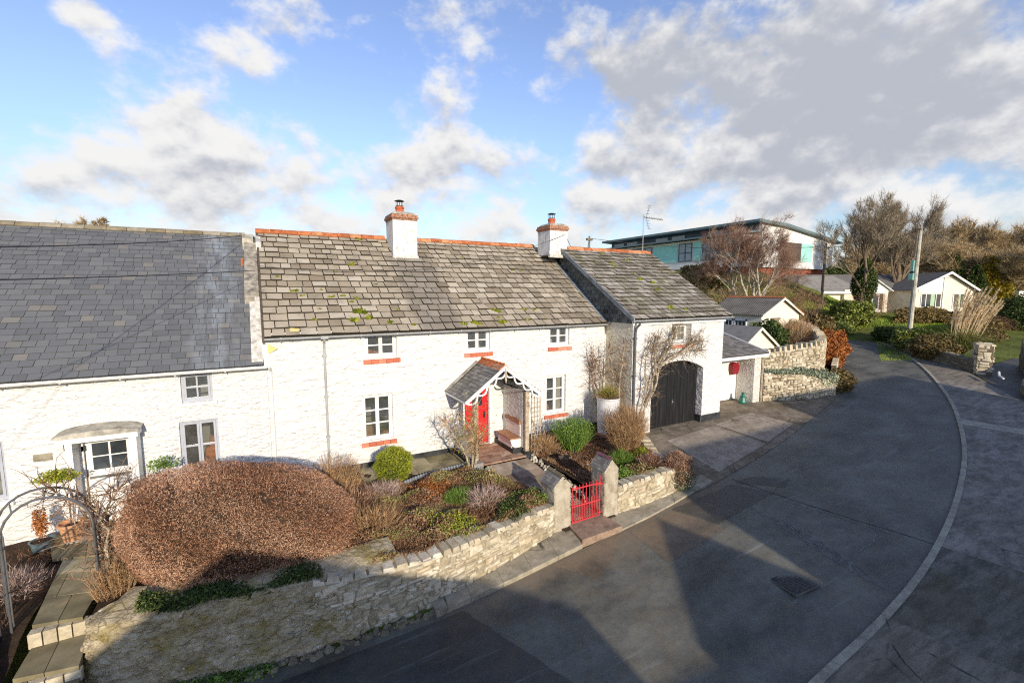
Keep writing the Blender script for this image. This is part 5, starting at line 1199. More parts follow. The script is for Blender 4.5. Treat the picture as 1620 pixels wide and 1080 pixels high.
# named shrubs of the beds
def twiggy(name, label, cat, base, spread, h, n, mat, wd=.012, lean=(0, 0), seed=1, r0=.08, curve=.5, group=None, seg=4, side=.25, tip=None, parts='stems'):
    """many-stemmed shrub: stems rise from the base and fan out, with side twigs"""
    rs = np.random.RandomState(seed); b = MB(); VV = []; FF = []; RR = []; off = 0
    for i in range(n):
        a = rs.uniform(0, 2*pi); q = rs.uniform(0, 1)**.6; ex = spread*q; top = np.array([cos(a)*ex+lean[0], sin(a)*ex+lean[1], h*rs.uniform(.65, 1.05)*(1-.25*q*q)])
        p0 = np.array([cos(a)*r0*q, sin(a)*r0*q, 0.]); pts = []
        for k in range(seg+1):
            t = k/seg; p = p0*(1-t)+top*t; out = (t**(1+curve)); p[:2] = p0[:2]*(1-out)+top[:2]*out; pts.append(p+rs.normal(size=3)*.012*h*(0 < k))
        sd_ = unit(np.cross(top-p0, rs.normal(size=3)))
        V = []
        for k, p in enumerate(pts): ww = wd*(1-.8*k/seg); V += [p-sd_*ww/2, p+sd_*ww/2]
        VV += V; FF += [(off+2*k, off+2*k+1, off+2*k+3, off+2*k+2) for k in range(seg)]; RR += [rs.uniform(0, 1)]*seg; off += len(V)
        for q_ in range(int(side*12)):
            t = rs.uniform(.35, 1); k = min(seg-1, int(t*seg)); p = pts[k]*(1-(t*seg-k))+pts[k+1]*(t*seg-k); d = unit(top-p0+rs.normal(size=3)*h*.45); l = h*rs.uniform(.06, .18)
            s2 = unit(np.cross(d, rs.normal(size=3)))*wd*.35; VV += [p-s2, p+s2, p+d*l, p+d*l]; FF.append((off, off+1, off+2, off+2) if False else (off, off+1, off+2)); RR.append(rs.uniform(0, 1)); off += 4
    V = np.array(VV)+np.array(base)
    root = thing(name, label, cat, base, 0, group); mk(parts, V, FF, mat, root, RR)
    return root
clipped('round_bush', 'lime green globe bush against the white wall by the patio', 'shrub', (3.08, 12.65, .42), (.50, .46, .48), M['lime'], 8000, .085, .018, 2.1, seed=2, core='dark_green', lumpy=2.4, chaos=.8)
twiggy('tan_shrub', 'tan dry stemmed shrub behind the right end of the clipped hedge', 'shrub', (1.45, 11.9, -.05), .75, 1.25, 420, M['tan_twigs'], .014, seed=3, side=.5, r0=.35)
twiggy('rosemary_bush', 'bright green upright rosemary bush under the right ground floor window', 'shrub', (9.15, 12.3, -.05), .88, 1.15, 340, M['green'], .022, seed=4, side=.1, r0=.3, curve=.3)
rs = np.random.RandomState(4); nn_ = 7000; a = rs.uniform(0, 2*pi, nn_); q = rs.uniform(0, 1, nn_)**.6; t = rs.uniform(.1, 1, nn_); P = np.stack([9.15+np.cos(a)*q*(.30+.56*t), 12.3+np.sin(a)*q*(.25+.5*t), -.05+1.08*t*(1-.22*q*q)], 1)
V, F = leaves(P, .034*rs.uniform(.6, 1.2, nn_), rs, np.array([0, 0, 1.2]), .3); o = mk('needles', V, F, M['green'], bpy.data.objects['rosemary_bush'], rs.uniform(0, 1, nn_))
twiggy('dry_fuchsia', 'tall fan shaped tan shrub of dry twigs in front of the planter', 'shrub', (10.35, 11.0, -.08), .80, 1.72, 800, M['tan_twigs'], .012, seed=5, side=1.2, r0=.10, curve=-.25, lean=(.0, .05))
clipped('wall_end_shrub', 'round grey green and russet shrub hanging over the right end of the wall', 'shrub', (10.95, 9.35, -.12), (.45, .42, .56), M['hedge'], 12000, .10, .010, 2.2, seed=7, lumpy=2.2)
rs = np.random.RandomState(17); P, d = ell_points(2600, (10.97, 9.22, -.28), (.46, .42, .42), rs, .12, -.9, .08); V, F = leaves(P, .02*rs.uniform(.6, 1.3, len(P)), rs); mk('leaves', V, F, M['silver'], bpy.data.objects['wall_end_shrub'], rs.uniform(0, .8, len(P)))
for i, (x, y, s_, h, m_, lb, kind) in enumerate([
    (10.55, 10.5, .30, .42, 'lime', 'small lime green cushion bush at the foot of the tall tan shrub', 'leaf'),
    (9.75, 10.55, .32, .34, 'green', 'small mid green clump behind the right gate pillar', 'blade'),
    (9.05, 9.75, .35, .32, 'green', 'low green herb clump just behind the right gate pillar', 'leaf'),
    (9.7, 9.65, .42, .34, 'cover', 'low mixed green and brown clump behind the right wall', 'leaf'),
    (10.35, 9.85, .38, .42, 'hedge', 'low russet twiggy clump beside the round wall shrub', 'blade'),
    (4.75, 9.95, .42, .50, 'heather', 'pale dry flower heads of a mophead shrub in the left bed', 'blade'),
    (4.25, 10.5, .35, .30, 'green', 'dark green strappy clump beside the pale dry flower heads', 'blade'),
    (5.85, 9.75, .48, .26, 'green', 'low bright green carpet plant by the left gate pillar', 'leaf'),
    (5.15, 9.35, .45, .34, 'dark_green', 'dark green low plant on the garden wall near the left pillar', 'leaf'),
    (3.6, 9.45, .55, .32, 'lime', 'yellow green leafy clump at the front of the left bed', 'leaf'),
    (5.2, 11.3, .55, .34, 'cover', 'brown and green leafy clump beside the left path edging', 'leaf'),
    (2.0, 10.1, .60, .55, 'tan_twigs', 'upright tawny grass clump beside the clipped hedge', 'blade'),
    (1.7, 11.4, .5, .5, 'hedge', 'russet dead stems between the hedge and the globe bush', 'blade'),
    (2.6, 11.7, .40, .35, 'heather', 'grey brown arching stems in front of the globe bush', 'blade'),
    (3.7, 11.3, .60, .30, 'rust_leaf', 'low rusty leaved clump in the middle of the left bed', 'leaf')]):
    bush('garden_plant', lb, 'plant', (x, y, zbed(x, y)-.03), (s_, s_*.85, h), M[m_], 2600 if kind == 'leaf' else 1500, .026 if kind == 'leaf' else .17, kind, None, .6, .5, stem=False, seed=30+i, wfac=.06)
# white planter with grass
pl = thing('tall_planter', 'tall white cylindrical planter of grass beside the downpipe', 'planter', (11.25, 12.95, .0)); b = MB(); b.lathe((11.25, 12.95, .06), [(0, 0), (.36, 0), (.38, .04), (.42, 1.30), (.445, 1.32), (.44, 1.36), (.40, 1.35), (.39, 1.25), (0, 1.25)], 32); b.build('pot', M['planter'], pl)
b = MB()
for i in range(3): b.box(10.85+i*.27, 11.10+i*.27, 12.75, 13.15, -.05, .06)
b.build('brick_foot', M['brick'], pl)
rs = np.random.RandomState(8)
def grasstuft(name, c, n, L, spread, mat, parent, rs, droop=.5, wd=.008, dirb=(0, 0)):
    VV = []; FF = []; RR = []; off = 0
    for i in range(n):
        a = rs.uniform(0, 2*pi); e = rs.uniform(.1, 1); d = np.array([cos(a)*e*spread+dirb[0], sin(a)*e*spread+dirb[1], 1.0]); d = unit(d); l = L*rs.uniform(.5, 1.15); p = np.array([c[0]+cos(a)*e*.3*L*.3, c[1]+sin(a)*e*.3*L*.3, c[2]]); s_ = unit(np.cross(d, rs.normal(size=3)))*wd
        for k in range(5):
            ww = (1-k/4.2); VV += [p-s_*ww, p+s_*ww]
            if k < 4: FF.append((off+2*k, off+2*k+1, off+2*k+3, off+2*k+2)); RR.append((i*.37) % 1)
            p = p+d*l/4; d = unit(d+np.array([0, 0, -droop*(k+1)*.35]))
        off += 10
    return mk(name, np.array(VV), FF, mat, parent, RR)
grasstuft('grass', (11.25, 12.95, 1.3), 420, .75, .9, M['lime'], pl, rs, .55, .007, (-.15, 0)); grasstuft('grass', (11.25, 12.95, 1.28), 420, .95, 1.5, M['tan_twigs'], pl, rs, .7, .006, (-.25, 0))

# woody plants: recursive branching
def grow(tr, cr, p, d, L, r, lev, mx, rs, ang=.6, ratio=.68, nch=5, wob=.13, up=.08, tw=.01, twn=5, wind=(0, 0, 0), thick=.012, trunk_lev=1, minr=.004, twl=.5):
    n = 5 if lev == 0 else 4; pts = [np.array(p, float)]; ds_ = [d]
    for i in range(n):
        d = unit(d+rs.normal(size=3)*wob+np.array([0, 0, up])+np.array(wind)*(lev*.35)); pts.append(pts[-1]+d*L/n); ds_.append(d)
    m_ = tr if lev <= trunk_lev else cr; e = r*.5
    m_.tube(pts, [r+(e-r)*i/n for i in range(n+1)], 7 if lev == 0 else (5 if lev == 1 else 3), rs.uniform(0, 1), cap=False)
    if lev < mx:
        k = max(2, int(nch*rs.uniform(.75, 1.25)))
        for j in range(k):
            t = rs.uniform(.30 if lev else .28, 1.0) if j else 1.0; i = min(n-1, int(t*n)); q = pts[i]*(1-(t*n-i))+pts[i+1]*(t*n-i)
            ax = unit(np.cross(ds_[i], rs.normal(size=3))); aa = ang*rs.uniform(.6, 1.3)*(0.35 if j == 0 else 1); nd = unit(ds_[i]*cos(aa)+ax*sin(aa))
            grow(tr, cr, q, nd, L*ratio*rs.uniform(.75, 1.15)*(1-.25*t), max(minr, e*.8*(1.25-.5*t)), lev+1, mx, rs, ang, ratio, nch, wob, up, tw, twn, wind, thick, trunk_lev, minr, twl)
    else:
        for j in range(twn):
            t = rs.uniform(0, 1); i = min(n-1, int(t*n)); q = pts[i]; dd = unit(ds_[i]+rs.normal(size=3)*.55+np.array(wind)*.8); l = L*twl*rs.uniform(.6, 1.4)
            s_ = unit(np.cross(dd, rs.normal(size=3)))*tw*.5; mid = q+dd*l*.5+rs.normal(size=3)*l*.05; e_ = q+unit(dd+np.array([0, 0, up*2])+np.array(wind)*.3)*l
            cr.add([q-s_, q+s_, mid+s_*.7, mid-s_*.7, e_], [(0, 1, 2, 3), (3, 2, 4)], rs.uniform(0, 1))
def tree(name, label, base, h, seed, bark, twig, mx=4, nch=5, ang=.6, ratio=.68, trunks=1, r=None, up=.08, tw=.02, twn=5, wind=(0, 0, 0), lean=(0, 0), cat='tree', group=None, wob=.13, tl=.42, minr=.006, twl=.6, spread=.35, trunk_lev=1, crown='crown', wide=1.0):
    rs = np.random.RandomState(seed); root = thing(name, label, cat, base, 0, group); T, C_ = MB(), MB(); r = r or h*.018
    for i in range(trunks):
        a = 2*pi*i/max(1, trunks)+rs.uniform(0, 1); sp = spread if trunks > 1 else .05
        d = unit(np.array([cos(a)*sp+lean[0], sin(a)*sp+lean[1], 1.0])); grow(T, C_, np.array(base)+np.array([cos(a)*r*.8*(trunks > 1), sin(a)*r*.8*(trunks > 1), -.1]), d, h*tl, r*(1 if trunks == 1 else .7), 0, mx, rs, ang, ratio, nch, wob, up, tw, twn, wind, .01, trunk_lev, minr, twl)
    B0 = np.array(base, float); hm = max(v[2] for v in C_.v)-B0[2]; k_ = h/hm
    for Q_ in (T, C_): A_ = np.array(Q_.v); A_ = B0+(A_-B0)*np.array([k_*wide, k_*wide, k_]); Q_.v = [tuple(v) for v in A_]
    T.build('trunk', bark, root); C_.build(crown, twig, root); return root
def copytree(src, loc, rz, s_, label, group=None):
    r = src.copy(); COL.objects.link(r); r.location = loc; r.rotation_euler = (0, 0, rz); r.scale = s_; r['label'] = label
    if group: r['group'] = group
    for ch in list(src.children):
        c = ch.copy(); COL.objects.link(c); c.parent = r
        for g in list(ch.children): q = g.copy(); COL.objects.link(q); q.parent = c
    return r
# wall climber (trained bare shrub) on the garage corner and climber round the porch
def climber(name, label, paths, mat, n, seed, wd, twl, cat='climbing plant', flat_y=None, nside=3):
    rs = np.random.RandomState(seed); root = thing(name, label, cat, tuple(paths[0][0])); T, C_ = MB(), MB()
    for P in paths:
        P = np.array(P, float); Q = resample(P, 14)+rs.normal(size=(14, 3))*.018; r0 = wd*4.3; T.tube(Q, [r0*(1-.75*i/13) for i in range(14)], 6, rs.uniform(0, 1))
        for k in range(n):
            i = rs.randint(4, 13); p = Q[i]; d = unit(rs.normal(size=3)*np.array([1, .38, .9])+unit(Q[min(13, i+1)]-Q[i])*.5+np.array([0, -.05, .22])); l = twl*rs.uniform(.5, 1.3)
            pts = [p]; 
            for s_ in range(4): d = unit(d+rs.normal(size=3)*.30); pts.append(pts[-1]+d*l/4)
            C_.tube(pts, [wd*.8, wd*.7, wd*.55, wd*.45, wd*.25], 3, rs.uniform(0, 1), cap=False)
            for q_ in range(nside):
                j = rs.randint(1, 5); dd = unit(d+rs.normal(size=3)*.8); l2 = l*.35*rs.uniform(.4, 1.2); s2 = unit(np.cross(dd, rs.normal(size=3)))*wd*.45; C_.add([pts[j]-s2, pts[j]+s2, pts[j]+dd*l2], [(0, 1, 2)], rs.uniform(0, 1))
    T.build('stem', M['bark_pale'], root); C_.build('twigs', mat, root); return root
climber('wall_shrub', 'bare pale branched shrub trained on the garage wall over the arched door', [
    [(12.35, 12.3, -.1), (12.4, 12.3, .9), (12.75, 12.25, 1.7), (12.95, 12.3, 2.5), (13.5, 12.35, 3.1), (14.0, 12.35, 3.25)], [(12.4, 12.25, 0), (12.2, 12.2, 1.0), (12.45, 12.2, 1.8), (12.3, 12.25, 2.6), (12.6, 12.3, 3.3), (12.9, 12.3, 3.7)],
    [(12.5, 12.3, 1.0), (13.0, 12.25, 1.8), (13.1, 12.3, 2.6), (14.2, 12.3, 2.95), (15.4, 12.35, 3.05), (16.0, 12.38, 2.95)], [(13.2, 12.3, 2.6), (13.6, 12.3, 3.2), (13.8, 12.3, 3.7), (14.1, 12.3, 3.95)], [(14.3, 12.3, 2.95), (14.9, 12.3, 3.3), (15.5, 12.3, 3.35)], [(13.0, 12.3, 2.2), (12.9, 12.3, 3.0), (13.1, 12.3, 3.7)]], M['climber'], 75, 3, .0120, .66)
climber('wall_shrub', 'bare darker branched shrub in the corner between cottage and garage', [
    [(11.7, 12.9, .2), (11.6, 13.0, 1.5), (11.65, 13.2, 2.4), (11.5, 13.4, 3.4)], [(11.7, 12.9, .4), (11.75, 12.9, 1.8), (11.8, 12.8, 2.8), (11.78, 12.7, 3.6)], [(11.6, 13.1, 1.6), (11.2, 13.5, 2.3), (10.95, 13.7, 3.1)], [(11.3, 13.6, .6), (11.1, 13.75, 1.9), (11.2, 13.8, 2.9)]], M['climber_brown'], 80, 5, .0105, .58)
climber('porch_climber', 'straggly bare climber with yellowing leaves on the left porch post', [
    [(5.35, 12.25, -.1), (5.38, 12.25, .8), (5.3, 12.2, 1.5), (5.5, 12.2, 2.0)], [(5.4, 12.2, -.1), (5.55, 12.2, .9), (5.2, 12.15, 1.4), (4.95, 12.4, 1.7)], [(5.3, 12.3, 0), (5.1, 12.3, .7), (4.75, 12.5, 1.2), (4.6, 12.7, 1.6)], [(5.45, 12.3, 0), (5.62, 12.2, 1.0), (5.8, 12.15, 1.3)]], M['tan_twigs'], 75, 7, .0095, .50)
rs = np.random.RandomState(9); nn_ = 520; P = np.stack([rs.normal(size=nn_)*.28+5.25, rs.normal(size=nn_)*.1+12.25, rs.normal(size=nn_)*.35+1.15], 1); V, F = leaves(P, .028, rs); mk('leaves', V, F, M['lime'], bpy.data.objects['porch_climber'], rs.uniform(0, 1, nn_))
# trellis right of the porch
b = MB()
for i in range(4): b.box(7.60+i*.11, 7.628+i*.11, 12.50, 12.52, -.05, 2.0-.04*i)
for j in range(12): b.box(7.58, 7.96, 12.482, 12.499, .15+j*.155, .177+j*.155)
b.build('trellis', M['wood_pale'], None, loc=(7.77, 12.5, 0), label='narrow weathered wooden trellis standing right of the porch post', cat='trellis')
climber('rose_stems', 'thin bare rose stems climbing the trellis right of the porch', [[(7.8, 12.4, -.1), (7.75, 12.45, .7), (7.55, 12.45, 1.4), (7.45, 12.4, 1.8)], [(7.9, 12.4, 0), (8.1, 12.5, .7), (8.0, 12.6, 1.3)]], M['climber'], 26, 12, .006, .3)
bush('dry_border_plants', 'brown dead border stems at the foot of the trellis', 'plant', (7.95, 12.35, -.05), (.45, .4, .6), M['tan_twigs'], 1500, .20, 'blade', None, .7, .5, stem=False, seed=77, wfac=.05)
b = MB(); b.add([(7.95, 11.35, .16), (8.25, 11.28, .16), (8.25, 11.36, .22), (7.95, 11.43, .22)], [(0, 1, 2, 3)]); b.box(8.08, 8.12, 11.34, 11.37, -.08, .17); b.build('plant_marker', M['wood_dark'], None, loc=(8.1, 11.35, 0), label='small dark plant marker in the bed right of the porch', cat='marker')
b = MB(); b.box(5.36, 5.68, 12.12, 12.36, -.1, .18); b.build('stone_block', M['slate_small'], None, loc=(5.5, 12.2, 0), label='blue grey stone block at the foot of the porch climber', cat='block')

# ---------------- left garden ----------------
ar_ = thing('garden_arch', 'grey metal hoop arch over the flagstone path, with climber on its right side', 'arch', (-3.4, 10.6, -.45))
def hoop(y, xl, xr, zt_, zs, zf): 
    pts = [(xr, y, zf), (xr, y, zs)]; n = 12
    for i in range(1, n): a = pi*i/n; pts.append(((xl+xr)/2+(xr-xl)/2*cos(a), y, zs+(zt_-zs)*sin(a)))
    return pts+[(xl, y, zs), (xl, y, zf)]
for k, (y, xl, xr, zt_) in enumerate(((10.35, -4.0, -2.83, 1.86), (10.95, -4.25, -2.98, 1.84))):
    b = MB(); b.tube(hoop(y, xl, xr, zt_, 1.25, -.42), .020, 8); b.build('hoop', M['metal'], ar_)
b = MB()
for i in (3, 6, 9):
    a = pi*i/12; b.tube([((-4.0-2.83)/2+.585*cos(a), 10.35, 1.25+.61*sin(a)), ((-4.25-2.98)/2+.635*cos(a), 10.95, 1.25+.59*sin(a))], .013, 6)
for k in range(3):
    b.bar((-2.83-.05*k, 10.45+.16*k, -.42), (-2.83-.05*k, 10.45+.16*k, 1.2), .016)
for z in (.1, .6, 1.1): b.bar((-2.83, 10.35, z), (-2.98, 10.95, z), .016)
for k in range(3): b.bar((-4.02-.07*k, 10.5+.16*k, -.42), (-4.02-.07*k, 10.5+.16*k, 1.25), .016)
b.build('side_bars', M['metal'], ar_)
rl = thing('garden_railing', 'dark flat bar railing beside the path at the far left', 'railing', (-4.4, 10.2, -.45)); b = MB()
for i in range(7): x = -4.08-i*.15; b.box(x-.018, x+.018, 10.19, 10.205, -.5, 1.12-.10*i)
b.build('bars', M['black'], rl); b = MB(); b.bar((-4.02, 10.2, 1.15), (-5.1, 10.2, .45), .05, .03); b.bar((-4.02, 10.2, .35), (-5.1, 10.2, -.1), .03, .02); b.build('rail', M['black'], rl)
climber('arch_climber', 'tangled brown bare climber on the right side of the garden arch', [
    [(-2.7, 10.5, -.4), (-2.75, 10.5, .4), (-2.68, 10.55, 1.1), (-2.85, 10.6, 1.55)], [(-2.6, 10.7, -.4), (-2.7, 10.8, .7), (-2.75, 10.8, 1.3), (-2.55, 10.9, 1.75)], [(-2.75, 10.6, .2), (-2.9, 10.6, 1.2), (-3.2, 10.7, 1.75), (-3.7, 10.8, 1.8)], [(-2.65, 10.6, -.3), (-2.6, 10.65, .6), (-2.45, 10.7, 1.3), (-2.15, 10.8, 1.65)]], M['climber_brown'], 80, 15, .0115, .62)
twiggy('straw_clump', 'straw coloured dead grass clump between the arch and the hedge', 'grass', (-2.62, 10.35, -.30), .42, .8, 330, M['tan_twigs'], .010, seed=16, side=.8, r0=.2, curve=.0)
def potted(label, loc, r, h, pm, prof=None):
    t = thing('potted_plant', label, 'pot plant', loc); b = MB(); b.lathe(loc, prof or [(0, 0), (r*.68, 0), (r*.95, h*.82), (r*1.06, h*.84), (r*1.08, h), (r*.96, h), (r*.92, h*.86), (0, h*.86)], 28); b.build('pot', M[pm], t)
    b = MB(); b.lathe((loc[0], loc[1], loc[2]+h*.84), [(r*.9, 0), (0, .02)], 16); b.build('compost', M['soil'], t); return t
t1 = potted('small standard bay tree in a big terracotta pot beside the white porch', (-4.03, 13.42, -.26), .23, .42, 'pot')
b = MB(); b.tube([(-4.03, 13.42, .1), (-4.02, 13.40, .6), (-4.1, 13.4, 1.15)], [.02, .016, .012], 6); b.tube([(-3.98, 13.42, .1), (-3.92, 13.40, .6), (-3.98, 13.4, 1.0)], [.012, .01, .008], 6); b.build('stem', M['bark_pale'], t1)
rs = np.random.RandomState(21); P, d = ell_points(620, (-4.2, 13.4, 1.22), (.36, .28, .20), rs, .9); V, F = leaves(P, .055*rs.uniform(.6, 1.2, len(P)), rs, None, .36); mk('foliage', V, F, M['lime'], t1, rs.uniform(.3, 1, len(P)))
t2 = potted('rusty orange columnar plant in a blue glazed pot on the flagstones', (-4.50, 13.30, -.28), .20, .20, 'pot_blue', [(0, 0), (.17, 0), (.20, .17), (.22, .20), (.19, .20), (.17, .14), (0, .14)])
rs = np.random.RandomState(22); P, d = ell_points(900, (-4.5, 13.3, .30), (.13, .12, .36), rs, .8, -1); V, F = leaves(P, .028, rs); mk('foliage', V, F, M['rust_leaf'], t2, rs.uniform(.2, 1, len(P)))
t3 = potted('small green shrub in front of the wall right of the white porch', (-2.28, 13.5, -.25), .16, .3, 'pot')
b = MB(); b.tube([(-2.28, 13.5, .0), (-2.26, 13.5, .5), (-2.3, 13.5, .9)], [.02, .014, .01], 6); b.build('stem', M['bark'], t3)
rs = np.random.RandomState(23); P, d = ell_points(420, (-2.3, 13.5, 1.12), (.32, .22, .26), rs, .9); V, F = leaves(P, .040*rs.uniform(.6, 1.2, len(P)), rs, None, .4); mk('foliage', V, F, M['green'], t3, rs.uniform(.2, 1, len(P)))
bush('heather_clump', 'pale feathery heather clump beside the dark railing', 'plant', (-4.35, 11.6, -.42), (.38, .35, .48), M['heather'], 1600, .14, 'blade', None, .6, .5, stem=False, seed=71, wfac=.06)
twiggy('dry_reeds', 'row of grey dry stems standing against the wall right of the double window', 'plant', (-.75, 13.2, .1), .55, 1.05, 46, M['heather'], .012, seed=25, side=.4, r0=.4)

# ---------------- carport, outbuildings and the curved wall ----------------
cp = thing('carport', 'lean-to carport with slate roof and white masonry pier right of the garage', 'carport', (19, 13, 0))
v_ = np.array([0, 15.4-12.9, .72]); b = MB(); b.add([(17.1, 12.9, 2.44), (20.95, 12.9, 2.44), (20.95, 15.4, 3.16), (17.1, 15.4, 3.16)], [(0, 1, 2, 3)], .1)
tiles(b, (17.12, 12.88, 2.47), U, v_, 3.8, np.linalg.norm(v_), .3, .2, .010, .006); b.build('roof', M['slate_small'], cp)
b = MB(); b.prism([(12.84, 2.38), (12.84, 2.52), (15.4, 3.26), (15.4, 3.10)], 0, 20.95, 21.0); b.box(17.15, 20.9, 12.80, 12.85, 2.30, 2.44); b.build('verge_board', M['white_smooth'], cp)
b = MB(); b.box(20.12, 20.62, 13.0, 13.88, .12, 2.44); b.build('pier', M['pillar_rough'], cp)
b = MB(); b.box(20.10, 20.64, 12.98, 13.89, -.5, .12); b.build('pier_plinth', M['plinth'], cp)
b = MB(); b.box(17.1, 20.11, 13.90, 13.98, .15, 2.62); b.build('back_wall', M['lintel'], cp)
b = MB(); b.box(17.1, 20.09, 13.86, 13.97, -.5, .15); b.build('back_plinth', M['plinth'], cp)
b = MB(); b.tube([(20.72, 12.96, 2.4), (20.72, 12.96, -.1)], .03, 8); b.box(20.66, 20.78, 12.97, 13.05, -.3, 2.44); b.build('post', M['wood_pale'], cp)
b = MB(); b.prism([(19.55, 1.42), (19.90, 1.42), (19.96, 1.62), (19.96, 1.86), (19.88, 1.96), (19.57, 1.96), (19.49, 1.86), (19.49, 1.62)], 1, 13.66, 13.895); b.box(19.47, 19.98, 13.64, 13.68, 1.76, 1.82)
b.build('wall_box', M['maroon'], None, loc=(19.7, 13.6, 1.4), label='maroon plastic box fixed on the cream back wall of the carport', cat='letterbox')
b = MB(); b.lathe((19.75, 13.25, .02), [(0, 0), (.17, .0), (.19, .15), (.14, .36), (.06, .50), (.08, .58), (0, .55)], 10); b.build('rubbish_bag', M['green_bag'], None, loc=(19.75, 13.25, 0), label='tied green plastic bag on the floor beside the carport pier', cat='bag')
def gable_hut(root, x0, x1, y0, y1, zb, ze, zr, wall, roof, over=.15, xr=None, side=None):
    xm = xr or (x0+x1)/2; b = MB(); b.add([(x0, y0, zb), (x1, y0, zb), (x1, y0, ze), (xm, y0, zr), (x0, y0, ze)], [(0, 1, 2, 3, 4)]); b.add([(x0, y0, zb), (x0, y1, zb), (x0, y1, ze), (x0, y0, ze)], [(3, 2, 1, 0)][::-1]); b.add([(x1, y0, zb), (x1, y1, zb), (x1, y1, ze), (x1, y0, ze)], [(0, 1, 2, 3)])
    b.add([(x0, y1, zb), (x1, y1, zb), (x1, y1, ze), (xm, y1, zr), (x0, y1, ze)], [(4, 3, 2, 1, 0)]); b.build('wall', wall, root)
    b = MB(); k0 = (zr-ze)/(xm-x0); k1 = (zr-ze)/(x1-xm)
    b.prism([(x0-over, ze-k0*over+.03), (xm, zr+.05), (xm, zr+.11), (x0-over, ze-k0*over+.10)], 1, y0-over, y1+over); b.prism([(x1+over, ze-k1*over+.03), (xm, zr+.05), (xm, zr+.11), (x1+over, ze-k1*over+.10)], 1, y0-over, y1+over); b.build('roof', roof, root)
    b = MB()
    for (xa, za) in ((x0-over, ze-k0*over), (x1+over, ze-k1*over)): b.prism([(xa, za-.06), (xm, zr-.06), (xm, zr+.09), (xa, za+.08)], 1, y0-over-.03, y0-over-.002)
    b.build('bargeboard', M['cream_light'], root)
def corr():
    t = NT('corrugated sheet roof', .8, .2); w_ = t.n('ShaderNodeTexWave'); w_.bands_direction = 'Y'; t.L(t.P, w_.inputs['Vector']); w_.inputs['Scale'].default_value = 2.2; w_.inputs['Distortion'].default_value = .1
    c = t.ramp(t.noise(1.6, 8, .7), [(.3, (.13, .11, .085)), (.7, (.28, .25, .205))]); c = t.mix(t.math('MULTIPLY', w_.outputs['Fac'], .35), c, (.08, .07, .055)); return t.fin(c, t.bump(w_.outputs['Fac'], .8, .05))
M['corr'] = corr()
ob = thing('outbuilding', 'small cream gabled outbuilding with dark slate roof behind the carport', 'outbuilding', (23.5, 15, 0))
gable_hut(ob, 21.9, 25.0, 15.0, 18.6, -.1, 2.35, 3.36, M['cream_light'], M['slate_small'], .16, 23.45)
sh = thing('garden_shed', 'cream garden room with red ridge and double glazed doors behind the curved wall', 'shed', (30.4, 18, .9))
gable_hut(sh, 28.3, 32.5, 18.0, 21.8, .5, 3.85, 4.86, M['cream_light'], M['corr'], .2)
b = MB(); b.prism([(30.25, 4.94), (30.4, 5.04), (30.55, 4.94), (30.4, 4.98)], 1, 17.8, 22.0); b.build('ridge_tiles', M['terracotta'], sh)
b = MB(); b.prism([(31.5, 4.38), (32.72, 3.79), (32.72, 3.84), (31.5, 4.43)], 1, 17.75, 17.79); b.build('verge_trim', M['terracotta'], sh)
b = MB()
for (y0, y1) in ((19.0, 19.9), (20.0, 20.9)):
    for z0, z1 in ((1.4, 1.45), (3.4, 3.5)): b.box(28.24, 28.30, y0, y1, z0, z1)
    for y in (y0, y1-.08): b.box(28.24, 28.30, y, y+.08, 1.4, 3.5)
    for k in range(1, 4): b.box(28.255, 28.295, y0, y1, 1.4+k*.52, 1.43+k*.52)
    for k in range(1, 3): b.box(28.255, 28.295, y0+k*.3, y0+k*.3+.03, 1.4, 3.5)
dd = b.build('glazed_doors', M['white_smooth'], sh); b = MB(); b.box(28.27, 28.285, 19.05, 19.85, 1.4, 3.45); b.box(28.27, 28.285, 20.05, 20.85, 1.4, 3.45); b.build('pane', M['glass_dark'], dd)
b = MB(); b.box(29.35, 30.2, 17.96, 18.0, 2.5, 3.5); b.box(29.25, 30.3, 17.94, 17.99, 3.52, 3.62); b.build('window', M['slate_ridge'], sh)
cw = thing('curved_wall', 'sunlit limestone wall with cock and hen coping curving round the lane corner', 'wall', (25, 13.5, .5))
rubble(cw, [(20.9, 14.1, .3, 2.15), (22.5, 13.75, .4, 2.25), (24.2, 13.35, .5, 2.40), (25.9, 13.15, .6, 2.52), (27.2, 13.5, .7, 2.62), (28.6, 14.4, .8, 2.80), (30.0, 15.6, .85, 3.0), (31.2, 16.9, .95, 3.2), (32.0, 18.2, 1.1, 3.3), (33.0, 20.5, 1.3, 3.45)], .35, M['stone'], M['mortar'], .17, .25, 'cock', 11, bothsides=True)
lwl = thing('terrace_wall', 'low limestone retaining wall under trailing silver plants at the lane edge', 'wall', (23, 12.3, 0))
rubble(lwl, [(20.85, 12.98, -.1, 1.40), (21.8, 12.55, -.05, 1.42), (22.8, 12.2, 0, 1.36), (23.8, 12.0, .05, 1.05), (25.1, 11.85, .1, .92), (25.6, 12.2, .15, .9), (26.2, 12.9, .3, .9), (27.0, 13.3, .5, .9)], .4, M['stone'], M['mortar'], .15, .24, 'cap', 12)
mk('terrace_soil', [(20.9, 13.05, 1.32), (22.8, 12.4, 1.28), (25.2, 12.1, .84), (26.6, 13.1, .82), (27.2, 13.5, .85), (25.9, 13.3, 1.3), (22.5, 13.9, 1.36), (20.9, 14.2, 1.36)], [(0, 1, 6, 7), (1, 2, 5, 6), (2, 3, 4, 5)], M['soil'], kind='structure')
rs = np.random.RandomState(31); n = 9000; t = rs.uniform(0, 1, n); x = 21.3+5.2*t; yb = np.interp(x, [21, 22.8, 25.1, 26.2, 27], [12.9, 12.2, 11.85, 12.9, 13.3]); q = rs.uniform(-.12, .9, n); y = yb+q
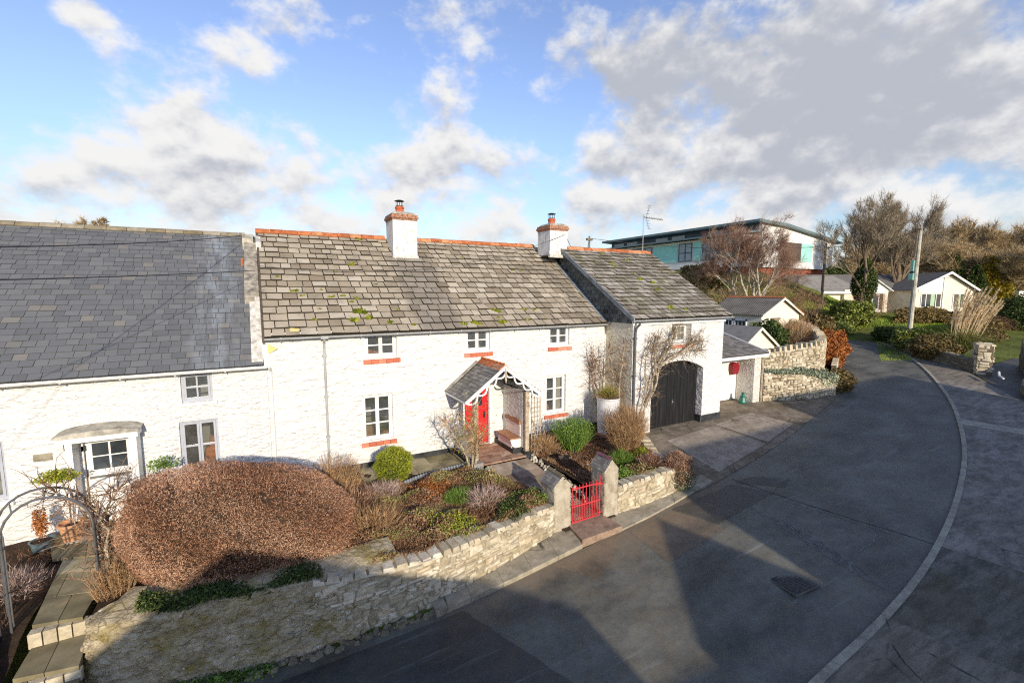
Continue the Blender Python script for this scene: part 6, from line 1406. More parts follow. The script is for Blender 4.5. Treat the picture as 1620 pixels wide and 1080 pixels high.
z = np.interp(x, [20.9, 22.8, 24, 25.2, 27], [1.42, 1.40, 1.1, .92, .9])+.12*rs.uniform(0, 1, n)+.28*(t > .25)*np.sin(x*2.2)**2*rs.uniform(0, 1, n)-np.where(q < 0, rs.uniform(0, .75, n)*np.clip((t-.25)*2, 0, 1)*(1-np.abs(np.sin(x*1.7))*.4), 0)
V, F = leaves(np.stack([x, y, z], 1), .055*rs.uniform(.5, 1.3, n), rs); mk('trailing_plants', V, F, M['silver'], None, rs.uniform(0, 1, n), loc=(23.5, 12.5, 1.2), label='silver green trailing plants spilling over the low terrace wall', cat='trailing plant')
bush('wall_top_shrub', 'yellow brown dying shrub at the outer corner of the terrace wall', 'shrub', (26.0, 12.2, .2), (.8, .7, 1.1), M['olive'], 2600, .07, seed=90)
bush('tan_hedge', 'tan leafless hedge standing inside the curved wall below the shed', 'hedge', (28.3, 15.9, .9), (2.1, 1.1, 2.6), M['tan_twigs'], 9000, .26, 'blade', None, .45, wfac=.06, up=.4, seed=91)
bush('evergreen_shrub', 'dark glossy evergreen shrub between the outbuilding and the tan hedge', 'shrub', (25.9, 16.1, .7), (1.3, 1.1, 3.0), M['dark_green'], 7000, .10, seed=92)
bush('rusty_hedge', 'rusty orange beech hedge outside the curved wall by the lane', 'hedge', (30.9, 14.95, .75), (1.5, .7, 2.1), M['rust_leaf'], 9000, .075, seed=93)
bush('rusty_hedge', 'small pale brown hedge end beside the rusty orange hedge', 'hedge', (31.9, 15.75, .8), (.9, .6, 1.5), M['tan_twigs'], 4000, .07, seed=94)
rw = thing('roadside_wall', 'short pale stone wall end beside the rusty hedge', 'wall', (29.5, 13.9, .5)); rubble(rw, [(29.0, 13.75, .4, 1.1), (30.6, 14.45, .6, 1.35), (32.2, 15.35, .7, 1.6)], .25, M['stone'], M['mortar'], .2, .3, 'cap', 13)

# ---------------- bungalow across the lane ----------------
def lg(d, l, z=0): return W(d, l, z)
bg_ = thing('bungalow', 'cream bungalow with white front gable and grey tiled roof beyond the verge', 'bungalow', lg(50, 44, 2.2), -YAW)   # local x = lateral, y = depth
ZB = 0.6       # local floor height (world 2.8)
L_ = dict(local=True)
b = MB(); b.add([(0, 0, -.5), (6.4, 0, -.5), (6.4, 0, 3.35), (3.5, 0, 5.1), (0, 0, 3.35)], [(0, 1, 2, 3, 4)]); b.box(0, 6.4, .01, 9, -.5, 3.35); b.box(-12, 0, 3.2, 9, -.5, 3.35); b.box(-6.5, -1.6, 1.6, 3.3, -.5, 3.35); b.build('wall', M['cream_render'], bg_, **L_)
b = MB()
def roofp(b, pts, t=.12): b.slab(pts, t)
roofp(b, [(-.35, -.35, 3.35), (3.5, -.35, 5.27), (3.5, 8, 5.27), (-.35, 8, 3.35)]); roofp(b, [(3.5, -.35, 5.27), (6.75, -.35, 3.3), (6.75, 8, 3.3), (3.5, 8, 5.27)])
roofp(b, [(-13, 2.7, 3.32), (1.2, 2.7, 3.32), (3.5, 6.2, 5.2), (-13+2.5, 6.2, 5.2)]); roofp(b, [(-10.5, 6.2, 5.2), (3.5, 6.2, 5.2), (3.5, 9.8, 3.3), (-13, 9.8, 3.3)]); roofp(b, [(-13, 2.7, 3.32), (-10.5, 6.2, 5.2), (-13, 9.8, 3.3)])
b.build('roof', M['slate_small'], bg_, **L_)
b = MB()
for (p, q) in (((-.45, 3.28), (3.5, 5.2)), ((6.85, 3.2), (3.5, 5.2))): b.prism([(p[0], p[1]-.12), (q[0], q[1]-.14), (q[0], q[1]+.10), (p[0], p[1]+.10)], 1, -.40, -.352)
b.box(-13, -.4, 2.6, 2.66, 3.12, 3.32); b.build('bargeboard', M['white_smooth'], bg_, **L_)
for f_ in (lambda q: q.prism([(.35, 3.0), (3.0, 3.0), (3.0, 4.72), (2.9, 4.72), (.35, 3.5)], 1, -.05, -.004), lambda q: q.box(.6, 2.9, -.05, -.004, .2, 1.35)):
    b = MB(); f_(b); b.build('white_panel', M['white_flat'], bg_, **L_)
b = MB(); b.box(3.0, 3.08, -.12, -.05, .2, 4.8); b.tube([(-.3, -.1, 3.2), (-.3, -.1, .2)], .05, 6); b.build('downpipe', M['gutter_white'], bg_, **L_)
def bwin(x0, x1, z0, z1, y=-.06, mull=()):
    b = MB(); f = .07; b.box(x0, x1, y, y+.05, z0, z0+f); b.box(x0, x1, y, y+.05, z1-f, z1)
    for x in (x0, x1-f, *mull): b.box(x, x+f, y-.002, y+.048, z0+f, z1-f)
    w_ = b.build('window', M['white_smooth'], bg_, **L_); b = MB(); b.box(x0+.03, x1-.03, y+.02, y+.045, z0+.03, z1-.03); b.build('pane', M['glass_dark'], w_, **L_)
    b = MB(); b.box(x0+(x1-x0)*.48, x0+(x1-x0)*.68, y+.012, y+.019, z0+.07, z1-.07); b.build('curtain', M['silver_c'], w_, **L_)
M['silver_c'] = flat('pale green curtain', (.40, .55, .38), .9, .1, .1)
bwin(.7, 2.9, 1.4, 2.95, mull=(1.2, 2.3)); bwin(4.2, 5.4, 1.35, 2.95, mull=())
b = MB(); b.add([(-5.0, 1.2, 3.3), (-1.8, 1.2, 3.3), (-3.4, 1.2, 4.35)], [(0, 1, 2)]); b.box(-4.9, -1.9, 1.21, 3.0, 2.9, 3.3); b.build('porch_gable', M['white_flat'], bg_, **L_); b = MB(); b.box(-4.8, -2.6, 1.22, 1.7, -.3, 1.1); b.build('white_panel', M['white_flat'], bg_, **L_)
b = MB(); roofp(b, [(-5.3, .95, 3.22), (-3.4, .95, 4.5), (-3.4, 5, 4.5), (-5.3, 5, 3.22)], .08); roofp(b, [(-3.4, .95, 4.5), (-1.5, .95, 3.22), (-1.5, 5, 3.22), (-3.4, 5, 4.5)], .08); b.build('porch_roof', M['white_smooth'], bg_, **L_)
bwin(-4.8, -2.8, 1.15, 2.85, 1.3, (-3.8,)); b = MB(); b.box(-2.45, -2.25, 1.2, 1.5, 0, 2.9); b.box(-5.1, -4.85, 1.2, 1.5, 0, 2.9); b.build('stone_quoin', M['wood_pale'], bg_, **L_)
bwin(-1.9, -.5, .3, 2.75, 3.1, (-1.2,))
bw2 = thing('bungalow', 'low cream bungalow wing with shallow grey roof behind the ivy clad tree', 'bungalow', lg(52, 34, 2.0), -YAW)
b = MB(); b.box(-1.6, 5.5, 0, 6, -.3, 3.2); b.build('wall', M['cream_render'], bw2, **L_)
b = MB(); roofp(b, [(-2.1, -.5, 3.35), (6, -.5, 3.35), (4.6, 3.2, 5.2), (.6, 3.2, 5.2)]); roofp(b, [(6, -.5, 3.35), (6, 7, 3.3), (4.6, 3.2, 5.2)]); roofp(b, [(-2.1, -.5, 3.35), (.6, 3.2, 5.2), (-2.1, 7, 3.3)]); roofp(b, [(.6, 3.2, 5.2), (4.6, 3.2, 5.2), (6, 7, 3.3), (-2.1, 7, 3.3)]); b.build('roof', M['slate_small'], bw2, **L_)
b = MB(); b.box(-2.15, 6.0, -.56, -.51, 3.1, 3.36); b.build('fascia', M['white_smooth'], bw2, **L_)

# ---------------- school on the hillside ----------------
sc_ = thing('school_building', 'long modern white and aqua school building with navy clerestory on the hillside', 'school', (60, 45, 7))
b = MB(); b.box(50.0, 69.3, 34.5, 61.5, 8.3, 12.0); b.prism([(53.2, 11.9), (69.3, 11.9), (69.3, 12.0), (57.6, 13.3), (53.2, 13.45)], 1, 34.45, 34.8); b.build('wall', M['white_flat'], sc_)
b = MB(); b.box(50.6, 69.2, 34.9, 61.2, 5.0, 8.3); b.build('brick_storey', M['red_brick'], sc_)
b = MB(); b.box(53.2, 57, 34.81, 61.3, 12.0, 13.5); b.build('clerestory', M['navy'], sc_)
b = MB(); b.prism([(49.2, 12.05), (49.2, 12.25), (53.3, 12.75), (53.3, 12.5)], 1, 34.2, 61.9); b.build('canopy_roof', M['roof_metal'], sc_)
b = MB(); b.prism([(51.8, 13.55), (51.8, 13.85), (57.6, 13.65), (70.4, 12.05), (70.4, 11.85), (57.6, 13.35)], 1, 33.8, 62.2); b.build('roof', M['roof_metal'], sc_)
for i in range(8):
    y = 36.5+i*3.1
    if i in (2, 5): continue
    b = MB(); b.box(53.10, 53.19, y, y+2.3, 12.7, 13.25)
    cwn = b.build('clerestory_window', M['glass_pale'] if 'glass_pale' in M else M.setdefault('glass_pale', flat('pale blue grey glass', (.26, .34, .38), .15, .6, .2, 3)), sc_)  # flat pale blue grey tone for the school panes
for i, (y0, y1, kind) in enumerate([(35.2, 37.6, 'a'), (37.8, 40.2, 'w'), (40.4, 41.6, 'a'), (41.8, 44.0, 'w'), (44.2, 48.6, 'a'), (48.8, 53.0, 'w'), (53.2, 55, 'a'), (55.2, 59, 'w'), (59.2, 61, 'a')]):
    if kind == 'a': b = MB(); b.box(49.93, 49.995, y0, y1, 9.3, 11.7); b.build('aqua_panel', M['aqua'], sc_)
    else:
        b = MB(); b.box(49.9, 49.99, y0, y1, 9.3, 9.42); b.box(49.9, 49.99, y0, y1, 11.58, 11.7); n = max(2, int((y1-y0)/1.1))
        for k in range(n+1): y = y0+(y1-y0-.1)*k/n; b.box(49.9, 49.99, y, y+.1, 9.42, 11.58)
        b.box(49.905, 49.985, y0, y1, 10.4, 10.5); w_ = b.build('window', M['navy'], sc_); b = MB(); b.box(49.96, 49.985, y0+.05, y1-.05, 9.4, 11.6); b.build('pane', M['glass_pale'], w_)
b = MB(); b.box(57.0, 61.6, 34.40, 34.49, 9.2, 11.5); b.build('gable_window', M['wood_dark'], sc_); b = MB(); b.box(61.7, 64.2, 34.42, 34.49, 9.2, 11.5); b.build('gable_panel', M['aqua'], sc_)
b = MB()
for y in (36, 41, 46, 51): b.tube([(50.1, y, 5), (50.1, y, 8.3)], .12, 8)
b.build('columns', M['white_smooth'], sc_)
for y in (36.5, 42, 47.5): b = MB(); b.box(50.5, 50.59, y, y+3, 5.9, 7.9); b.build('ground_window', M['glass_dark'], sc_)

# ---------------- poles, wires and aerial ----------------
def gtop(x, y, z=None): return (x, y, zt(x, y))
p1 = thing('utility_pole', 'tall pale leaning utility pole with green cabinet in front of the bungalow', 'utility pole', gtop(47.5, 17.2)); zb_ = zt(47.5, 17.2)
b = MB(); b.tube([(47.45, 17.25, zb_-.3), (47.6, 17.2, 10.5)], [.19, .13], 10); b.build('pole', M['pole_wood'], p1)
b = MB(); b.tube([(47.3, 17.3, 8.2), (47.4, 17.3, 10.6)], .05, 6); b.box(46.9, 47.1, 16.9, 17.5, 10.3, 10.42); b.build('bracket', M['pole_dark'], p1)
b = MB(); b.box(47.1, 47.42, 17.25, 17.55, 6.3, 6.85); b.box(47.2, 47.42, 17.3, 17.48, 7.0, 7.9); b.build('cabinet', M['green_box'], p1)
p2 = thing('utility_pole', 'dark thin utility pole at the right end of the school', 'utility pole', gtop(48.4, 24.75)); b = MB(); b.tube([(48.4, 24.75, 2), (48.45, 24.75, 10.0)], [.16, .11], 8); b.build('pole', M['pole_dark'], p2)
b = MB(); b.box(48.1, 48.8, 24.5, 24.62, 9.5, 9.62); b.build('crossarm', M['pole_dark'], p2)
p3 = thing('utility_pole', 'top of a thin dark pole just above the garage ridge', 'utility pole', (26, 33, 2.5)); b = MB(); b.tube([(26.2, 33.2, 1), (26.2, 33.2, 10.3)], [.12, .08], 8); b.build('pole', M['pole_dark'], p3)
b = MB(); b.box(25.9, 26.5, 33.1, 33.3, 9.9, 10.1); b.build('crossarm', M['pole_dark'], p3)
def wire(name, a, c, sag, label, r=.012, n=18, group=None):
    a, c = np.array(a, float), np.array(c, float); b = MB(); b.tube([a*(1-i/n)+c*i/n-np.array([0, 0, sag*4*(i/n)*(1-i/n)]) for i in range(n+1)], r, 4); return b.build(name, M['cable'], None, loc=tuple((a+c)/2), label=label, cat='cable', group=group)
wire('overhead_cable', (-.36, 18.0, 7.23), (-7.5, -1.0, 5.2), .35, 'upper black cable crossing the slate roof to the party wall top', .011)
wire('overhead_cable', (-.10, 16.3, 6.0), (-8.5, 1, 5.2), .15, 'lower black cable crossing the slate roof to the middle of the party wall', .011)
wire('overhead_cable', (11.95, 16.85, 7.85), (-.1, 16.3, 6.15), .75, 'cable from the right chimney sagging along the cottage roof', .008)
wire('overhead_cable', (26.2, 33.2, 10.1), (47.0, 24.9, 9.6), .5, 'cable from the thin pole behind the garage to the school end pole', .02)
wire('overhead_cable', (48.4, 24.7, 9.6), (47.5, 17.2, 10.3), .3, 'cable between the two utility poles by the bungalow', .02)
wire('overhead_cable', (47.5, 17.2, 10.4), (78, 13.5, 9.0), 1.0, 'cable running right from the pale pole past the woodland', .025)
wire('overhead_cable', (12.05, 17.0, 7.9), (26.2, 33.2, 10.0), 1.2, 'cable rising from the right chimney to the thin pole behind', .012)
ae = thing('tv_aerial', 'television aerial on a slim mast at the right end of the garage ridge', 'aerial', (16.85, 17.1, 7.3)); b = MB(); b.tube([(16.85, 17.1, 7.0), (16.85, 17.1, 9.15)], .022, 6); b.build('mast', M['metal'], ae)
b = MB(); b.tube([(16.85, 17.1, 9.0), (18.15, 17.1, 8.95)], .012, 4)
for i in range(8): x = 16.95+i*.16; b.tube([(x, 17.0, 8.94), (x+.03, 17.2, 9.06)], .012, 4)
for s_ in (-1, 1): b.tube([(17.02, 17.1-.0, 9.0), (17.22, 17.1, 9.0+s_*.55)], .010, 4); [b.tube([(17.02+.2*k, 16.95, 9.0+s_*.55*k), (17.06+.2*k, 17.25, 9.0+s_*.55*k+.06)], .008, 4) for k in (.3, .55, .8, 1.0)]
b.build('antenna', M['metal'], ae)

# ---------------- trees and hillside scrub ----------------
tree('birch_tree', 'large wind swept birch with reddish fine twigs in front of the school', gtop(38.2, 25.0), 10.2, 5, M['birch_bark'], M['twig_red'], 4, 6, .50, .72, 4, .20, .06, .014, 7, (.09, -.04, 0), cat='tree', wob=.15, tl=.44, minr=.007, twl=1.2, spread=.36, trunk_lev=2, wide=.80)
iv = tree('ivy_clad_tree', 'bare tree with ivy clad trunk and long leaning limb beside the bungalow', gtop(49.5, 21.7), 12.2, 12, M['bark'], M['twig_grey'], 4, 6, .52, .72, 2, .26, .14, .018, 7, wob=.10, tl=.40, minr=.008, twl=.9, spread=.22, trunk_lev=2)
rs = np.random.RandomState(41); n = 7000; bx, by, bz = gtop(49.5, 21.7); t = rs.uniform(0, 1, n); a = rs.uniform(0, 6.28, n); rr = (.30+.75*np.sin(t*3)**2*.9)*rs.uniform(.5, 1.1, n)
V, F = leaves(np.stack([bx+np.cos(a)*rr, by+np.sin(a)*rr, bz+.4+t*5.0], 1), .13*rs.uniform(.6, 1.2, n), rs); mk('ivy', V, F, M['dark_green'], iv, rs.uniform(0, 1, n))
tree('bare_tree', 'tall bare fan branched tree behind the bungalow roof', gtop(65.8, 25.4), 14.2, 14, M['bark'], M['twig_grey'], 4, 7, .50, .70, 1, .32, .16, .022, 8, wob=.08, tl=.42, minr=.009, twl=1.0, trunk_lev=2, wide=1.0)
tree('bare_tree', 'small round crown of a bare tree above the slate cottage ridge', (-15.5, 59.9, 4), 8.9, 16, M['bark'], M['twig_gold'], 4, 7, .62, .66, 1, .2, .06, .03, 12, tl=.45, minr=.014, twl=1.0, wide=1.15, wob=.06)
w1 = tree('woodland_tree', 'golden brown bare woodland tree, left end of the belt behind the bungalow', gtop(91, 33), 13.2, 18, M['bark'], M['twig_gold'], 4, 7, .62, .72, 3, .2, .09, .032, 8, wob=.12, tl=.40, minr=.014, twl=1.2, spread=.5, group='bare woodland behind the bungalow')
w2 = tree('woodland_tree', 'grey brown bare woodland tree behind the golden conifer', gtop(94, 28), 13.2, 19, M['bark'], M['twig_gold'], 4, 7, .58, .72, 2, .2, .10, .032, 8, wob=.12, tl=.42, minr=.014, twl=1.2, spread=.45, group='bare woodland behind the bungalow')
spots = [(84, 30.5, .80, 0), (88, 28.8, .95, 1), (99, 32.0, 1.05, 0), (101, 27.5, 1.0, 0), (100, 23.5, 1.0, 1), (92, 21.8, .9, 0), (105, 20.5, 1.0, 1), (110, 26, 1.1, 0), (112, 18, 1.1, 0), (96, 37.5, .9, 1), (104, 36, 1.0, 0), (86, 24.8, .8, 0), (98, 18.8, .85, 0), (92, 40, .8, 0)]
for i, (x, y, s_, k) in enumerate(spots):
    src = (w1, w2)[k]; z = zt(x, y); l = CY*x-SY*y; d = SY*x+CY*y
    copytree(src, (x, y, z), i*1.3, (s_, s_, s_*(.72+.06*(i % 4))), 'bare brown tree of the woodland belt behind the bungalow', 'bare woodland behind the bungalow')
for o in (w1, w2): o['label'] = 'bare brown tree of the woodland belt behind the bungalow'
# golden conifer and neighbours (d, l)
def cone_tree(name, label, loc, h, r, mat, seed, n=9000, sz=.16):
    rs = np.random.RandomState(seed); root = thing(name, label, 'tree', loc); t = rs.uniform(0, 1, n)**.8; a = rs.uniform(0, 6.28, n); lob = 1+.22*np.sin(a*3+t*9)+.15*np.sin(a*7-t*14); rr = r*(1-t*.92)**.75*lob*rs.uniform(.55, 1, n)
    P = np.stack([loc[0]+np.cos(a)*rr, loc[1]+np.sin(a)*rr, loc[2]+.2+t*h], 1); V, F = leaves(P, sz*rs.uniform(.5, 1.2, n), rs, np.stack([np.cos(a), np.sin(a), a*0+.3], 1), .35); mk('crown', V, F, mat, root, rs.uniform(0, 1, n)); b = MB(); b.tube([loc, (loc[0], loc[1], loc[2]+h*.8)], [.2, .04], 6); b.build('trunk', M['bark'], root); return root
cx_, cy_, _ = W(60, 62.3); cone_tree('golden_conifer', 'golden yellow conifer right of the bungalow gable', (cx_, cy_, zt(cx_, cy_)), 6.0, 2.9, M['gold'], 51, 12000, .20)
cx_, cy_, _ = W(57, 57.6); cone_tree('dark_conifer', 'dark green conifer between the bungalow gable and the golden conifer', (cx_, cy_, zt(cx_, cy_)), 5.0, 1.5, M['dark_green'], 52, 6000, .16)
cx_, cy_, _ = W(62, 59.6); cone_tree('dark_conifer', 'taller dark conifer behind the golden conifer', (cx_, cy_, zt(cx_, cy_)), 6.2, 2.2, M['dark_green'], 53, 7000, .18)
def sb(d, l, dim, mat, label, n=4000, sz=.14, kind='leaf', cat='shrub', name='shrub', group=None, seed=0, wf=.06):
    x, y, _ = W(d, l); return bush(name, label, cat, (x, y, zt(x, y)-.1), dim, M[mat], n, sz, kind, group, .5, stem=False, seed=seed or int(d*l), wfac=wf)
sb(40.5, 30.2, (2.0, 1.6, 2.3), 'laurel', 'big bright green laurel on the verge left of the bungalow', 9000, .13)
sb(42, 27.0, (1.6, 1.4, 2.6), 'hedge', 'dark russet shrub left of the bright green laurel', 5000, .25, 'blade')
sb(43, 33.6, (2.6, 1.3, 2.6), 'hedge', 'russet brown shrub right of the bright green laurel', 5000, .22, 'blade')
sb(44.5, 40, (5.2, 1.1, 1.7), 'olive', 'long low brown hedge in front of the bungalow porch', 9000, .11, cat='hedge', name='low_hedge')
sb(40, 41, (4.2, 1.3, 1.4), 'olive', 'mixed low hedge in front of the bungalow gable', 8000, .10, cat='hedge', name='low_hedge')
sb(46, 45, (4.5, 1.0, 1.0), 'olive', 'dark clipped hedge below the white gable', 7000, .11, cat='hedge', name='low_hedge')
sb(38.5, 27.8, (1.6, 1.2, 1.1), 'laurel', 'low bright green verge shrub by the cross lane', 3000, .10)
for i, (d, l, dim, m_, lb) in enumerate([
    (39, 17.2, (2.2, 1.8, 2.6), 'olive', 'olive scrub bush at the foot of the bank behind the garage roof'), (41, 19.2, (2.4, 1.8, 3.0), 'twig_gold', 'golden brown scrub bush left of the birch trunks'), (43, 21.5, (2.6, 2, 2.6), 'hedge', 'russet scrub bush behind the birch trunks'),
    (45, 17, (3.2, 2.4, 2.8), 'twig_gold', 'broad golden brown scrub bush below the school windows'), (46, 24.5, (2.8, 2.2, 2.6), 'tan_twigs', 'tan scrub bush below the school gable'), (42.5, 25.3, (2.0, 1.8, 2.6), 'hedge', 'reddish scrub bush above the shed roof'),
    (37, 22.4, (1.8, 1.3, 2.2), 'hedge', 'russet thicket right behind the shed'), (37.5, 19.0, (1.2, 1, 1.6), 'lime', 'small bright green bush left of the shed roof'), (48, 20, (3, 2.2, 2.6), 'olive', 'olive scrub bush halfway up the school bank'), (48, 28.5, (2.4, 2, 2.8), 'hedge', 'reddish thicket near the school end wall'),
    (59, 41.6, (1.8, 1.6, 5.4), 'dark_green', 'tall dark evergreen right of the school end wall'), (44, 14, (3, 2, 2.4), 'hedge', 'russet bush behind the garage roof verge'), (36, 24.3, (1.4, 1.2, 2.0), 'olive', 'olive thicket between shed and verge')]):
    sb(d, l, dim, m_, lb, 4200, .17 if m_ in ('olive', 'dark_green', 'lime') else .3, 'leaf' if m_ in ('olive', 'dark_green', 'lime') else 'blade', group=None, seed=200+i, wf=.05)
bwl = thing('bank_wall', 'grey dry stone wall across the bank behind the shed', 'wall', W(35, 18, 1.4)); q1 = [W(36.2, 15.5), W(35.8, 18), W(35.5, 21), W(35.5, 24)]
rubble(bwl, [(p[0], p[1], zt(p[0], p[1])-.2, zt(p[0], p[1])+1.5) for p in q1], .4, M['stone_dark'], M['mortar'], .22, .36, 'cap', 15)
# verge grass
def fx_verge(rs, n):
    d = rs.uniform(40.2, 48, n); l = rs.uniform(23, 44, n); x = d*SY+l*CY; y = d*CY-l*SY; return x, y, np.array([zt(a, b) for a, b in zip(x, y)])
def fx_verge2(rs, n):
    d = rs.uniform(29.5, 38, n); l0 = 24.5+(d-30)*.75; l = l0+rs.uniform(0, 4.0, n); x = d*SY+l*CY; y = d*CY-l*SY; return x, y, np.array([zt(a, b) for a, b in zip(x, y)])
def grassfield(name, n, fx, L, label, seed):
    rs = np.random.RandomState(seed); x, y, z = fx(rs, n); P = np.stack([x, y, z-.02], 1); V, F = blades(P, unit(rs.normal(size=P.shape)*.45+np.array([0, 0, 1])), L*rs.uniform(.5, 1.3, n), L*.28, rs)
    mk(name, V, F, M['grass'], None, np.clip(.5+.35*np.sin(x*.8+y*1.1)+.3*rs.normal(size=n), 0, 1), loc=(float(x.mean()), float(y.mean()), float(z.mean())), label=label, cat='grass', kind='stuff')
grassfield('verge_grass', 26000, fx_verge, .20, 'sunlit green verge grass beyond the cross lane', 61); grassfield('verge_grass', 9000, fx_verge2, .14, 'shaded green grass on the corner beside the lane', 62)

# ---------------- right hand side of the lane ----------------
rwz = lambda p, h: (p[0], p[1], zg(*p)-.1, zg(*p)+h)
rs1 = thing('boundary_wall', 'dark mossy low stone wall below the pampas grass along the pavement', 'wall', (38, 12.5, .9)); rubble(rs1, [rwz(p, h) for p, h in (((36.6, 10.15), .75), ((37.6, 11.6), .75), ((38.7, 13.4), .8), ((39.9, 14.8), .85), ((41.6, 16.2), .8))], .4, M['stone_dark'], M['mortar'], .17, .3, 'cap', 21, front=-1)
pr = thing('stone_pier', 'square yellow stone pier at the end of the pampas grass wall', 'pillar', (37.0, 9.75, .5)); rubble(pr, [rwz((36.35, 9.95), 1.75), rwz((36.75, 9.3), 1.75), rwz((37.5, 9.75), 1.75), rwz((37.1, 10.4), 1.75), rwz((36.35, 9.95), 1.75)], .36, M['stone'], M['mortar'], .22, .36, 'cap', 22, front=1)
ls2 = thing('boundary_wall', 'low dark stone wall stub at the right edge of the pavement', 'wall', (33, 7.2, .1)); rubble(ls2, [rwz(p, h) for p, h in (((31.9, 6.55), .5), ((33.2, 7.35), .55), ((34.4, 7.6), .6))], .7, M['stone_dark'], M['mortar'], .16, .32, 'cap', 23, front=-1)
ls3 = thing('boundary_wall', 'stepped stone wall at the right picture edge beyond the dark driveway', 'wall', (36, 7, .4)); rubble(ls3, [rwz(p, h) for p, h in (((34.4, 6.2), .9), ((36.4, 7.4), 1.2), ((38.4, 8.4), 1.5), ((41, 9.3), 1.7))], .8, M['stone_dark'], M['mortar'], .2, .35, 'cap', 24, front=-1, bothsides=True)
b = MB(); b.tube([(34.4, 8.3, .75), (34.9, 8.6, .80), (35.4, 8.75, .95)], .05, 6); b.build('drain_pipe', M['gutter_white'], None, loc=(34.9, 8.5, .7), label='bent white plastic pipe lying by the driveway wall', cat='pipe')
gx, gy = 40.4, 11.95; gz = zg(gx, gy)+.7
pg = thing('pampas_grass', 'large pampas grass with tall cream plumes leaning right above the dark wall', 'ornamental grass', (gx, gy, gz))
rs = np.random.RandomState(71); grasstuft('leaves', (gx, gy, gz-.3), 1500, 2.3, .9, M['pampas_leaf'], pg, rs, .75, .022)
PV = []; PF = []; PR = []; off = 0; stal = MB()
for i in range(74):
    a = rs.uniform(0, 2*pi); e = rs.uniform(0, 1)**.6; w0 = rs.uniform(-1.5, 1.9); base = np.array([gx, gy, gz])+np.array([CY, -SY, 0])*w0*.35+rs.normal(size=3)*.15; dirn = unit(np.array([CY, -SY, 0])*(w0*.16+.20)+np.array([0, 0, 1.0])+rs.normal(size=3)*.05); Ls = rs.uniform(1.9, 3.4)*(1-.12*abs(w0)); top = base+dirn*Ls
    stal.tube([base, base+dirn*Ls*.5, top], [.014, .012, .008], 4, .5); m = 130; tt = rs.uniform(0, 1, m); dl = unit(dirn+np.array([CY, -SY, 0])*.22); P = top-dirn*.15+dl*(tt*1.05)[:, None]; dv = unit(dl*1.3+rs.normal(size=(m, 3))*.55)
    V, F = blades(P, dv, .24*(1-.55*tt), .032, rs); PV.append(V); PF.append(F+off); PR += list(rs.uniform(0, 1, m)); off += len(V)
mk('plumes', np.concatenate(PV), np.concatenate(PF), M['pampas'], pg, PR); stal.build('stalks', M['pampas'], pg)
bush('bramble', 'dark overgrown bramble mound left of the pampas grass', 'shrub', (41.2, 14.6, zg(41.2, 14.6)), (2.0, 1.3, 1.5), M['laurel'], 7000, .09, seed=301)
bush('bramble', 'olive tangle of brambles hanging behind the dark boundary wall', 'shrub', (39.2, 12.8, zg(39.2, 12.8)), (1.7, 1.4, 1.5), M['olive'], 7000, .09, seed=302)
bush('ivy_mound', 'dark ivy mound on the grassy corner where the lane bends', 'shrub', (43.4, 16.9, zg(43.4, 16.9)), (1.5, 1.2, 1.2), M['dark_green'], 4000, .10, seed=303)
grasstuft('spiky_plant', (44.2, 16.2, zg(44.2, 16.2)+.1), 240, 1.3, 1.6, M['silver'], None, rs, .25, .04); o = bpy.data.objects['spiky_plant']; o['label'] = 'spiky silver green cordyline at the foot of the pale utility pole'; o['category'] = 'plant'
bush('dark_shrub', 'dark green conifer shrub at the right picture edge', 'shrub', (*W(41, 46.5)[:2], zg(*W(41, 46.5)[:2])), (2.2, 2.0, 3.0), M['dark_green'], 8000, .12, seed=304)
bush('golden_shrub', 'low golden shrub on the lawn right of the pampas grass', 'shrub', (*W(50, 53.5)[:2], zg(*W(50, 53.5)[:2])), (1.8, 1.2, 1.5), M['gold'], 3500, .13, seed=305)
bush('brown_shrub', 'brown leafless shrub in front of the long pale wall', 'shrub', (*W(48, 54)[:2], zg(*W(48, 54)[:2])), (2.2, 1.5, 2.6), M['tan_twigs'], 4000, .26, 'blade', seed=306, wfac=.05)
b = MB(); p, q = W(57, 63), W(57, 80); b.bar((p[0], p[1], 4.1), (q[0], q[1], 4.1), .3, 2.6); b.build('rendered_wall', M['white_flat'], None, loc=(p[0], p[1], 3), label='long pale pinkish rendered wall right of the golden conifer', cat='wall')

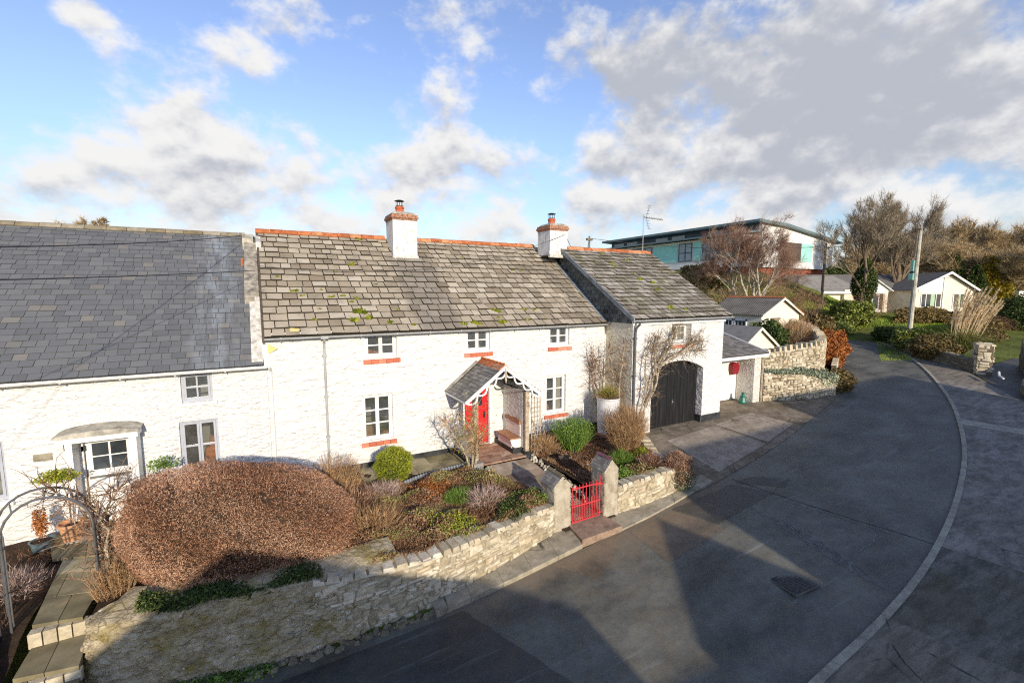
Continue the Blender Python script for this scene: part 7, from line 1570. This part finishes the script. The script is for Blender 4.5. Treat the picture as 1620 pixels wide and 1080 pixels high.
# ---------------- houses behind the viewpoint that shade the lane ----------------
def far_house(x0, x1, y0, y1, ze, zr, along, label, xr=None):
    zb = zt((x0+x1)/2, y1)-.6; t = thing('house', label, 'house', ((x0+x1)/2, (y0+y1)/2, zb)); b = MB(); xm = xr or (x0+x1)/2; ym = (y0+y1)/2
    b.box(x0, x1, y0, y1, zb, ze)
    if along == 'y': b.add([(x0, y1, ze), (x1, y1, ze), (xm, y1, zr), (x0, y0, ze), (x1, y0, ze), (xm, y0, zr)], [(0, 1, 2), (5, 4, 3)])
    else: b.add([(x0, y0, ze), (x0, y1, ze), (x0, ym, zr), (x1, y0, ze), (x1, y1, ze), (x1, ym, zr)], [(0, 1, 2), (5, 4, 3)])
    b.build('wall', M['cream_render'], t); b = MB()
    if along == 'y':
        b.prism([(x0-.2, ze-.1), (xm, zr+.02), (xm, zr+.14), (x0-.2, ze+.02)], 1, y0-.2, y1+.2); b.prism([(x1+.2, ze-.1), (xm, zr+.02), (xm, zr+.14), (x1+.2, ze+.02)], 1, y0-.2, y1+.2)
    else:
        b.prism([(y0-.2, ze-.1), (ym, zr+.02), (ym, zr+.14), (y0-.2, ze+.02)], 0, x0-.2, x1+.2); b.prism([(y1+.2, ze-.1), (ym, zr+.02), (ym, zr+.14), (y1+.2, ze+.02)], 0, x0-.2, x1+.2)
    b.build('roof', M['slate_small'], t)
    for i in range(2):
        w_ = MB(); xx = x0+(x1-x0)*(.25+.4*i); w_.box(xx, xx+.9, y1+.003, y1+.05, zb+1.6, zb+2.8); w_.build('window', M['white_smooth'], t)
    return t
TA, TE = .09, math.tan(SUN_EL)*math.sqrt(1+.09**2)
def hx(u, h, Yc): return u+TA*Yc, h-TE*Yc      # shadow edge (u, h) -> x, z of the roof that casts it at y=Yc
Yc = -8.0
# house A: gable peak at u=-1.5,h=3.4 ; eaves right u=3.6,h=1.45
xa, za = hx(-1.5, 3.40, Yc); xl, zl_ = hx(-5.3, 2.2, Yc); xr_, zr_ = hx(4.55, .95, Yc)
far_house(xl, xr_, Yc-9, Yc, zr_, za, 'y', 'cream gabled house across the lane, left of three', xa)
xb, zb2 = hx(8.45, 1.60, Yc); x0_, z0_ = hx(6.55, .33, Yc); x1_, _ = hx(10.0, .33, Yc)
far_house(x0_, x1_, Yc-7, Yc, z0_, zb2, 'y', 'small cream gabled house across the lane, between two bigger ones', xb)
x0_, z0_ = hx(10.1, 1.6, Yc); x1_, _ = hx(19.5, 1.6, Yc)
far_house(x0_, x1_, Yc-7.0, Yc, hx(10, 1.6, Yc)[1], hx(10, 3.0, Yc-3.5)[1], 'x', 'long cream house across the lane, right of three')
x0_, _ = hx(20.0, 2, Yc); x1_, _ = hx(30.5, 2, Yc)
far_house(x0_, x1_, Yc-8.0, Yc, hx(10, 2.2, Yc)[1], hx(10, 4.1, Yc-4)[1], 'x', 'second long cream house further up the lane')
xq, zq = hx(4.4, .45, Yc); xq2, _ = hx(6.7, .45, Yc)
far_house(xq, xq2, Yc-4, Yc-.1, zq-.25, zq+.02, 'x', 'unseen low cream block added between two houses to join their shadows')  # unseen block, added to close the gap between two house shadows

sb(36, 37.6, (1.5, 1.2, 1.1), 'olive', 'low olive shrub on the lawn behind the yellow stone pier', 3500, .09)
sb(41, 43.5, (2.2, 1.4, 1.3), 'hedge', 'russet twiggy shrub in the middle of the lawn right of the pampas grass', 3500, .22, 'blade')
sb(45, 48.5, (2.6, 1.5, 1.6), 'laurel', 'broad laurel hedge at the back of the lawn right of the pampas grass', 4500, .12, cat='hedge', name='low_hedge')
